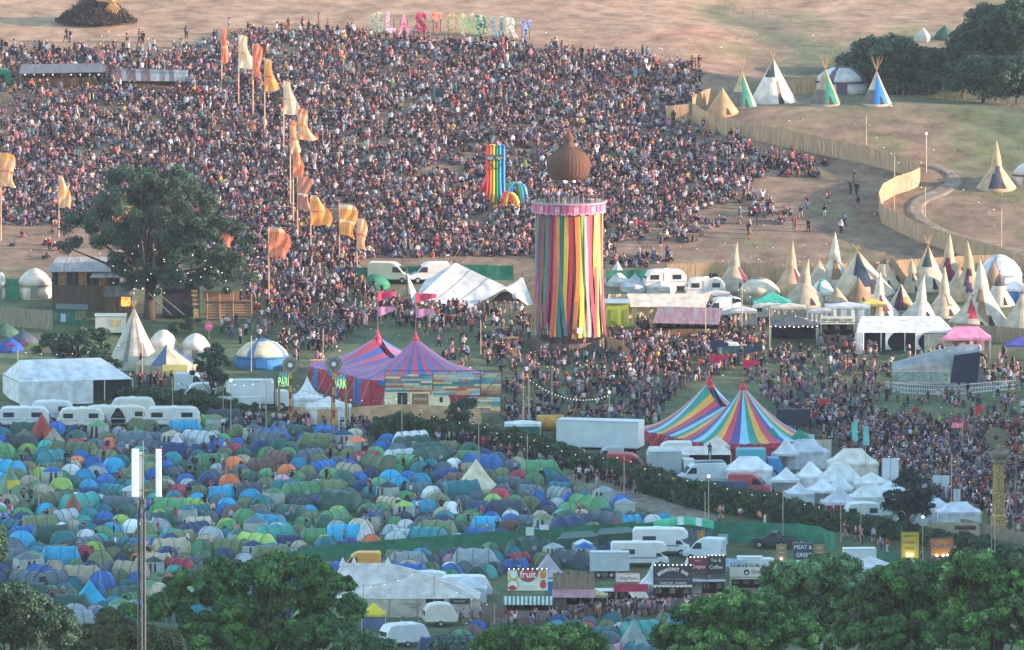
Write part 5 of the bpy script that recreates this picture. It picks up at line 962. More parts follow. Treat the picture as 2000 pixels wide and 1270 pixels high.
# white crowd barrier before the small stage
r = T('crowd_barrier', 'white mesh crowd barrier running round the small grey stage', 'barrier', 1730, 766); pts = [(1730, 764), (1775, 770), (1830, 772), (1880, 771), (1930, 766), (1983, 762)]; o = P(1730, 766)
for a, c in zip(pts[:-1], pts[1:]):
    A = P(*a)-o; C = P(*c)-o; b = MB(metal('#c9d2d4', 'barrier_metal')); n = 16
    for i in range(n): q = A.lerp(C, i/n); b.tube(q, q+Vector((0, 0, 1.15)), .035, n=4)
    for z in (.15, .65, 1.15): b.tube(A+Vector((0, 0, z)), C+Vector((0, 0, z)), .04, n=4)
    b.make('barrier_panel', r); FOOT.append((P(*a).x, P(*a).y, 1.0))
# ================================================================ banners
OR = ('#ffa868', '#ffd0a8'); DO = ('#f4704a', '#fc9a74'); CR = ('#ffe2c0', '#f8c49c'); MA = ('#b8705c', '#cf8c74'); PK = ('#ee8670', '#f4a486'); YE = ('#ffb45c', '#ff9c50')
banner(433, 172, 10, 54, 124, 'slim pink to orange banner furthest up the hill', [PK, DO, OR], 12); banner(466, 212, 17, 68, 132, 'broad pale yellow banner near the hilltop', [CR, CR, OR], 30, 4)
banner(494, 236, 15, 86, 150, 'rust orange banner close right of the broad pale yellow one', [DO, DO, PK], 17, 2); banner(517, 272, 14, 115, 178, 'amber banner third right of the slim pink one', [OR, YE, DO], 24)
banner(554, 312, 15, 158, 222, 'cream banner with pale crest above the hillside centre left', [CR, CR, OR], 30, 6); banner(582, 352, 15, 212, 272, 'glowing orange banner flaring right in the middle of the banner line', [DO, OR, YE], 32, 2)
banner(567, 410, 12, 235, 300, 'narrow orange banner overlapping the flaring one', [DO, OR, DO], 17); banner(573, 440, 12, 286, 346, 'narrow amber banner above the maroon one', [OR, DO, YE], 20)
banner(581, 472, 24, 345, 408, 'dull maroon see through banner', [MA, MA, CR], 26, 1); banner(607, 502, 19, 381, 440, 'yellow orange banner flaring towards a point at the lower right', [OR, YE, DO], 44, 2)
banner(663, 522, 28, 398, 458, 'cream and orange banner nearest the foot of the hill', [CR, YE, CR], 34, 6); banner(697, 545, 16, 426, 486, 'narrow tangerine banner beside the cream and orange one', [OR, OR, DO], 20)
banner(525, 602, 32, 443, 502, 'red orange square cut banner left of the big crowd lane', [OR, DO, PK], 42, 2); banner(2, 470, 22, 298, 364, 'amber banner cut by the left edge', [YE, OR, DO], 30); banner(115, 462, 11, 343, 406, 'small amber banner near the left edge', [CR, OR, YE], 26)
banner(234, 540, 16, 384, 444, 'amber banner seen through the crown of the big tree', [YE, YE, OR], 30, 3); banner(424, 545, 30, 422, 482, 'orange banner half hidden behind right side of big tree', [DO, DO, PK], 34); banner(322, 545, 20, 412, 470, 'orange banner hidden behind the middle of the big tree', [DO, PK, OR], 28)
pennant(1600, 826, 2.9, 1.1, .9, 'small red flag on a short pole above the big dark screen', '#c8323c', drop=.3); pennant(1904, 846, 3.2, .95, 1.3, 'small red flag in the dense crowd at the right', '#c9404a', drop=.1)
pennant(842, 230, 3.9, 1.6, 1.6, 'dark green flag waving in the upper crowd', '#27474a', drop=.5); pennant(14, 1000, 3.6, 1.4, 1.1, 'yellow flag on a pole above the left tents', '#d3bd4a', drop=.1); 
for (u, vb, vt, lab) in ((1664, 888, 824, 'upright turquoise feather banner left of its twin in the crowd'), (1686, 896, 832, 'upright turquoise feather banner right of its twin in the crowd')):
    r = T('feather_banner', lab, 'flag', u, vb, group='pair of turquoise feather banners'); k = mp(u, vb); H = (vb-vt)*k; MB(metal('#9aa3a3', 'flag_pole')).tube((0, 0, 0), (0, 0, H), .04).make('pole', r); MB(mat('turquoise_cloth', '#6fc9c0', .7, .15, 1.5, trans=.2)).grid(lambda x, y: Vector((x*.62+.08*y, .06*sin(y*6), H-y*2.2)), 3, 8).make('cloth', r)
# ================================================================ middle right: stage, stalls and vans
def stage():
    r = T('festival_stage', 'small grey arched festival stage with dark opening facing right', 'stage', 1832, 745, foot=4); r.scale = (1, 1, .84); k = mp(1832, 742); m = canvas('#8f9494', 'stage_skin'); L = 5.3
    b = MB(m); sec = [(-5.4, 2.5), (-2.2, 3.7), (1.2, 4.7), (3.1, 5.1), (4.6, 5.15)]
    def fn(x, y):
        t = x*(len(sec)-1); i = min(len(sec)-2, int(t)); q = t-i; X = sec[i][0]*(1-q)+sec[i+1][0]*q; H = sec[i][1]*(1-q)+sec[i+1][1]*q; a = PI*y; return Vector((X, -cos(a)*2.9, 1.2+(H-1.2)*max(0, sin(a))**.55 if .0 < y < 1 else 0))
    b.grid(fn, 12, 12); b.make('arched_roof', r); MB(canvas('#979c9a', 'stage_side')).slab([(-5.4, -2.95, 0), (1.3, -2.95, 0), (1.3, -2.95, 2.1), (-5.4, -2.95, 1.7)], .04).make('side_wall', r)
    for i in range(3): MB(mat('printed_panel', '#7d9490', .7, .4, 2.5, col2='#5f7f74')).box((-4.2+i*2.15, -3.02, 1.1), (2.0, .05, 1.2)).make('printed_panel', r)
    MB(mat('stage_dark', '#13243a', .8)).slab([(1.35, -2.98, .2), (4.5, -2.98, .2), (4.9, -2.98, 4.5), (1.75, -2.98, 4.0)], -.05).make('stage_opening', r); MB(metal('#8d999c', 'hood')).path([(4.6, -2.9, 4.6), (4.9, -2.9, 4.6), (4.9, 2.6, 4.6)], .25, 6).make('hood_edge', r)
    MB(mat('stage_deck', '#4a5258', .8)).box((3, 0, .35), (4.4, 5.6, .7)).make('deck', r)
stage()
def stall(u, vb, W, H, label, front='#8a6f58', dark=True, Dp=2.2, awn=None, awnstripe=None, ah=1.9, al=1.3, fasc=None, fh=.9, name='food_stall', kind='wood', rz=0, foot=2, cat='food stall', counter='#8a7058', fcol2=None):
    r = T(name, label, cat, u, vb, rz, foot=foot); M_ = wood(front, 'stall_boards') if kind == 'wood' else metal(front, 'stall_panel')
    MB(M_).box((-W/2+.06, Dp/2, H/2), (.12, Dp, H)).make('side_wall', r); MB(M_).box((W/2-.06, Dp/2, H/2), (.12, Dp, H)).make('side_wall', r); MB(M_).box((0, Dp, H/2), (W-.26, .1, H)).make('back_wall', r)
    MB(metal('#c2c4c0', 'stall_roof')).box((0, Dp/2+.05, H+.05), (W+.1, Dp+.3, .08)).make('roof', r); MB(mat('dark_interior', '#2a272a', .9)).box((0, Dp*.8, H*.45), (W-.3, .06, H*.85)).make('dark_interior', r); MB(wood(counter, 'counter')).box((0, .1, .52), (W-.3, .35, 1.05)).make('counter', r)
    for x in np.linspace(-W*.36, W*.36, max(2, int(W/1.1))): MB(mat('menu_card', ['#7d6a54', '#a04a48', '#4f6a5a', '#b89a6a'][int(abs(x*10)) % 4], .7, .5, 6, col2='#d8cfc0')).box((float(x), Dp*.8-.08, H*.72), (.62, .04, .55)).make('menu_card', r)
    if fasc: MB(wood(fasc, 'fascia_boards') if kind == 'wood' else metal(fasc, 'fascia')).box((0, -.04, H+fh/2-.15), (W+.12, .12, fh)).make('fascia', r)
    if awn:
        c = [canvas(a, 'awning') for a in (awnstripe or [awn])]; n = 24 if awnstripe else 6
        MB(*c).grid(lambda x, y: Vector((-W/2-.15+x*(W+.3), .05-al*y, ah+.75-.75*y)), n, 2, lambda i, j: i % len(c)).make('awning', r)
        for x in (-W*.46, W*.46): MB(metal('#9a9a98', 'awning_strut')).tube((x, -al+.05, 0), (x, -al+.05, ah), .035, n=5).make('strut', r)
    return r
MS = lambda a, *b: None
r = stall(1343, 660, 7.6, 2.0, 'low long bar under rust and grey corrugated roof right of the ribbon tower', '#6b564c', foot=4, Dp=2.6, fasc=None); MB(corr('#8a5a56', '#7f7a80')).slab([(-4.2, -1.8, 1.9), (3.6, -1.8, 1.7), (4.2, 2.6, 3.2), (-3.4, 2.6, 3.4)], .08).make('corrugated_roof', r)
r = T('canvas_compound', 'cream canvas compound wall behind the yellow green box office', 'wall', 1290, 622, foot=4); FOOT.append((P(1230, 610).x, P(1230, 610).y, 4)); MB(canvas('#c9b79c', 'side_canvas')).grid(lambda x, y: Vector((-6.2+x*12.4, .07*sin(x*60), -.3+y*3.2)), 40, 2).make('canvas', r); MB(canvas('#d2c7b2', 'flat_canopy')).slab([(-3.6, -2.4, 1.6), (5.2, -2.8, 1.5), (6.0, .2, 2.9), (-4, .2, 2.9)], .06).make('canopy', r)
for x in (-3.4, 0, 4.8): MB(wood('#8a7a68', 'canopy_post')).tube((x, -2.3, -.2), (x, -2.3, 1.6), .05).make('post', r)
r = T('ticket_box', 'lime green painted box cabin right of the ribbon tower', 'cabin', 1206, 638, foot=2); MB(mat('lime_paint', '#a9b83e', .6, .25, 1.5)).box((0, 1, 1.35), (2.7, 2.2, 2.7)).make('wall', r); MB(metal('#8fa0a0', 'flat_roof')).slab([(-1.5, -.3, 2.75), (1.5, -.3, 2.75), (1.5, 2.3, 3.0), (-1.5, 2.3, 3.0)], .08).make('roof', r); MB(mat('lime_door', '#8fa040', .6)).box((-.4, -.13, 1.1), (.9, .05, 1.9)).make('door', r); MB(metal('#8a8f52', 'side_band')).box((1.0, -.13, 1.2), (.5, .04, 1.6)).make('panel', r)
gazebo(1550, 668, 5.6, 3.6, 'black canopy bar strung with coloured bulbs', '#55585e', H=3.4, walls='b', wallc='#26282e', frontcol='#2b2d33', name='canopy_bar', cat='bar tent', sag=1.2)
q = bpy.data.objects['canopy_bar']
for i in range(11): bulb(q, (-2.7+i*.54, -1.86, 2.0+.06*sin(i*2)), .045)
r = stall(1636, 672, 4.0, 2.5, 'white trimmed tea and cakes kiosk right of the black canopy bar', '#9a9080', fasc='#cfc7b4', fh=.95, kind='metal'); text('TEA · COFFEE · CAKES', .42, mat('sign_paint', '#6a5f58', .6), r, (0, -.13, 2.85), sx=.85)
r = frame_marquee(1766, 682, 11.2, 5, 2.2, 1.5, 3.9, 'long white open fronted marquee behind the small stage', 0, '#d3d6d6', openr=.93, foot=5)
for i in range(4): 
    x = -5.4+i*3.6; MB(canvas('#cfd3d3', 'drape')).grid(lambda a, b_, x=x: Vector((x-.5+a*(1.0-.75*sin(PI*b_*.9)), -2.55, 2.2-b_*2.0)), 4, 5).make('drape', r)
panel_sign(1794, 676, 2.75, 1.15, 1.15, 'green board hung on the long white marquee', '#5fa845', [('THE GREEN TENT', .36, 0, .8, '#e8f0dc')], None, name='green_sign')
gazebo(1887, 692, 5.8, 3.4, 'pink pop up gazebo beside the long white marquee', '#d68aa6', H=3.3, walls='b', wallc='#b99a9c', ridge=.5)
gazebo(1832, 684, 3.4, 3.2, 'small cream gazebo squeezed between white marquee and pink gazebo', '#d9c9b0', H=3.3, walls='blf')
gazebo(1992, 706, 3.4, 3.0, 'purple gazebo cut by the right edge', '#4f4f96', H=3.0, walls=None); gazebo(1700, 632, 6, 3, 'flat pale awning tent behind the tea kiosk', '#cfc9bc', H=2.7, walls='f', foot_=0) if False else None
r = T('green_hut', 'small dark green hut with white roof on the field', 'hut', 1426, 708, foot=1.4); MB(metal('#23504c', 'hut_panel')).box((0, .7, 1.0), (1.9, 1.5, 1.9)).make('wall', r); MB(metal('#c9cfcc', 'hut_roof')).prism([(-1.05, 1.95), (-.8, 2.25), (.8, 2.25), (1.05, 1.95)], -.15, 1.6).make('roof', r)
# caravans and vans behind
vehicle('caravan', 1298, 566, 'white caravan before the green tarp right of the ribbon tower', '#cfcac0', 8, cat='caravan'); vehicle('caravan', 1377, 582, 'boxy white caravan with black windows beside the leftmost cream tipi', '#d6d2ca', 4, cat='caravan', L=4.8); vehicle('caravan', 1500, 625, 'cream caravan in front of the beige yurt', '#b9b4a8', 0, cat='caravan', L=5.5, s=.8)
vehicle('panel_van', 1405, 622, 'white van parked left of the turquoise tarp', '#c5c9c8', 12, L=4.8)
vehicle('panel_van', 762, 552, 'cream van left of the stretch marquee', '#cfbfa2', 170, L=5.2); vehicle('panel_van', 838, 552, 'white van behind the stretch marquee', '#d0cdc6', 6, L=4.8)
fence([(694, 552), (800, 550), (900, 546), (1002, 548)], 1.9, 'green tarp screen behind the vans left of the ribbon tower', '#2f7a5e', kind='net', name='tarp_screen', postc='#4f5f50'); fence([(1185, 558), (1240, 556), (1302, 554)], 1.9, 'green tarp screen right of the ribbon tower', '#2f7a5e', kind='net', name='tarp_screen', postc='#4f5f50')
fence([(12, 585), (36, 586)], 2.6, 'short green tarp screen between the two left yurts', '#2c7a5c', kind='net', name='tarp_screen')
yurt(732, 566, 60, 30, 'green dome shelter left of the cream van', '#2f7a5c', None, None, wall=.15, name='green_dome')
gazebo(1508, 612, 4.6, 3.0, 'turquoise tarp canopy in front of the beige yurt', '#3fae94', H=2.6, eave=1.5); bell(cen(1206, 560, 1.8), 1.7, 2.7, 'white pointed tent peeping out right of the ribbon tower', '#cfcac0', wall=.3)
bell(cen(1240, 572, 1.8), 1.8, 1.9, 'low grey white tent behind the cream canvas wall', '#b9bcbc', wall=.5); bell(cen(1290, 574, 2), 2.0, 2.1, 'low cream tent before the white caravan', '#c9c4b8', wall=.5)
gazebo(1655, 630, 5.4, 3, 'flat pale canopy with blue end behind the tea kiosk', '#bfc4c4', H=2.5, walls='f', wallc='#a9b0ae'); gazebo(1704, 622, 3.2, 2.6, 'small yellow canopy in front of the brown tipi', '#d2b95c', H=2.4, eave=1.8)
gazebo(1983, 590, 4.5, 3, 'pale blue canopy at the right edge of the tipi village', '#9fb4c0', H=2.6, eave=1.7, walls='f', wallc='#2f5f9a')
r = T('video_screen', 'wide dark video screen standing right of the rainbow big top', 'screen', 1549, 852, foot=2.5); k = mp(1549, 852); MB(mat('screen_dark', '#2a3540', .5)).box((0, 0, (852-814)*k), (66*k, .5, 31*k)).make('display', r)
for x in (-1.7, 1.7): MB(metal('#54595c', 'screen_leg')).box((x, .1, .7), (.2, .3, 1.4)).make('leg', r)
r = T('timber_arch', 'small timber arch shelter left of the ribbon tower', 'shelter', 996, 690); 
for x in (-.85, .85): MB(wood('#9c7a55', 'timber')).box((x, 0, .9), (.16, .16, 1.8)).make('post', r)
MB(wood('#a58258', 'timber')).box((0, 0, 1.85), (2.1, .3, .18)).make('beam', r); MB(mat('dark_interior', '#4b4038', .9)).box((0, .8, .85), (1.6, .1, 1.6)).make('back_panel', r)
r = T('pallet_stack', 'stack of orange timber pallets left of the blue pink big top', 'pallets', 622, 724)
for i in range(5): MB(wood('#c98c5c', 'pallet')).box((0, 0, .12+i*.27), (1.9, 1.0, .17)).make('pallet', r)
# ================================================================ lorries and vans by the hedge
vehicle('trailer', 1172, 892, 'big white articulated trailer parked behind the hedge', '#b9c3c8', -14, L=8.2, s=1.16, cat='trailer', foot=False)
for q in (1120, 1150, 1180, 1215, 1240): p = P(q, 892); FOOT.append((p.x, p.y, 2.2))
r = T('tank', 'rusty yellow cylindrical tank left of the white trailer', 'tank', 1074, 852, foot=2); MB(mat('tank_paint', '#b5873c', .6, .35, 1.5)).tube((-1.5, 0, 1.5), (1.6, 0, 1.5), .95, .95, 20).make('barrel', r)
for x in (-1, 1): MB(wood('#5a4a40', 'cradle')).box((x, 0, .35), (.3, 1.4, .8)).make('cradle', r)
gazebo(1021, 862, 4.2, 2.6, 'flat white canopy over a green stall left of the white trailer', '#d3d8da', H=2.45, eave=2.1, walls='fb', wallc='#2b6a5c', sag=1)
vehicle('panel_van', 1228, 928, 'faded red van behind the hedge', '#a83a44', 175, L=5.0); vehicle('box_truck', 1314, 935, 'grey box lorry behind the hedge left of the white ladder van', '#9aa5aa', 185, L=5.6, cat='lorry'); gazebo(1122, 900, 2.4, 1.8, 'little cream awning tent in front of the white trailer', '#c8c3a8', H=1.9, eave=1.2, walls='fb')
r = vehicle('panel_van', 1368, 946, 'white high roofed van with ladder rack and a person on top', '#c2ccd2', 12, L=5.6); MB(metal('#6d7478', 'roof_rack')).box((.9, 0, 2.62), (3.4, 1.7, .08)).make('roof_rack', r)
person(P(1386, 940)+Vector((0, .2, 2.62)), PI, 'hold', '#2c3850', 'person in dark blue standing on the roof rack of the white van', 'people spread over the festival field', style=2)
vehicle('box_truck', 1483, 932, 'turquoise box lorry among the white gazebos', '#3f97a4', 183, L=5.2, cat='lorry', col2='#2f7fb4'); vehicle('panel_van', 1466, 968, 'faded red high van among the white gazebos', '#a84850', 172, L=4.9)
r = T('blue_container', 'flat dark blue container with weathered top behind the hedge', 'container', 1419, 967, rz=-8, foot=2.2); MB(metal('#2a4f86', 'container_side')).box((0, 0, .8), (4.8, 2.2, 1.6)).make('body', r); MB(mat('container_top', '#6f7670', .9, .3)).box((0, 0, 1.66), (4.9, 2.3, .1)).make('lid', r)
vehicle('caravan', 1683, 1024, 'white caravan with raised window behind the hedge', '#c0c8ca', 8, cat='caravan', L=4.4); vehicle('panel_van', 1186, 908, 'small grey camper van with pop up roof behind the hedge', '#aab2b2', 4, L=4.3, s=.85); vehicle('panel_van', 1308, 905, 'white van half hidden by the grey box lorry', '#c9ccca', 0, L=5); vehicle('panel_van', 1770, 1040, 'white van half hidden by the dark green tree', '#bcc6c8', 10, L=4.6)
gs = [(1443, 893, 4.6, 3.6, '#d6c9b2', 3.6, 'cream peaked tent behind the turquoise lorry', 'blr'), (1490, 888, 2.8, 2.6, '#2f5fa0', 3.2, 'blue ridge tent close to the rainbow big top', 'f'), (1508, 893, 3.0, 2.6, '#2f8a74', 3.3, 'green striped ridge tent close to the rainbow big top', 'f'), (1562, 890, 2.6, 2.2, '#2f7f6c', 3.3, 'green pointed tent behind the grey peaked gazebo', 'f'),
      (1535, 918, 3.0, 2.8, '#c9cdcd', 3.9, 'grey white sharply peaked gazebo right of the turquoise lorry', 'bl'), (1574, 912, 5.0, 3.2, '#bcc4c8', 3.2, 'wide pale grey tent in front of the green pointed one', 'f'), (1462, 946, 5.4, 3.4, '#dfe2e4', 3.5, 'wide white gazebo left above the red van', 'fblr'), (1665, 936, 5.6, 3.8, '#d4d0c4', 3.6, 'large cream gazebo furthest right of the cluster back row', 'fblr'),
      (1535, 968, 3.2, 3.0, '#d5dadb', 3.6, 'white gazebo right of the red high van', 'bl'), (1582, 964, 3.4, 3.0, '#dde0e1', 3.7, 'bright white gazebo in the cluster centre', 'fb'), (1640, 968, 5.2, 3.4, '#cfd3d0', 3.8, 'wide greyish gazebo in the cluster centre right', 'fblr'), (1605, 990, 3.6, 3.2, '#dadedf', 3.4, 'white gazebo in front of the bright centre one', 'bl'),
      (1640, 985, 3.0, 2.8, '#d0d4d4', 3.5, 'small pale gazebo wedged in the cluster', 'b'), (1702, 975, 4.0, 3.2, '#d6d9d4', 3.2, 'cream gazebo with patterned wall at the cluster right', 'fblr'), (1640, 1014, 3.9, 3.2, '#b9c0c4', 3.6, 'grey white gazebo with crimson side walls', 'f'), (1699, 1002, 4.6, 3.2, '#d2d5d2', 3.4, 'plain white gazebo just left of the dark green tree', 'fr'),
      (1738, 990, 3.4, 2.8, '#cfd4d4', 3.2, 'white gazebo partly behind the dark green tree', 'fb'), (1822, 1020, 3.3, 2.8, '#ccd3d8', 3.0, 'pale gazebo right of the dark green tree', 'fb'), (1872, 1032, 4.8, 3.2, '#d3d9de', 3.1, 'white gazebo at the end of the row near the carved column', 'fblr'), (1560, 995, 3.0, 3.0, '#c2c9ca', 3.1, 'greyish gazebo left front of the cluster', 'flr')]
for i, (u, vb, W, Dp, c, H, lab, wl) in enumerate(gs): gazebo(u, vb, W, Dp, lab, c, rnd.uniform(-12, 12), H=H*rnd.uniform(.9, 1.06), eave=rnd.uniform(1.8, 2.1), ridge=(.38 if W > 4.4 else rnd.choice((0, 0, .12))), walls=wl, wallc=('#9c2c44' if 'crimson' in lab else None), group='market gazebos clustered behind the hedge', sag=rnd.uniform(1.15, 1.6))
for (u, vb, W, H, c, lab, rz) in ((1608, 900, 1.9, 2.4, '#b9b4a0', 'beige wall panel standing right of the rainbow big top', 15), (1577, 888, 1.6, 2.3, '#c9cdcf', 'white wall panel touching the rainbow big top', 10), (1739, 968, 1.9, 4.2, '#c3cbd0', 'tall white wall panel above the dark green tree', 0), (1838, 972, 1.9, 2.5, '#b9c4c9', 'pale double wall panel right of the dark green tree', -6), (1869, 990, .8, 2.0, '#bac6ca', 'narrow pale wall panel beside the double one', -6)):
    r = T('wall_panel', lab, 'panel', u, vb, rz); MB(metal(c, 'panel_face')).box((0, 0, H/2), (W, .06, H)).make('face', r)
    for x in (-W/2, 0, W/2): MB(metal('#80888a', 'panel_frame')).box((x, -.01, H/2), (.07, .1, H+.1)).make('frame', r)
r = T('stall_wall', 'hessian stall wall with dark red name strip near the carved column', 'stall', 1862, 1048, rz=-3, foot=3); MB(canvas('#b3a68c', 'hessian')).grid(lambda x, y: Vector((-2.9+x*5.8, .05*sin(x*30), -.2+y*1.75)), 20, 1).make('hessian', r); MB(mat('name_strip', '#5f3a3c', .7, .3, 5)).box((1.3, -.1, 1.0), (2.3, .05, .42), 0).make('name_strip', r)
# ================================================================ carved column, lanterns
def column():
    u, vb = 1950, 1046; k = mp(u, vb); r = T('carved_column', 'tall gilded carved column topped by a round stone disc in the right hand crowd', 'column', u, vb, foot=1.2); gold = mat('gilded_carving', '#e0bc74', .5, .6, 7, metal=.15, bump=1, col2='#7a6444'); st = mat('carved_stone', '#6b6556', .8, .5, 6, bump=.8, col2='#8f8468')
    MB(gold).lathe([(1.0, 0), (1.05, .25), (.92, .3), (.92, 1.75), (1.02, 1.85), (1.0, 2.0)], 8, ph=PI/8).make('plinth', r); MB(gold).lathe([(.78, 2.0), (.86, 2.15), (.7, 2.4), (.72, 2.7)], 16).make('base_moulding', r); n = 24
    MB(gold).lathe([(.66, 2.7), (.55, 8.0)], n).make('shaft', r); b = MB(gold)
    for i in range(14): a = 2*PI*i/14; b.tube((cos(a)*.66, sin(a)*.66, 2.75), (cos(a)*.56, sin(a)*.56, 7.9), .06, .05, 4)
    for q in range(12): z = 2.9+q*.42; b.lathe([(.70-.009*q*1, z), (.72-.009*q, z+.05), (.70-.009*q, z+.1)], 16)
    b.make('fluting', r); MB(st).lathe([(.6, 8.0), (.85, 8.15), (.75, 8.4), (.95, 8.7), (1.1, 9.0), (1.05, 9.25), (.7, 9.4)], 12).make('capital', r)
    z = (vb-853)*k; MB(st).tube((-.3, .0, z), (-.3, .35, z), 1.12, 1.12, 26).make('disc', r); MB(st).tube((-.3, -.08, z), (-.3, .3, z), .72, .72, 20).make('disc_inlay', r); MB(mat('dark_carving', '#4b463c', .8, .4, 8)).tube((-.3, -.14, z), (-.3, .2, z), .3, .3, 14).make('disc_centre', r); MB(st).ball((.1, .1, 9.7), .5, 8).make('support', r)
column()
for (u, vt, vb, lab) in ((1862, 815, 862, 'rust red lantern tower left of its twin behind the disc of the column'), (1885, 826, 880, 'rust red lantern tower under the pink canopy'), (1985, 812, 870, 'rust red lantern tower right of the carved disc'), (1984, 864, 1000, 'tall rust red lantern tower at the right edge of the crowd')):
    k = mp(u, vb); H = (vb-vt)*k; r = T('lantern_tower', lab, 'lantern tower', u, vb); MB(wood('#8e6a5c', 'tower_post')).tube((0, 0, -.2), (0, 0, H-.6), .1, .08).make('post', r); MB(mat('rust_metal', '#7c3a34', .7, .3, 3)).lathe([(.2, H-1.2), (.6, H-.75), (.62, H-.6), (.42, H-.3), (.05, H+.25)], 4, ph=PI/4).make('lantern', r); MB(metal('#5b4640', 'lantern_floor')).lathe([(.75, H-.8), (.75, H-.68)], 4, ph=PI/4).make('gallery', r)
r = T('pink_canopy', 'small pink canopy on a pole in the right hand crowd', 'canopy', 1874, 868); MB(canvas('#d9707c')).slab([(-1.0, -.5, 1.9), (1.0, -.5, 1.9), (.8, .5, 2.4), (-.8, .5, 2.4)], .05).make('roof', r); MB(wood('#a05a50', 'pole')).tube((.3, 0, 0), (.3, 0, 2.1), .06).make('post', r)
r = T('arrow_sign', 'white arrow shaped direction sign on a pole at the lower right', 'sign', 1949, 1125); MB(metal('#d6dcdc', 'sign_face')).prism([(-.75, 2.2), (-.75, 2.6), (.45, 2.6), (.45, 2.72), (.8, 2.4), (.45, 2.08), (.45, 2.2)], -.04, .04).make('board', r); MB(metal('#8a9092', 'sign_post')).tube((-.7, .06, 0), (-.7, .06, 4.6), .05).make('post', r); scrawl(r, 8, .22, -.1, -.06, 2.4, mat('sign_paint', '#4a5054', .6))
# ================================================================ lower stalls
fence([(560, 1108), (650, 1094), (800, 1080), (950, 1069), (1040, 1064), (1140, 1056), (1238, 1049)], 1.75, 'long green scrim fence across the campsite', '#2f7358', kind='net', name='scrim_fence', postc='#56705f')
fence([(1240, 1062), (1300, 1056), (1393, 1058), (1480, 1060), (1560, 1062), (1600, 1068), (1632, 1082)], 2.3, 'tall green scrim fence round the vehicle compound', '#2f7a60', kind='net', name='scrim_fence', postc='#4a6a5a')
fence([(1690, 1092), (1745, 1100), (1800, 1112)], 1.2, 'short green scrim fence behind the yellow sign tower', '#2f6e58', kind='net', name='scrim_fence')
fence([(225, 985), (240, 985)], 1, 'x', '#fff') if False else None
def big_marquee():
    u, vb = 790, 1206; k = mp(u, vb); r = T('canvas_marquee', 'large old cream canvas marquee with peaked ridge by the lower stalls', 'marquee', u, vb, foot=0)
    for q in (680, 720, 760, 800, 840, 880, 920): p = P(q, 1190); FOOT.append((p.x, p.y, 4.0))
    X = lambda a: (a-u)*k; m = canvas('#cbc6bd', 'old_canvas'); e = 2.0; T1 = Vector((X(757), 4, 5.35)); T2 = Vector((X(668), 4.4, 5.3)); A = Vector((X(655), 0, e)); B = Vector((X(760), 0, e)); C = Vector((X(938), 0, e)); D = Vector((X(940), 6, e)); E = Vector((X(640), 8, e)); Fv = Vector((X(850), 8, e))
    b = MB(m); b.quadp(A, B, T1, T2, 8, 8, sag=.12, curve=-.15); b.quadp(B, C, T1, T1, 10, 10, sag=.1, curve=-.22); b.quadp(C, D, T1, T1, 4, 10, curve=-.25); b.quadp(D, Fv, T1, T1, 5, 8, curve=-.2); b.quadp(Fv, E, T2, T1, 6, 6); b.quadp(E, A, T2, T2, 5, 6, curve=-.2); b.make('roof', r, smooth=True)
    for t in (T1, T2, Vector((X(690), 5, 5.2))): MB(canvas('#d6d3cc', 'mast_cap')).lathe([(.42, t.z-.35), (.25, t.z+.1), (.04, t.z+.62)], 6, 0, (t.x, t.y)).make('mast_cap', r)
    w_ = MB(canvas('#bfb6a8', 'canvas_wall')); 
    def wl(x0, x1): w_.grid(lambda x, y: Vector((x0+(x1-x0)*x, .05*sin(x*16), -.4+(e+.36)*y)), 12, 2)
    wl(X(655), X(832)); wl(X(868), X(938)); w_.make('front_wall', r); MB(canvas('#bfb6a8', 'canvas_wall')).grid(lambda x, y: Vector((X(938)+.02, 6*x, -.3+(e+.28)*y)), 6, 1).make('end_wall', r)
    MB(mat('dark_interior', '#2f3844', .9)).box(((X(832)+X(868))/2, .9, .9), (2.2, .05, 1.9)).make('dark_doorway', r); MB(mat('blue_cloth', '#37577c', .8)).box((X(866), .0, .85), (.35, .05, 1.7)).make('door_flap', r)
    s = MB(mat('black_board', '#33373a', .7)).box((X(898), -.08, 1.75), (2.2, .06, .6)).make('name_board', r); scrawl(r, 7, .34, X(898), -.14, 1.75, mat('sign_paint', '#c9c6bc', .6)); scrawl(r, 9, .36, X(806), -.1, 1.45, mat('faded_paint', '#5a5450', .7)); scrawl(r, 7, .22, X(806), -.1, 1.1, mat('faded_paint', '#5a5450', .7))
    for x in (700, 760, 815, 868, 925): MB(wood('#8b8070', 'side_pole')).tube((X(x), -.08, 0), (X(x), -.08, e), .04).make('side_pole', r)
big_marquee()
gazebo(730, 1226, 2.6, 2.4, 'bright yellow stall canopy at left front of old cream marquee', '#dccb3c', H=2.7, eave=1.6, walls='f', wallc='#5a6a8c')
gazebo(913, 1176, 4.2, 3.0, 'white pop up gazebo behind the old cream marquee', '#ccd3d6', H=2.9, eave=1.7, walls='fb')
vehicle('caravan', 836, 1160, 'white and blue caravan left of the pair behind the marquee', '#c9d0d0', 0, cat='caravan', L=4.6, col2='#2f5c80'); vehicle('caravan', 908, 1168, 'long white caravan right of the pair behind the marquee', '#d0d4d2', 184, cat='caravan', L=5.8)
vehicle('panel_van', 702, 1122, 'orange yellow delivery van beside the green scrim fence', '#d6973c', 0, L=4.7); vehicle('caravan', 790, 1262, 'white caravan with wide front window at the bottom of the picture', '#c3cacb', 205, cat='caravan', L=5.0); vehicle('caravan', 860, 1222, 'cream towing caravan with lettering in front of the marquee', '#cfc8bc', 188, cat='caravan', L=3.6)
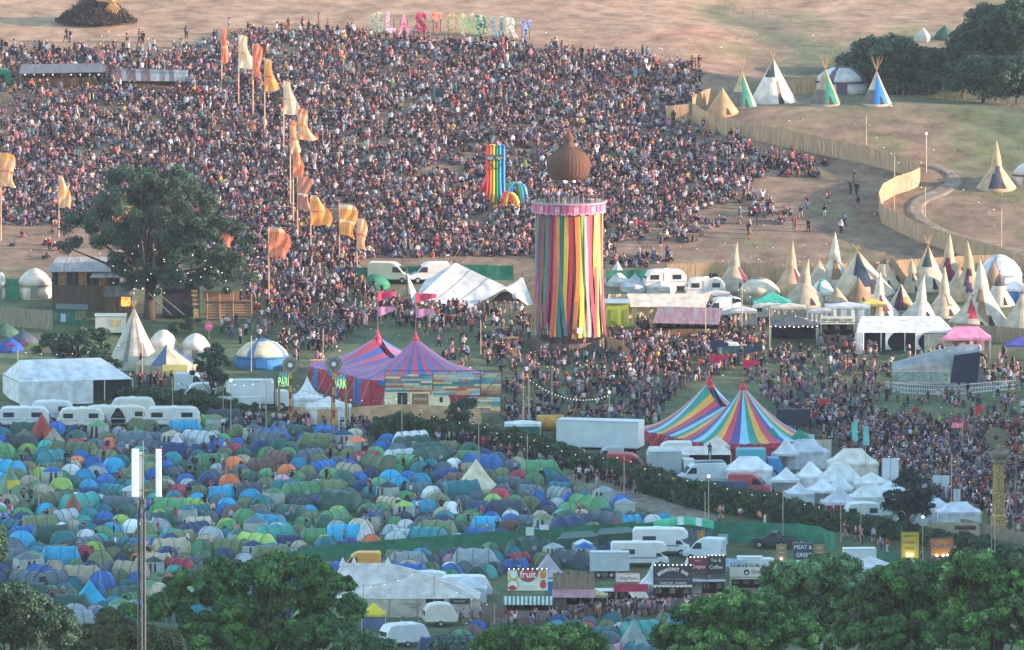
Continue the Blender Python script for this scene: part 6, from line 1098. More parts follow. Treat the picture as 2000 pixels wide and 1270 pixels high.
vehicle('motorhome', 1292, 1084, 'white coachbuilt motorhome with long side window facing right', '#d2d5d3', 180, L=6.3, cat='motorhome'); vehicle('panel_van', 1376, 1094, 'white panel van parked next to the motorhome', '#c6d2da', -18, L=4.4); vehicle('pickup_truck', 1510, 1070, 'dark grey pickup truck parked by the green scrim fence', '#2b3238', -12, L=4.6, cat='pickup')
vehicle('motorhome', 1250, 1106, 'low white motorhome with brown dashes on its side', '#cfcfca', 183, L=7, cat='motorhome', s=.9); vehicle('trailer', 1190, 1128, 'long pale blue box body behind the wooden stall front', '#aab8bd', 0, L=5.4, cat='trailer', s=.78, foot=False)
r = T('water_tank', 'white caged water tank cube by the vehicle compound', 'tank', 1412, 1064, foot=1); MB(mat('tank_plastic', '#c2c9c6', .5)).box((0, 0, .6), (1.0, 1.0, 1.0)).make('bottle', r); b = MB(metal('#8f9798', 'cage'))
for i in range(5): x = -.55+i*.275; b.tube((x, -.54, 0), (x, -.54, 1.2), .025, n=4); b.tube((-.55, -.54, .1+i*.26), (.55, -.54, .1+i*.26), .025, n=4)
b.make('cage', r)
for (u, vb, lab, rz) in ((1128, 1074, 'dark green rubbish skip left of the pair by the scrim fence', 6), (1202, 1066, 'dark green rubbish skip right of the pair by the scrim fence', 4)):
    r = T('skip', lab, 'skip', u, vb, rz, foot=2); MB(metal('#24594a', 'skip_paint')).prism([(-1.7, .1), (-2.2, 1.25), (2.2, 1.5), (1.5, .1)], -.9, .9).make('hull', r); MB(metal('#1f4a3e', 'skip_lid')).slab([(-2.2, -1, 1.27), (2.2, -1, 1.52), (1.6, 1, 1.9), (-1.6, 1, 1.75)], .06).make('lid', r)
    for x in (-1.0, 1.2): MB(metal('#1c4238', 'skip_rib')).box((x, -.93, .7), (.1, .06, 1.0)).make('rib', r)
r = T('rubbish_heap', 'heap of mixed rubbish between the scrim fence and the skips', 'rubbish', 1076, 1080, foot=1.3); q = random.Random(3); b = MB(*[mat('rubbish', c, .8, .3, 5) for c in ('#6a5a54', '#8a8a88', '#3c4a52', '#a08a70', '#7a4a48')])
for i in range(150): a = q.uniform(0, 6.28); d = q.random()**.6; b.box((cos(a)*d*1.5, sin(a)*d*.9, .1+(1-d)*1.2*q.random()**.4), (q.uniform(.1, .4), q.uniform(.1, .3), q.uniform(.08, .3)), q.uniform(0, 3), q.randrange(5))
b.make('rubbish', r)
panel_sign(1035, 1069, .9, .9, 1.3, 'small white notice fixed above the green scrim fence', '#c3d3c8', [], None, posts=True, name='notice'); panel_sign(1063, 1066, 1.0, .55, 1.75, 'wide white notice fixed above the green scrim fence', '#cfd6d2', [], None, name='notice')
r = T('green_roof_bar', 'bar with green and white arched roof by the vehicle compound', 'bar', 1335, 1064, foot=3); MB(canvas('#3fae84'), canvas('#c4d4cc', 'white_stripe')).grid(lambda x, y: Vector((-3.3+6.6*x, -.4-1.2*cos(PI*y), 1.9+.75*sin(PI*y)+.5*sin(PI*x))), 10, 8, lambda i, j: 1 if i in (4, 7) else 0).make('roof', r, smooth=True); MB(mat('bar_panel', '#6f7f86', .7, .4, 2.5, col2='#54707a')).box((0, -.8, .95), (6.2, .15, 1.9)).make('front_panel', r); MB(mat('blue_panel', '#2f5aa0', .6)).box((-2.4, -.92, .95), (.9, .08, 1.8)).make('blue_panel', r); MB(mat('heart_red', '#c2663a', .6, .3, 4, col2='#c9b24a')).box((1.9, -.92, 1.2), (.8, .06, .9)).make('painted_motif', r)
# fruit stall
def fruit():
    r = stall(1030, 1212, 5.0, 2.2, 'fruit stall with green and white striped awning under a big fruit picture board', '#5a5f54', awn='#6f8f80', awnstripe=['#54776a', '#c3cdc6'], ah=1.85, al=1.5, foot=3, counter='#9a8f84')
    r2 = T('fruit_sign', 'big picture board with red melon slice and fruit above striped awning', 'sign', 1031, 1207); W = 4.25; z0 = 2.95; H = 2.2; cx = 0
    MB(metal('#e2dccb', 'sign_face')).box((0, 0, z0+H/2), (W, .1, H)).make('board', r2)
    def disc(x, z, rx, rz_, c, y, nm='painted_fruit', a0=0, a1=2*PI): n = 24; MB(mat(nm, c, .5, .06)).slab([(x+rx*cos(a0+(a1-a0)*i/n), y, z+rz_*sin(a0+(a1-a0)*i/n)) for i in range(n+1 if a1-a0 < 6 else n)], .03).make('painted_fruit', r2)
    disc(0, z0+H, 1.12, 1.28, '#3f6a48', -.09, a0=PI, a1=2*PI); disc(0, z0+H, .98, 1.14, '#c83c4c', -.13, a0=PI, a1=2*PI); disc(-1.55, z0+1.6, .5, .55, '#d8c93e', -.09); disc(-1.5, z0+1.75, .4, .42, '#dde0da', -.13); disc(-1.6, z0+.6, .62, .6, '#8a9a5c', -.09); disc(-1.6, z0+.6, .52, .5, '#e4e0d0', -.13); disc(-1.65, z0+.3, .38, .26, '#c23a48', -.17)
    disc(1.62, z0+1.7, .33, .42, '#de7a3a', -.09); disc(1.62, z0+.62, .34, .42, '#cf4450', -.09); disc(1.62, z0+1.04, .22, .09, '#3f7a4a', -.13); disc(.1, z0+.35, .85, .2, '#c9cfc0', -.09); text('fruit', 1.05, mat('sign_paint_white', '#f0ebe2', .5, .03), r2, (0, -.2, z0+1.72), sx=.95, off=.012)
    for x in (-1.9, 1.9): MB(wood('#4d4640', 'timber')).box((x, .12, 2.6), (.12, .12, 5.2)).make('post', r2)
    MB(wood('#3d3834', 'top_rail')).box((0, -.02, z0+H+.05), (W+.3, .16, .12)).make('rail', r2)
    for i in range(9): x = 2.0*(i/8*2-1); bulb(r2, (x, -.1, z0+H+.12), .05)
fruit()
fence([(940, 1214), (985, 1216)], 2.0, 'rough split log fence left of the fruit stall', '#7a6a5c', board=.24); fence([(1075, 1214), (1105, 1210)], 2.2, 'dark plank fence right of the fruit stall', '#5c4740', board=.3)
r = T('blue_cubicle', 'bright blue cabin between fruit board and plank stall', 'cabin', 1079, 1180, foot=.8); MB(metal('#2a78a8', 'cabin_panel')).box((0, .5, 1.2), (.95, 1.0, 2.4)).make('wall', r); MB(metal('#86a9ba', 'cabin_roof')).box((0, .5, 2.45), (1.1, 1.15, .12)).make('roof', r)
r = stall(1120, 1200, 4.3, 2.3, 'stall with tall weathered plank front and faded pink awning', '#7d6656', fasc='#8f7a68', fh=2.3, awn='#b98a90', ah=2.0, al=1.6, foot=2.5)
for i in range(4): MB(mat('spot_lamp', '#26262a', .5)).box((-1.6+i*1.05, -.2, 4.5), (.16, .2, .2)).make('spot_lamp', r)
gazebo(1160, 1196, 3.0, 2.0, 'pale yellow canopy stall right of the plank fronted stall', '#cdbf86', H=2.6, eave=1.95, walls='b', wallc='#5f5650')
r = stall(1190, 1192, 4.0, 2.0, 'low menu covered stall between yellow canopy and red awning', '#6e665e', foot=2); 
r = stall(1232, 1190, 3.4, 2.1, 'stall under the small white name banner with crimson curved awning', '#8f8f8c', awn='#a02c48', ah=1.95, al=.8, foot=2, kind='metal'); MB(canvas('#cdbfa8', 'sun_awning')).slab([(-.3, -.95, 2.0), (1.6, -.95, 2.0), (1.95, -2.0, 1.45), (.2, -2.0, 1.45)], .04).make('sun_awning', r)
panel_sign(1226, 1190, 2.65, 1.05, 2.9, 'small white and red name banner above the crimson awning', '#e6ded2', [('~~~~~', .16, 0, .85, '#8a5a58'), ('King Prawn', .46, .1, .45, '#b23a44', .9)], None, border='#b04850', name='name_banner')
r = stall(1314, 1188, 4.1, 2.3, 'breakfast stall with black arched lettering board', '#4d4844', fasc=None, foot=2.5)
def arch_text(s, root, R, cx, cz, y, size, mt, spread):
    for i, ch in enumerate(s):
        if ch == ' ': continue
        a = R_(spread)*(.5-(i+.5)/len(s)); text(ch, size, mt, root, (cx-sin(a)*R, y, cz+cos(a)*R-R), 'letter', rot=(90, -math.degrees(a), 0), off=.012)
q = panel_sign(1314, 1184, 4.15, 2.35, 2.15, 'black sign with white arched BREAKFAST BAR lettering and toasties strip', '#34363a', [('TOASTIES · PANINIS', .36, 0, .33, '#d8dcc0', .92)], None, border='#4a443e', name='breakfast_sign'); arch_text('BREAKFAST BAR', q, 2.3, 0, 3.98, -.09, .5, mat('sign_paint_white', '#e6e4da', .5, .03), 88)
MB(metal('#8f8c82', 'sign_strip')).box((0, -.05, 2.92), (4.1, .04, .05)).make('rule', q)
for i in range(9): bulb(q, (-1.9+i*.475, -.15, 4.45), .05); bulb(q, (-1.9+i*.475, -.15, 2.1), .04)
r = stall(1380, 1178, 3.9, 2.3, 'crepe and coffee stall right of the breakfast stall', '#4d4844', foot=2.5)
q = panel_sign(1363, 1174, 2.0, 1.65, 3.1, 'dark red sign with cream Crepes lettering', '#7a2c36', [('~~~~~~', .22, 0, 1.25, '#e0cfc0'), ('Crepes', .58, 0, .62, '#efe2d2', .92)], None, border='#4a443e', name='crepes_sign'); 
for i in range(5): bulb(q, (-.8+i*.4, -.15, 1.65+3.1), .05)
q = panel_sign(1398, 1174, 2.05, 2.0, 2.95, 'black sign with cream Tea and Coffee lettering', '#26302f', [('Tea &', .5, 0, 1.45, '#e6e0d2', .9), ('Coffee', .56, 0, .72, '#efe8da', .95)], None, border='#4a443e', name='coffee_sign')
for i in range(5): bulb(q, (-.8+i*.4, -.15, 4.95), .05)
q = panel_sign(1380, 1172, 4.0, .75, 2.2, 'grey strip sign with pale Ice lettering below the coffee signs', '#5d6062', [('ICE', .42, .2, .37, '#cdd2d0')], None, name='ice_sign')
for i in range(8): bulb(q, (-1.8+i*.5, -.15, 2.12), .04)
r = stall(1468, 1168, 4.6, 2.2, 'cream food van style stall with oriental lettering on its upper board', '#c9c2b0', fasc='#d6d0c2', fh=1.3, kind='metal', foot=2.5); text('Oriental', .62, mat('sign_paint', '#3a3638', .6), r, (.9, -.14, 2.85), sx=.9); text('CAFE', .26, mat('sign_paint_red', '#b04044', .6), r, (1.2, -.14, 2.4)); MB(mat('emblem_black', '#2b2b2f', .6)).tube((-.55, -.16, 2.8), (-.55, -.1, 2.8), .3, .3, 18).make('emblem', r); MB(mat('emblem_white', '#e0dccf', .6)).tube((-.55, -.2, 2.75), (-.55, -.1, 2.75), .14, .14, 12).make('emblem_inlay', r)
q = random.Random(5); b = MB(mat('garden_plants', '#6a4a48', .8, .5, 8, col2='#4f6a48'))
for i in range(60): x = q.uniform(-2.2, 2.2); b.tube((x, 0, 3.3), (x+q.uniform(-.15, .15), q.uniform(-.1, .1), 3.3+q.uniform(.15, .5)), .06, .02, 3)
b.make('roof_plants', r)
pagoda(1276, 1178, 60, 86, 'white pagoda tent with tall point left of the breakfast sign', '#d3d6d2', ev=.42); pagoda(1342, 1172, 58, 86, 'white pagoda tent with tall point behind the breakfast sign', '#d3d6d2', ev=.45)
vehicle('trailer', 1464, 1126, 'white box trailer with dark open side door in the compound', '#ccd0ce', 0, L=4.6, cat='trailer', s=.6, foot=False); r = T('grey_tarp_shelter', 'grey tarp shelter beside the oriental stall', 'shelter', 1412, 1132, foot=1.5); MB(canvas('#8fa2aa', 'tarp')).quadp((-2.6, -1.2, 1.6), (2.6, -1.2, 1.5), (2.4, 1.2, 2.1), (-2.4, 1.2, 2.3), 8, 4, sag=.15).make('tarp', r)
for x in (-2.4, 0, 2.4): MB(metal('#80888a', 'pole')).tube((x, -1.1, 0), (x, -1.1, 1.6), .04).make('post', r)
r = stall(1565, 1140, 5.2, 2.2, 'stall with navy meat board on the roof', '#8f7a66', foot=2.5); panel_sign(1568, 1138, 2.2, 1.9, 2.45, 'navy board with white MEAT and GREET lettering', '#34465c', [('MEAT &', .62, 0, 1.4, '#e6ead8', .9), ('GREET', .62, .1, .55, '#e6ead8', .95)], None, border='#6a7074', name='meat_sign')
for (u, lab) in ((1526, 'narrow lit wooden menu board left of the navy meat board'), (1600, 'narrow lit wooden menu board right of the navy meat board')):
    q = panel_sign(u, 1140, 1.15, 3.0, 1.3, lab, '#8f7458', [('~~~~', .28, 0, 2.6, '#e6dcb8'), ('~~~~', .28, 0, 2.1, '#e6dcb8'), ('~~~~', .28, 0, 1.6, '#e6dcb8'), ('~~~~', .28, 0, 1.1, '#e6dcb8'), ('~~~~', .28, 0, .6, '#e6dcb8')], None, name='menu_board')
    for z in (1.6, 2.7): bulb(q, (0, -.2, z), .12)
vehicle('panel_van', 1512, 1128, 'small white trailer van left of the lit menu boards', '#c9cfd0', 180, L=3.6, s=.85); gazebo(1700, 1142, 5.2, 3.2, 'wide white stall tent behind the front trees', '#ccd0cc', H=3.2, walls='fb'); gazebo(1660, 1138, 3.2, 2.4, 'flat white topped stall left of the wide stall tent', '#d0d4d2', H=2.3, eave=2.0, walls='fb'); gazebo(1722, 1150, 2.6, 2.4, 'small blue gazebo in front of the wide stall tent', '#2a62b0', H=2.6, walls='f'); gazebo(1800, 1148, 3.6, 2.6, 'white gazebo between the yellow and orange sign boards', '#cfd3d8', H=3.1, walls='fb'); gazebo(1770, 1140, 3.2, 2.6, 'cream gazebo behind the yellow sign tower', '#c9c6b4', H=3.1, walls='fb'); vehicle('trailer', 1678, 1116, 'small white trailer left of the wide stall tent', '#c9cfd0', 4, L=5, cat='trailer', s=.7, foot=False)
q = panel_sign(1777, 1146, 1.95, 2.9, 3.05, 'tall yellow board with CIGARETTES lettering and lit foot', '#d2b23e', [('CIGARETTES', .36, 0, 2.45, '#3a3a34', .8), ('PROPERLY', .4, 0, 1.75, '#b0502c', .8), ('~~~~~', .4, 0, 1.15, '#b0502c', .85)], None, border='#6d6038', name='yellow_sign'); MB(metal('#b29a3a', 'sign_strip')).box((0, -.05, 5.15), (1.9, .04, .06)).make('rule', q)
for x in (-.25, .2): bulb(q, (x, -.25, 3.5), .16)
q = panel_sign(1839, 1148, 2.55, 2.0, 3.4, 'orange board with blue brush lettering glowing at its foot', '#cf6a3c', [('~~~~~~', .75, 0, 1.15, '#5a6a9a', .9)], None, rz=12, border='#4a4a4c', name='orange_sign'); n = 12; b = MB(mat('sun_rays', '#dd9a4c', .6, .1))
for i in range(n): a = PI*(i+.5)/n; b.slab([(0, -.045, 3.5), (cos(a-.06)*1.2, -.045, 3.5+sin(a-.06)*1.75), (cos(a+.06)*1.2, -.045, 3.5+sin(a+.06)*1.75)], -.012)
b.make('sun_rays', q)
for x in (-.6, .1, .6): bulb(q, (x, -.3, 3.55), .13)
# ================================================================ caravans on the left, trucks by big top
for (u, vb, L, rz, c, lab) in ((45, 848, 6.2, 0, '#c7cbcb', 'white caravan furthest left of the row below the frame marquee'), (158, 850, 5.6, 2, '#cdcabf', 'cream caravan second from left of the row below the frame marquee'), (205, 846, 5.0, 180, '#c9c9c0', 'caravan third of the row partly behind the second'), (252, 846, 4.4, 0, '#cdc6b4', 'boxy cream caravan with tall door in the row'), (336, 848, 6.6, 1, '#d0cdc4', 'longest caravan with ribbed windows at the right end of the row'), (100, 836, 5.2, 0, '#c3c7c9', 'caravan roof seen behind the two left caravans'), (262, 830, 5.4, 180, '#c6c6be', 'caravan behind the boxy cream one')):
    vehicle('caravan', u, vb-12, lab, c, rz, L=L, cat='caravan', name='caravan')
vehicle('trailer', 487, 800, 'plain white box trailer by the round cream tent', '#c6cccc', 0, L=5.6, cat='trailer', s=.95, foot=False); vehicle('panel_van', 383, 790, 'white van beside the small dark tree', '#c3cccd', 4, L=4.6); vehicle('trailer', 468, 812, 'low long white trailer in front of the box trailer', '#ccd0ce', 0, L=8.0, cat='trailer', s=.6, foot=False); vehicle('panel_van', 378, 770, 'dark green and white van behind the small dark tree', '#b9c4c6', 175, L=4.4); vehicle('box_truck', 530, 800, 'white lorry with dark window left of the totem poles', '#c9cccc', 180, L=4.4, cat='lorry')
yurt(452, 772, 30, 32, 'small dark green dome tent against the white box trailer', '#23554a', None, None, wall=.1, name='green_dome')
for (u, vb) in ((420, 800), (480, 805), (340, 790), (540, 806), (30, 830), (160, 832), (250, 830), (340, 830)): p = P(u, vb); FOOT.append((p.x, p.y, 2.2))
for (u, vb, c, R, H, lab) in ((8, 662, '#3c5f50', 1.9, 1.5, 'dull green dome tent at the left edge below the yurts'), (20, 690, '#2a4f9c', 1.6, 1.5, 'blue pop up tent at the left edge behind small flags'), (46, 676, '#48525c', 1.8, 1.4, 'dark grey dome tent right of the blue pop up tent')):
    bell(cen(u, vb, R), R, H, lab, c, wall=.1, name='dome_tent', sag=.55, n=14)
for (u, vb, c, lab) in ((12, 742, '#c84a6a', 'pink flag at the far left by the small tree'), (42, 738, '#b45a7a', 'mauve flag right of the pink one by the small tree'), (58, 742, '#9ac45a', 'lime streamer flag by the small tree')): pennant(u, vb, 4.4, 1.0, .5, lab, c, drop=.4)
for (u, vb, c, lab) in ((1363, 705, '#3e3b52', 'dark flag near the corrugated bar'), (1385, 590, '#2a2c34', 'black and white flag above the cream canvas wall'), (1430, 640, '#303440', 'ragged dark flag above the vans left of the black canopy bar')): pennant(u, vb, 3.6, 1.0, .7, lab, c, drop=.3)
# ================================================================ track and path
def sheet(name, left, right, m, lift=.16, n=60):
    def ev(pts, t): s = t*(len(pts)-1); i = min(len(pts)-2, int(s)); q = s-i; q2 = q; return (pts[i][0]*(1-q2)+pts[i+1][0]*q2, pts[i][1]*(1-q2)+pts[i+1][1]*q2)
    b = MB(m); nu = 8
    def fn(x, y): a = ev(left, y); c = ev(right, y); return P(a[0]*(1-x)+c[0]*x, a[1]*(1-x)+c[1]*x, lift*(1 if .02 < x < .98 else .0)-.05*(x < .02 or x > .98))
    b.grid(fn, nu, n); return struct(b.make(name, smooth=True))
frame_marquee(1345, 918, 9.5, 3.4, 1.9, .8, 2.7, 'long low white canopy row in front of the rainbow big top', 0, '#cfcac0', openr=.5, foot=4)
gazebo(1400, 905, 3.0, 2.6, 'small cream tent left of the cream peaked tent', '#cfc6b4', H=3.2, walls='f')
tp(1660, 566, 44, 56, 'brown grey tipi behind the wide navy panelled one', body='#9c8a72')
tp(1726, 566, 52, 66, 'cream tipi with dark cap behind the all brown one', poles=10, panels=((-180, 180, .74, 1, DG, 0),))
tp(1873, 580, 46, 60, 'grey cream tipi between two maroon panelled ones', body='#b3a792', poles=8)
tp(1940, 580, 50, 66, 'brown tipi left of the right hand domed yurt', body='#8f7a60', poles=8)
tp(1600, 566, 46, 60, 'plain cream tipi behind the green and white dome', poles=10)
gazebo(1452, 640, 3.2, 2.4, 'small off white canopy left of the black canopy bar', '#b9b6ae', H=2.6, walls='b')
gazebo(1398, 606, 3.4, 2.4, 'pale awning beside the van behind the turquoise tarp', '#b8b4a8', H=2.5, walls='fb', wallc='#8d8a80')
gazebo(1540, 632, 4.2, 2.6, 'flat cream canopy behind the black canopy bar', '#c0b6a2', H=2.5, walls='fb', wallc='#9a9284')
gazebo(1600, 640, 3.0, 2.4, 'little grey canopy left of the tea kiosk', '#a8a8a4', H=2.5, walls='fb')
def smooth(pts, k=3):
    for _ in range(k): pts = [pts[0]]+[q for a, b in zip(pts[:-1], pts[1:]) for q in ((a[0]*.75+b[0]*.25, a[1]*.75+b[1]*.25), (a[0]*.25+b[0]*.75, a[1]*.25+b[1]*.75))]+[pts[-1]]
    return pts
dirt = mat('dirt_track', '#75685a', .95, .3, .6, col2='#8a7a66', bump=.5)
sheet('dirt_track', smooth([(1800, 325), (1840, 335), (1852, 352), (1825, 370), (1785, 385), (1768, 402), (1775, 425), (1830, 455), (1900, 478), (2020, 515)]), smooth([(1830, 322), (1872, 340), (1882, 360), (1850, 382), (1812, 395), (1802, 412), (1815, 432), (1860, 455), (1930, 474), (2040, 498)]), dirt)
sheet('footpath', smooth([(720, 852), (860, 888), (960, 902), (1080, 930), (1180, 972), (1290, 1008), (1400, 1035)]), smooth([(740, 845), (880, 868), (960, 878), (1080, 905), (1200, 945), (1300, 978), (1400, 1005)]), mat('trodden_path', '#877c6c', .95, .3, .7, col2='#6f6a58', bump=.5))
# ================================================================ hedges and trees
def hedge(top, foot, label, cols, per=95, leaf=.2, seedv=3, depth=1.9):
    """top and foot outlines in photo pixels"""
    o = P(*foot[0]); r = T('hedge', label, 'hedge', loc=o); q = np.random.RandomState(seedv); cs = []; rs = []; st = MB(mat('hedge_stems', '#4a4236', .95))
    us = np.arange(foot[0][0], foot[-1][0], 5.0); fv = np.interp(us, [a for a, _ in foot], [b for _, b in foot]); tv = np.interp(us, [a for a, _ in top], [b for _, b in top])
    for u, f, t in zip(us, fv, tv):
        k = mp(u, f); H = max(.8, (f-t)*k-depth*.22+.3); g = P(u, f)-o; FOOT.append((g.x+o.x, g.y+o.y+depth, depth*.9))
        for z in np.arange(.35, H, .5):
            for y in (.25, depth, 2*depth-.25) if z > H-.8 else (.25,): cs.append((g.x+q.normal()*.15, g.y+y+q.normal()*.12, g.z+z+q.normal()*.16)); rs.append(.42+.2*q.rand())
        if q.rand() < .15: st.tube((g.x, g.y+depth*.6, g.z-.2), (g.x+q.normal()*.2, g.y+depth*.6, g.z+H*.9), .05, .02, 4)
    b = bpy.data.objects.new('foliage', leaf_mesh('foliage', np.array(cs), np.array(rs), per, leaf, cols, flat=1., seedv=seedv)); COL.objects.link(b); b.parent = r; st.make('stems', r)
HG = ['#365634', '#3f603a', '#304e30', '#486a42', '#2a452c']
hedge([(733, 820), (790, 818), (940, 838), (1070, 866), (1157, 896), (1266, 921), (1350, 942), (1457, 962), (1545, 987), (1650, 1008), (1755, 1026), (1895, 1054), (2040, 1088)], [(735, 862), (800, 850), (940, 870), (1070, 903), (1140, 924), (1262, 963), (1350, 994), (1457, 1012), (1615, 1034), (1755, 1056), (1895, 1090), (2040, 1122)], 'long thick hedge running down to the right between campsite and field', HG, seedv=3)
hedge([(238, 762), (330, 768), (420, 780), (500, 796)], [(238, 790), (330, 800), (420, 815), (500, 828)], 'short thick hedge right of the white frame marquee', HG, seedv=4, per=80)
def ptree(u, vb, lobes, label, n, per, leaf, cols, rc=.8, trunk=None, seedv=1, D=None, dep=.8, group=None, name='tree', cat='tree', limbs=7, base=None):
    k = (mp(u, vb) if D is None else D*1.004/F); loc = P(u, vb) if D is None else Vector((P(u, 1200, D=D).x, D, FG(D))); zref = (P(u, vb).z if D is None else None)
    sh = []
    for i, L in enumerate(lobes):
        lu, lv, ru, rv = L[:4]; z = (vb-lv)*k if D is None else P(lu, lv, D=D).z-loc.z
        sh.append(((lu-u)*k, ((i*37 % 7)-3)/3*ru*k*.5, z, ru*k, max(ru*k*dep, .6), rv*k))
    H = max(s[2] for s in sh); hm = sum(s[2] for s in sh)/len(sh)
    return tree(loc, sh, label, n, rc, per, leaf, cols, trunk or (.28, hm*1.05), cat, name, seedv, group, limbs=limbs)
ptree(292, 622, [(290, 385, 95, 55), (235, 425, 85, 48), (350, 410, 90, 55), (160, 448, 46, 30), (430, 468, 62, 48), (452, 535, 48, 40), (360, 520, 85, 55), (300, 560, 60, 38), (150, 482, 36, 20), (405, 565, 55, 34), (330, 365, 60, 35), (255, 350, 50, 26), (300, 460, 100, 42), (260, 520, 52, 34), (225, 470, 50, 26), (380, 455, 60, 34)], 'huge spreading tree hung with fairy lights left of the hillside banners', 420, 260, .2, DARKG, rc=.95, trunk=(.7, 8.0), seedv=21, limbs=9)
bt = bpy.data.objects['tree']
FOOT.append((P(290, 618).x, P(290, 618).y, 3))
for i in range(34): bulb(bt, (rnd.uniform(-5, 9.5), -rnd.uniform(3.0, 4.5), rnd.uniform(3.2, 9.5)), .036)
ptree(150, 748, [(150, 690, 60, 42), (108, 682, 36, 36), (205, 712, 38, 38), (180, 665, 36, 26), (120, 725, 36, 26), (215, 748, 26, 24)], 'dark leafy tree above the white frame marquee at the left', 150, 190, .19, DARKG, rc=.6, seedv=22, trunk=(.3, 5))
ptree(416, 800, [(418, 706, 34, 26), (405, 735, 34, 22), (432, 750, 24, 18), (420, 690, 22, 14)], 'small dark conifer shaped tree right of the low beige tent', 48, 150, .18, DARKG, rc=.5, seedv=23, trunk=(.2, 5))
ptree(898, 850, [(898, 806, 30, 22), (915, 792, 20, 13), (890, 825, 24, 16)], 'small round tree in front of the slat screens', 34, 150, .18, DARKG, rc=.5, seedv=24, trunk=(.18, 2.6))
ptree(1772, 1062, [(1778, 960, 44, 34), (1750, 985, 30, 30), (1800, 985, 32, 28), (1775, 1000, 36, 28), (1775, 935, 22, 22), (1740, 965, 16, 12)], 'dark green tree standing out of the hedge before the white gazebos', 85, 160, .19, ['#2c443a', '#35503f', '#28403a'], rc=.55, seedv=25, trunk=(.25, 4.5))
ptree(345, 655, [(345, 640, 26, 14), (370, 630, 20, 10)], 'low shrubs under the big tree', 16, 120, .16, DARKG, rc=.4, seedv=26, trunk=(.08, .8), name='shrub', cat='shrub')
for i, (u, vb, lobes, lab) in enumerate([(1714, 172, [(1708, 100, 36, 24), (1700, 122, 34, 22), (1730, 130, 46, 28), (1745, 154, 50, 20)], 'leftmost dark bush tree of the wood above the yurt'), (1765, 186, [(1742, 102, 44, 26), (1750, 130, 40, 26), (1790, 140, 50, 28), (1780, 168, 56, 20)], 'rounded dark tree second from left in the wood above the yurt'), (1836, 186, [(1820, 124, 44, 26), (1850, 150, 50, 28), (1820, 168, 50, 14)], 'low dark tree in a dip of the wood below the two hill tents'),
      (1880, 192, [(1898, 84, 42, 32), (1890, 120, 50, 36), (1860, 150, 36, 26)], 'tall dark tree right of the two hill tents'), (1945, 196, [(1935, 52, 56, 40), (1955, 95, 54, 40), (1920, 110, 40, 30)], 'tallest dark tree of the wood at the upper right'), (2010, 198, [(2000, 40, 54, 44), (2010, 100, 60, 50)], 'dark tree cut by the right edge at the top'), (1920, 200, [(1915, 140, 50, 28), (1940, 158, 56, 30), (1895, 166, 50, 22)], 'low dark bush in front of the tallest tree of the wood'), (1985, 204, [(1980, 145, 50, 34), (2005, 168, 54, 30), (1960, 178, 44, 18)], 'low dark bush in front of the tree cut by the edge'), (1668, 140, [(1668, 122, 22, 11), (1680, 130, 20, 10)], 'low scrub bush left end of the wood')]):
    ptree(u, vb, lobes, lab, 60*len(lobes), 150, .28, ['#305040', '#3a5c46', '#2b4838', '#46684c'], rc=1.0, trunk=(.2, 2.5), seedv=40+i, group='trees of the dark wood at the upper right', name='woodland_tree')
bell(cen(1803, 82, 1.2), 1.3, 1.6, 'small cream tent on the far hill left of its green neighbour', '#c9c0b0', wall=.5, name='ridge_tent', n=4, rz=20); bell(cen(1845, 80, 1.2), 1.3, 1.7, 'small dark green tent on the far hill above the wood', '#35584e', wall=.3, name='dome_tent', n=10, sag=.6)
# foreground trees on the near slope
FG_ = ['#4c7c3a', '#5a8c46', '#3e6a36', '#7cac5c', '#31562e']; FB = ['#44704a', '#528052', '#36603e', '#6c9a68']
ptree(20, 1200, [(20, 1172, 56, 30), (60, 1212, 56, 42), (-12, 1085, 24, 36), (10, 1230, 90, 60), (95, 1235, 60, 50)], 'dark bushy tree in the bottom left corner', 330, 210, .14, DARKG, rc=.6, seedv=60, D=760)
ptree(190, 1200, [(170, 1248, 70, 26), (230, 1240, 50, 26), (120, 1262, 50, 20), (290, 1262, 60, 26), (215, 1205, 22, 14)], 'thin olive green scrub at the bottom left by the mast', 240, 170, .14, ['#4f5c38', '#5c6a40', '#465334'], rc=.5, seedv=61, D=800)
ptree(520, 1200, [(500, 1128, 62, 36), (385, 1150, 66, 40), (590, 1130, 66, 40), (650, 1175, 52, 48), (330, 1190, 48, 34), (440, 1190, 80, 46), (560, 1200, 90, 50), (640, 1245, 70, 44), (420, 1250, 90, 46), (520, 1255, 90, 40), (240, 1198, 26, 14), (545, 1098, 30, 14), (430, 1108, 28, 16), (690, 1205, 26, 26)], 'broad dark oak across the bottom left centre', 560, 215, .17, FG_[:3]+FB[:2], rc=.54, seedv=62, D=820, trunk=(.5, 13))
ptree(760, 1290, [(740, 1268, 40, 18), (700, 1262, 40, 26)], 'low oak branches left of the bottom caravan', 90, 180, .16, FB, rc=.5, seedv=63, D=815)
ptree(885, 1290, [(885, 1262, 46, 22), (915, 1268, 30, 18)], 'blue green bush at the bottom edge right of the caravan', 100, 190, .14, ['#5c8078', '#6a8f84', '#4f726a'], rc=.45, seedv=64, D=900)
ptree(1010, 1290, [(1000, 1250, 52, 30), (1050, 1262, 50, 24), (960, 1265, 40, 18)], 'bright green bush at the bottom centre', 180, 190, .16, FG_, rc=.5, seedv=65, D=850); ptree(1120, 1290, [(1110, 1246, 46, 30), (1145, 1262, 40, 22), (1085, 1262, 40, 22)], 'bright green bush right of the bottom centre one', 150, 190, .16, FG_, rc=.5, seedv=66, D=855)
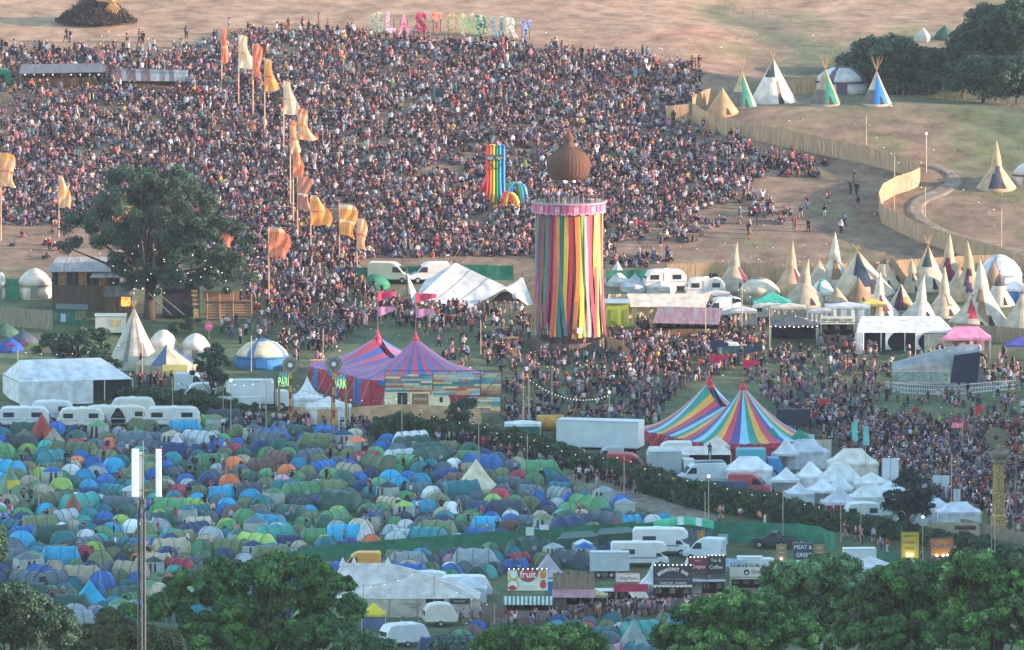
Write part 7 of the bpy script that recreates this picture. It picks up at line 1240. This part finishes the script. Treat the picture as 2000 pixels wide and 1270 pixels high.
ptree(1440, 1290, [(1430, 1190, 74, 38), (1370, 1220, 62, 44), (1480, 1215, 80, 50), (1330, 1258, 56, 36), (1420, 1255, 100, 46), (1530, 1252, 80, 44)], 'rounded bright green tree nearest the camera at right centre', 430, 225, .16, FG_, rc=.52, seedv=67, D=800)
ptree(1610, 1290, [(1570, 1122, 60, 30), (1630, 1118, 60, 32), (1520, 1130, 36, 24), (1600, 1170, 90, 50), (1680, 1165, 64, 50), (1590, 1230, 90, 60), (1530, 1165, 40, 34)], 'pale grey green ash tree rising behind the rounded bright one', 450, 215, .17, ['#6a9464', '#568056', '#7faa72', '#486e48'], rc=.52, seedv=68, D=870)
ptree(1790, 1290, [(1760, 1140, 70, 40), (1820, 1130, 60, 34), (1740, 1190, 90, 56), (1840, 1190, 90, 60), (1780, 1245, 110, 50), (1700, 1245, 80, 50)], 'dark green ash tree between the grey green and the far right trees', 480, 215, .17, FG_[:3]+['#4b6344'], rc=.52, seedv=69, D=850)
ptree(1940, 1290, [(1900, 1108, 54, 34), (1965, 1118, 54, 34), (1870, 1140, 40, 30), (1930, 1165, 80, 50), (2000, 1170, 70, 60), (1940, 1235, 110, 60)], 'tall green ash tree in the bottom right corner', 430, 215, .17, FG_+['#5a7350'], rc=.52, seedv=70, D=835)
# ================================================================ mast with mobile antennas
def antenna_mast():
    D = 560; k = D*1.004/F; base = Vector((P(277, 1200, D=D).x, D, FG(D))); r = T('antenna_mast', 'tall lattice mast with two white antenna panels rising before the campsite', 'mast', loc=base); Z = lambda v: P(277, v, D=D).z-base.z; X = lambda u: (u-277)*k
    zt = Z(972); b = MB(metal('#5a6062', 'galvanised_steel')); w_ = .16; legs = [(-w_, -w_*.6), (w_, -w_*.6), (0, w_)]
    for x, y in legs: b.tube((x, y, -.3), (x, y, zt), .035, n=5)
    n = int(zt/.35)
    for i in range(n):
        z0 = zt*i/n; z1 = zt*(i+1)/n
        for j in range(3): a = legs[j]; c = legs[(j+1) % 3]; b.tube((a[0], a[1], z0), (c[0], c[1], z1), .014, n=3)
    b.make('lattice', r); MB(metal('#4f5557', 'steel_tube')).tube((.07, 0, zt-.4), (.07, 0, Z(862)), .045, .03).make('top_pole', r)
    for (u0, u1, v0, v1, dy, nm) in ((258, 272, 876, 971, -.1, 'left'), (272, 279, 884, 970, .25, ''), (305, 316, 877, 971, 0, 'right')):
        o = MB(metal('#d3d8d8', 'antenna_radome')).box(((X(u0)+X(u1))/2, dy, (Z(v0)+Z(v1))/2), ((u1-u0)*k, .16, (v1-v0)*k)).make('antenna_panel', r); md = o.modifiers.new('b', 'BEVEL'); md.width = .02
    br = MB(metal('#6d7375', 'bracket'))
    for v in (890, 958): br.box((X(288), 0, Z(v)), (.85, .06, .06))
    br.tube((X(262), 0, Z(985)), (X(300), 0, Z(978)), .05); br.make('bracket', r)
    for s, xa in ((-1, 270), (1, 300)):
        pts = [Vector((X(xa-s*2+q*4), -.1, Z(972+8*abs(q)))) for q in (0, .5, 1)]+[Vector((s*.1, -.13, Z(1000))), Vector((s*.09, -.14, Z(1100))), Vector((s*.09, -.14, Z(1290)))]; MB(mat('black_cable', '#1d1f22', .6)).path(pts, .03, 5).make('cable', r)
    for x, y in ((7.0, -3), (5.0, 2), (-5, 2), (3.2, -3)): MB(metal('#4b5052', 'guy_wire')).tube((0, 0, zt*(.9 if x > 4 else .6)), (x, y, -.4+abs(y)*.1), .006, n=3).make('guy_wire', r)
antenna_mast()
# ================================================================ the campsite
CAMP = [[(-60, 812), (120, 815), (250, 832), (480, 826), (560, 838), (735, 862), (930, 884), (1080, 936), (1170, 976), (1255, 1006), (1300, 1020), (1240, 1038), (1040, 1052), (800, 1066), (640, 1080), (520, 1098), (420, 1110), (380, 1210), (-60, 1240)],
        [(690, 1124), (760, 1098), (1000, 1082), (1230, 1072), (1236, 1090), (1090, 1112), (980, 1122), (930, 1135), (780, 1135)], [(930, 1232), (1010, 1226), (1130, 1222), (1340, 1210), (1320, 1290), (830, 1290)], [(400, 1122), (560, 1112), (640, 1130), (640, 1250), (390, 1260)]]
def ordinal(i): return ['first', 'second', 'third', 'fourth', 'fifth', 'sixth', 'seventh', 'eighth', 'ninth', 'tenth', 'eleventh', 'twelfth', 'thirteenth', 'fourteenth', 'fifteenth', 'sixteenth', 'seventeenth', 'eighteenth', 'nineteenth', 'twentieth'][i] if i < 20 else 'number %d' % (i+1)
def uniquify(items):
    """items: dict(base, clauses, u, obj): give every object a label no other has"""
    from collections import defaultdict
    todo = items
    for lvl in range(4):
        g = defaultdict(list)
        for it in todo:
            l = it['base']+(''.join(' '+c for c in it['clauses'][:lvl])); it['l'] = ' '.join(l.split()[:16]); g[it['l']].append(it)
        nxt = []
        for l, its in g.items():
            if len(its) == 1 and l not in LABELS: its[0]['obj']['label'] = l; LABELS.add(l)
            else: nxt += its
        todo = nxt
        if not todo: return
    g = defaultdict(list)
    for it in todo: g[' '.join((it['base']+' '+it['clauses'][0]).split()[:12])].append(it)
    for l, its in g.items():
        its.sort(key=lambda t: t['u'])
        for i, it in enumerate(its):
            q = l+(' %s from left' % ordinal(i)); j = 2
            while q in LABELS: q = l+' %s from left, %s row' % (ordinal(i), ['', '', 'nearer', 'rear', 'middle', 'lower', 'upper'][min(6, j)]); j += 1; 
            it['obj']['label'] = q; LABELS.add(q)
SPEC = [  # u, v, kind, size, colour name, hex, rz
 (930, 965, 'bell', 2.55, 'cream', '#d3c8aa', 0), (143, 1012, 'cone', 1.5, 'brown', '#8f5f50', 0), (82, 862, 'cone', 1.7, 'rust red', '#9c4a3c', 0), (105, 872, 'bell', 1.4, 'grey beige', '#a39a86', 0), (175, 1188, 'bell', 2.0, 'bright cyan', '#1fa0c4', 0),
 (1070, 1134, 'bell', 1.9, 'pale lilac grey', '#a8a4ac', 0), (1237, 1275, 'cone', 1.9, 'grey green', '#8a9a94', 0), (20, 985, 'cone', 2.3, 'sage green', '#6f8a70', 0), (712, 1060, 'cone', 1.3, 'chalk white', '#d0d4d2', 0), (345, 888, 'cone', 1.3, 'bluish white', '#cfd3d4', 0), (955, 970, 'x', 0, '', '', 0)]
def camp():
    q = random.Random(77); pts = []; taken = []
    def add(u, v, rad): p = P(u, v); taken.append((p.x, p.y, rad)); return p
    for s in SPEC:
        u, v, kd, R, cn, hx, rz = s
        if kd == 'x': continue
        n = {'bell': 12, 'cone': 6}[kd]; H = R*1.35 if kd == 'bell' else R*1.7
        bell(cen(u, v, R), R, H, '%s %s among the small tents' % (cn, 'bell tent' if kd == 'bell' else 'pointed cone tent'), hx, wall=.25 if kd == 'bell' else .05, n=n, sag=1.15 if kd == 'bell' else 1.0, name='bell_tent' if kd == 'bell' else 'cone_tent', foot=False); add(u, v-R*3.5, R*.9)
    cand = []
    for pi, poly in enumerate(CAMP):
        us = [a for a, _ in poly]; vs = [b for _, b in poly]; area = (max(us)-min(us))*(max(vs)-min(vs))
        for _ in range(int(area/14)): u = q.uniform(min(us), max(us)); v = q.uniform(min(vs), max(vs)); cand.append((u, v, pi))
    q.shuffle(cand); out = []
    ok = np.zeros(len(cand), bool); U = np.array([c[0] for c in cand]); V = np.array([c[1] for c in cand])
    for poly in CAMP: ok |= inpoly(U, V, poly)
    for (u, v, pi), o_ in zip(cand, ok):
        if not o_: continue
        p = P(u, v); big = q.random(); rad = 1.18 if big < .45 else (1.42 if big < .85 else 1.65)
        if any((p.x-a)**2+(p.y-b)**2 < (rad+c)**2*.84 for a, b, c in taken) or any((p.x-a)**2+(p.y-b)**2 < (c+.9)**2 for a, b, c in FOOT): continue
        taken.append((p.x, p.y, rad)); out.append((u, v, p, big))
    return out, taken
TENTS, TAKEN = camp()
for a, b, c in TAKEN: FOOT.append((a, b, c*.85))
PROT = {('dome', i): tent_dome(i) for i in range(3)}; PROT.update({('tunnel', i): tent_tunnel(i) for i in range(4)}); PROT.update({('cabin', i): tent_cabin(i) for i in range(2)})

def place_tents():
    TENTS.sort(key=lambda t: -t[1]); q = random.Random(9); used = set(); items = []; rest = {}
    names = [c[0] for c in TENTC]; hx = {c[0]: c[1] for c in TENTC}; wt = [c[2] for c in TENTC]; info = []
    for (u, v, p, big) in TENTS:
        r_ = q.random(); kd = 'dome' if big < .45 else ('tunnel' if r_ < .72 else ('dome' if r_ < .9 else 'cabin')); var = q.randrange({'dome': 3, 'tunnel': 4, 'cabin': 2}[kd])
        if big < .45 and kd == 'dome': var = q.choice((0, 0, 1))
        if big > .45 and kd == 'dome': var = 2
        info.append((u, v, p, kd, var, q.choices(names, wt)[0], q.uniform(-.9, .9)+(PI if q.random() < .4 else 0), q.uniform(.9, 1.14)))
    CH = {k: list(o.children) for k, o in PROT.items()}; KW = {'dome': 'dome tent', 'tunnel': 'tunnel tent', 'cabin': 'cabin tent'}
    n_ind = 286
    for i, (u, v, p, kd, var, cn, rz, sc) in enumerate(info):
        c = lin(hx[cn]); j = 1.0+q.uniform(-.3, .25); g_ = sum(c)/3; c = tuple(min(1, (x*1.0)*j) for x in c)
        if i < n_ind:
            pr = PROT[(kd, var)]; r = pr.copy(); COL.objects.link(r); r.location = p-Vector((0, 0, .10)); r.rotation_euler = (0, 0, rz); r.scale = (sc, sc, sc*q.uniform(.95, 1.08)); r['category'] = 'tent'; r['group'] = 'small tents of the campsite'
            two = q.random() < .3; c2 = lin(hx[q.choices(names, wt)[0]])
            for ch in CH[(kd, var)]:
                d = ch.copy(); COL.objects.link(d); d.parent = r; d.color = (c2 if (two and ch.name.split('.')[0] in ('porch', 'roof')) else c)+(1,)
            ds = sorted(((abs(u-o[0])+abs(v-o[1])*2, o) for o in info if o[2] is not p), key=lambda t: t[0])[:8]
            def near(cond, word):
                for _, o in ds:
                    if cond(o): return '%s a %s %s' % (word, o[5], {'dome': 'dome', 'tunnel': 'tunnel', 'cabin': 'cabin'}[o[3]])
                return 'in the campsite'
            cl = [near(lambda o: o[0] > u+12, 'left of'), near(lambda o: o[0] < u-12, 'right of'), near(lambda o: o[1] > v+5, 'behind')]
            size = ['small ', '', 'big '][0 if sc < .97 else (1 if sc < 1.07 else 2)]
            items.append(dict(base=size+cn+' '+KW[kd]+' '+cl[0], clauses=cl[1:]+[''], u=u, obj=r))
        else: rest.setdefault((kd, var), []).append((p, rz, sc, c))
    uniquify(items)
    # the far rows: one mesh of many
    V = []; Fc = []; Cc = []; off = 0; MI = []
    for (kd, var), lst in rest.items():
        pr = PROT[(kd, var)]
        for (p, rz, sc, c) in lst:
            M4 = Matrix.Translation(p-Vector((0, 0, .1))) @ Matrix.Rotation(rz, 4, 'Z') @ Matrix.Diagonal((sc, sc, sc, 1))
            for ch in CH[(kd, var)]:
                me = ch.data; mn = me.materials[0].name; cc = c if mn.startswith('flysheet') else {'tent_trim': lin('#2f3842'), 'tent_inner': lin('#232a30'), 'tent_window': lin('#8d9a9c'), 'tent_wall': lin('#9aa39c')}.get(mn.split('.')[0], c)
                V += [tuple(M4 @ v.co) for v in me.vertices]; Fc += [tuple(off+k for k in f.vertices) for f in me.polygons]; Cc += [cc]*len(me.polygons); off += len(me.vertices)
    if V:
        me = bpy.data.meshes.new('far_tents'); me.from_pydata(V, [], Fc); at = me.attributes.new('cloth', 'FLOAT_COLOR', 'FACE'); at.data.foreach_set('color', np.array([tuple(c)+(1,) for c in Cc]).ravel())
        me.materials.append(mat('tent_cloth', 'x', .55, .18, 1.3, attr='cloth', bump=.3)); o = bpy.data.objects.new('far_tents', me); COL.objects.link(o); tag(o, 'rearmost rows of small camping tents packed below the caravans', 'tents', None, 'stuff')
    for pr in PROT.values():
        for ch in list(pr.children): bpy.data.objects.remove(ch)
        bpy.data.objects.remove(pr)
    return len(info)
NT = place_tents(); print('TENTS', NT)
# ================================================================ lamp poles and bulb strings
PL = [(1809, 263, 336), (1747, 300, 410), (1692, 225, 283), (1956, 408, 500), (1807, 365, 424), (939, 625, 692), (1078, 715, 792), (1190, 768, 850), (1022, 745, 862), (1033, 735, 850), (785, 772, 880), (935, 822, 925), (1030, 848, 930), (1219, 888, 985), (1384, 932, 1060), (1377, 960, 1060), (1529, 958, 1062),
      (1642, 982, 1060), (1681, 985, 1060), (1802, 1012, 1100), (1943, 985, 1120), (76, 905, 1000), (337, 740, 812), (436, 768, 830), (451, 745, 850), (520, 735, 850), (278, 655, 742), (35, 682, 760), (631, 642, 712), (491, 655, 725), (1449, 555, 660), (1503, 600, 690), (1378, 590, 700), (1788, 620, 720), (196, 1090, 1150), (818, 1110, 1195), (848, 1125, 1205), (710, 1142, 1215), (966, 1180, 1240), (1205, 1078, 1190), (1734, 640, 0), (1690, 870, 960), (1858, 885, 1000), (1880, 820, 900)]
loc_word = lambda u, v: ('upper right hillside' if v < 520 and u > 1500 else 'field before ribbon tower' if v < 800 and 850 < u < 1250 else 'hedge path' if 780 < v <= 1000 and u > 700 else 'vehicle compound' if v > 1000 and u > 1300 else 'lower stalls' if v > 1100 and u > 600 else 'campsite' if v > 850 else 'left hand tents' if u < 700 else 'right hand stalls')
its = []
for (u, vt, vb) in PL:
    if not vb: continue
    o = lamp_pole(u, vt, vb, None, lamp=(u in (1809, 1384, 1802, 451, 1190)), r=.055 if u not in (1809, 1022, 1078, 1033) else .08)
    its.append(dict(base='%s pole in the %s' % ('tall timber' if vb-vt > 85 else 'short timber', loc_word(u, vb)), clauses=['with a lamp on top' if u in (1809, 1384, 1802, 451, 1190) else 'without a lamp', '', ''], u=u, obj=o))
uniquify(its)
def hp(u, vt, vb): return (u, vb, (vb-vt)*mp(u, vb))
FS = [((1033, 738, 850), (1190, 770, 850), 26, 'dense string of bulbs sagging across the field below the ribbon tower', 1.3), ((1692, 228, 283), (1747, 302, 410), 4, 'bulb string between the two hillside poles above the curved fence', .8), ((1747, 302, 410), (1807, 366, 424), 4, 'bulb string across the curved board fence', .8), ((1809, 265, 336), (1956, 410, 500), 5, 'bulb string over the dirt track towards the right edge', 2), ((1384, 935, 1060), (1529, 960, 1062), 6, 'bulb string in front of the hedge above the compound', .8), ((1529, 960, 1062), (1642, 984, 1060), 4, 'bulb string above the green fence to the right', .8),
      ((1219, 890, 985), (1384, 935, 1060), 6, 'bulb string crossing the hedge from path to compound', .9), ((1030, 850, 930), (1219, 890, 985), 7, 'bulb string along the hedge path', .9), ((785, 775, 880), (935, 824, 925), 6, 'bulb string above the path at the left end of the long hedge', .9), ((935, 824, 925), (1030, 850, 930), 4, 'bulb string over the flat white canopy', .6), ((451, 747, 850), (520, 738, 850), 4, 'bulb string in front of the white box trailers', .4), ((520, 738, 850), (785, 775, 880), 12, 'bulb string across the tan hessian wall', 1.1), ((337, 742, 812), (451, 747, 850), 5, 'bulb string over the hedge by the frame marquee', .8),
      ((35, 684, 760), (278, 657, 742), 8, 'bulb string over the white frame marquee', 1.0), ((491, 657, 725), (631, 644, 712), 7, 'bulb string above the round cream tent', .9), ((1449, 557, 660), (1503, 602, 690), 5, 'bulb string left of the black canopy bar', .5), ((1503, 602, 690), (1788, 622, 720), 14, 'bulb string in front of the tipi village', 1.0), ((1378, 592, 700), (1449, 557, 660), 5, 'bulb string over the corrugated roof bar', .5), ((939, 627, 692), (1078, 717, 792), 8, 'bulb string on the field left of the tower foot', .8), ((818, 1112, 1195), (710, 1144, 1215), 4, 'bulb string before the old cream marquee', .4), ((848, 1127, 1205), (966, 1182, 1240), 4, 'bulb string beside the log fence', .4),
      ((1690, 872, 960), (1858, 887, 1000), 9, 'bulb string over the dense crowd left of the column', .9), ((1858, 887, 1000), (1943, 987, 1120), 6, 'bulb string down towards the carved column', .6), ((1880, 822, 900), (1690, 872, 960), 9, 'bulb string high over the right hand crowd', .9)]
for a, b, n, lab, sg in FS: festoon(hp(*a), hp(*b), n, lab, sg, .03)
# ================================================================ the people
HILL = [(-30, 92), (60, 100), (180, 104), (300, 98), (430, 80), (500, 64), (600, 58), (700, 66), (740, 74), (850, 79), (1010, 88), (1090, 95), (1150, 104), (1230, 110), (1368, 130), (1368, 190), (1280, 222), (1330, 250), (1400, 262), (1540, 300), (1620, 320), (1600, 345), (1470, 348), (1480, 385), (1545, 420), (1530, 440), (1430, 440), (1410, 490), (1300, 520), (1190, 528), (1185, 530), (1040, 500), (700, 505), (560, 520), (430, 520), (200, 440), (-30, 440)]
ZONES = [  # polygon, people per square metre, share sitting
 (HILL, 1.75, .78), ([(430, 470), (700, 500), (700, 560), (800, 600), (900, 606), (880, 622), (760, 640), (700, 640), (640, 700), (560, 650), (470, 560)], 1.0, .06), ([(440, 600), (520, 570), (640, 700), (600, 720), (430, 660)], .3, .1), ([(760, 610), (1035, 612), (1035, 690), (970, 700), (960, 650), (760, 640)], .8, .1),
 ([(820, 640), (960, 650), (960, 720), (840, 720)], .22, .1), ([(960, 690), (1190, 700), (1270, 700), (1270, 850), (1190, 850), (990, 850), (985, 760)], .42, .3), ([(1190, 660), (1420, 668), (1440, 720), (1330, 760), (1270, 850), (1190, 700)], .95, .1), ([(1440, 690), (1900, 700), (1730, 740), (1700, 830), (1600, 840), (1480, 780), (1440, 720)], .42, .25),
 ([(1235, 640), (1500, 640), (1500, 700), (1235, 690)], .8, .1), ([(1600, 655), (1870, 670), (1870, 700), (1590, 690)], 1.1, .1), ([(1500, 780), (1720, 800), (1720, 850), (1620, 880), (1560, 850)], .75, .1), ([(1720, 770), (2040, 775), (2040, 850), (1720, 850)], .22, .3), ([(1640, 850), (1720, 830), (2040, 840), (2040, 1060), (1960, 1050), (1920, 1000), (1760, 960), (1640, 895)], 1.45, .02),
 ([(1870, 690), (2040, 700), (2040, 770), (1930, 760)], .3, .2), ([(760, 846), (900, 880), (1000, 905), (1090, 925), (1060, 905), (960, 872), (800, 855)], 1.1, .08), ([(1060, 905), (1240, 960), (1240, 975), (1080, 930)], .6, .0), ([(470, 822), (740, 838), (735, 856), (470, 840)], 1.0, .02), ([(680, 838), (900, 848), (930, 838), (740, 826)], .35, .05),
 ([(985, 850), (1100, 850), (1100, 800), (985, 790)], .35, .2), ([(1110, 1215), (1430, 1192), (1440, 1176), (1290, 1186), (1110, 1202)], 3.0, .0), ([(985, 1232), (1110, 1222), (1110, 1212), (985, 1218)], 1.3, .05), ([(885, 1222), (940, 1222), (940, 1212), (885, 1212)], 1.2, 0), ([(1400, 1008), (1500, 1030), (1500, 1040), (1400, 1020)], .6, .4), ([(1640, 1042), (1800, 1080), (1960, 1110), (1960, 1120), (1780, 1095), (1640, 1060)], .35, .1),
 ([(-30, 445), (110, 445), (260, 500), (240, 520), (-30, 520)], .05, .7), ([(1540, 340), (1700, 350), (1680, 470), (1400, 480), (1480, 430)], .06, .05), ([(0, 815), (730, 850), (1250, 990), (1200, 1030), (400, 1090), (0, 1180)], .06, .1), ([(250, 745), (420, 752), (420, 764), (250, 758)], 1.0, 0), ([(-20, 88), (200, 78), (620, 46), (640, 60), (200, 98), (-20, 98)], .07, .2), ([(210, 745), (240, 760), (240, 775), (215, 772)], .8, 0)]
LM = [(1111, 684, 'below the ribbon tower'), (1451, 880, 'near the rainbow big top'), (1000, 1220, 'by the fruit stall'), (1314, 1190, 'at the breakfast stall'), (1210, 1200, 'at the crimson awning'), (1120, 1205, 'at the plank fronted stall'), (912, 1216, 'outside the old marquee'), (1390, 1185, 'at the coffee stall'), (1950, 1046, 'by the carved column'), (1170, 950, 'on the hedge path'), (850, 870, 'at the hedge end'), (600, 835, 'by the totem poles'), (1700, 1070, 'behind the yellow sign'), (1450, 1025, 'behind the green fence'), (200, 950, 'among the left tents'), (650, 980, 'among the middle tents'), (1030, 960, 'among the right tents'), (1840, 960, 'in the right hand crowd'), (1720, 900, 'in the dense right crowd'), (1100, 800, 'on the open field'), (300, 1120, 'near the mast')]
def build_people():
    q = np.random.RandomState(17); pts = []; ft = np.array(FOOT)
    for poly, dens, sit in ZONES:
        us = [a for a, _ in poly]; vs = [b for _, b in poly]; hill = poly is HILL
        u0, u1, v0, v1 = min(us), max(us), min(vs), max(vs); a = P((u0+u1)/2, v0); b = P((u0+u1)/2, v1); area = (u1-u0)*mp(1000, (v0+v1)/2)*(a.y-b.y); n = int(area*dens*1.35)
        # uniform over the ground: sample in distance, not in rows
        y = q.uniform(b.y, a.y, n); u = q.uniform(u0, u1, n); v = uv_of((u-1000)/F*y*1.004, y)[1]; k = inpoly(u, v, poly); u = u[k]; v = v[k]
        if hill:
            g = np.sin(u/61+np.sin(v/27)*1.6)*np.cos(v/21+u/133)+.5*np.sin(u/23+v/11+1)+.35*np.sin(u/9.7-v/6)
            low = sm(380, 500, v)*sm(1050, 1250, u)+sm(420, 520, v)*(1-sm(350, 480, u)); g2 = np.sin(u/97+2+np.sin(v/55)*2)*np.sin(v/38+u/170)+.8*np.sin(u/41-v/17)*np.sin(v/12+u/60); dn = .98+.45*g+.3*g2-.28*(sm(150, 60, v))-.55*low-.35*np.exp(-((u-115)/120)**2-((v-225)/60)**2)-(.3+.35*np.maximum(0, -g2))*sm(1180, 1400, u)
            k = q.rand(len(u)) < dn/1.35; u = u[k]; v = v[k]
        else: k = q.rand(len(u)) < (1/1.35)*(1+.35*np.sin(u/31+v/13)); u = u[k]; v = v[k]
        for a_, b_ in zip(u, v): pts.append((a_, b_, sit, hill))
    pts = np.array(pts); U, V = pts[:, 0], pts[:, 1]; D = Dq(U, V); Y = (635-V)/F; t = D/(math.cos(PT)+Y*math.sin(PT)); X = (U-1000)/F*t; Z = (-math.sin(PT)+Y*math.cos(PT))*t
    keep = np.ones(len(U), bool)
    for i in range(0, len(ft), 400):
        f = ft[i:i+400]; keep &= ~(((X[:, None]-f[:, 0])**2+(D[:, None]-f[:, 1])**2) < (f[:, 2]*.92)**2).any(1)
    idx = np.nonzero(keep)[0]
    # no two people on one spot
    cell = {}; good = []
    for i in idx:
        c = (int(X[i]/.42), int(D[i]/.42))
        if c in cell: continue
        cell[c] = 1; good.append(i)
    good = np.array(good); order = good[np.argsort(-V[good])]; vis = [i for i in order if -5 < U[i] < 2005 and not (V[i] > 1120 and (U[i] < 760 or U[i] > 1430)) and V[i] < 1250]
    ind = vis[:252]; inds = set(ind); crowd = []; items = []; rec = []
    tn = [a for a, _, _ in TOPS]; tx = {a: b for a, b, _ in TOPS}; tw = np.array([w_ for *_, w_ in TOPS], float); tw /= tw.sum()
    for i in good:
        s = pts[i, 2]; sit = q.rand() < s; pose = SIT[q.choice(5, p=[.25, .3, .25, .1, .1])] if sit else STAND[q.choice(7, p=[.3, .2, .12, .06, .14, .1, .08])]
        if not pts[i, 3] or q.rand() < .55: rz = q.uniform(-PI, PI)
        else: rz = q.normal()*.5-.25                  # most of the hill watches the stage below
        sc = q.uniform(.93, 1.07)
        if i in inds: rec.append((U[i], V[i], Vector((X[i], D[i], Z[i])), rz, pose, tn[q.choice(len(tn), p=tw)], sc))
        else: crowd.append((X[i], D[i], Z[i]-.03, rz, sc*.97, pose, STYLES[q.choice(6, p=[.2, .12, .32, .1, .06, .2])]))
    for (u, v, p, rz, pose, tp_, sc) in rec:
        o = person(p, rz, pose, tx[tp_], None, 'people near the tents, path and stalls', scale=sc)
        lm = min(LM, key=lambda L: abs(L[0]-u)+2.2*abs(L[1]-v))[2]; ds = sorted(((abs(u-a[0])+2*abs(v-a[1]), a) for a in rec if a[2] is not p), key=lambda t: t[0])[:6]; cl = []
        for cond, w_ in ((lambda a: a[0] > u, 'left of one in '), (lambda a: a[0] <= u, 'right of one in '), (lambda a: a[1] > v+3, 'behind one in ')):
            m = [a for _, a in ds if cond(a)]; cl.append(w_+m[0][5] if m else 'at the edge')
        items.append(dict(base='person in %s top %s %s' % (tp_, POSEWORD[pose], lm), clauses=cl, u=u, obj=o))
    # named places: people on the ribbon tower deck and a few lone figures
    for i in range(46):
        a = q.uniform(-PI, PI); rr = q.uniform(1.9, 3.9); tp_ = tn[q.choice(len(tn), p=tw)]; po = STAND[q.randint(7)]; a = -abs(a) if q.rand() < .75 else a; o = person(TC+Vector((cos(a)*rr, sin(a)*rr, TZ)), q.uniform(-PI, PI), po, tx[tp_], None, 'people on the ribbon tower deck'); items.append(dict(base='person in %s top %s on the ribbon tower deck' % (tp_, POSEWORD[po]), clauses=['in the front row' if sin(a) < -.5 else 'towards the rear', '', ''], u=1111+cos(a)*rr*16, obj=o))
    uniquify(items)
    person(P(1565, 1086), .4, 'stand', '#15171b', 'person all in black standing alone beside the pickup truck', 'people near the tents, path and stalls', style=2)
    print('PEOPLE', len(crowd), len(rec)); crowd_mesh('crowd', crowd, 'dense festival crowd sitting and standing over the hillside and fields')
build_people()

def litter():
    q = np.random.RandomState(3); b = MB(*[mat('litter', c, .8, .1) for c in ('#c9c6c0', '#a89c8c', '#8f3f44', '#4a5a78', '#6a6a5c')])
    for (u0, u1, v0, v1, n, s) in ((0, 2000, 60, 520, 1500, .16), (500, 2000, 620, 900, 1300, .2), (0, 1250, 815, 1110, 1400, .34), (1380, 1700, 500, 660, 250, .25), (700, 1430, 1180, 1240, 200, .25)):
        for _ in range(n):
            p = P(q.uniform(u0, u1), q.uniform(v0, v1)); a = s*q.uniform(.4, 1.3); b.box((p.x, p.y, p.z+a*.2), (a, a*q.uniform(.4, 1), a*.5), q.uniform(0, 3), q.randint(5), .7)
    tag(b.make('litter'), 'scattered litter, bags and bottles lying on the grass', 'litter', None, 'stuff')
litter()
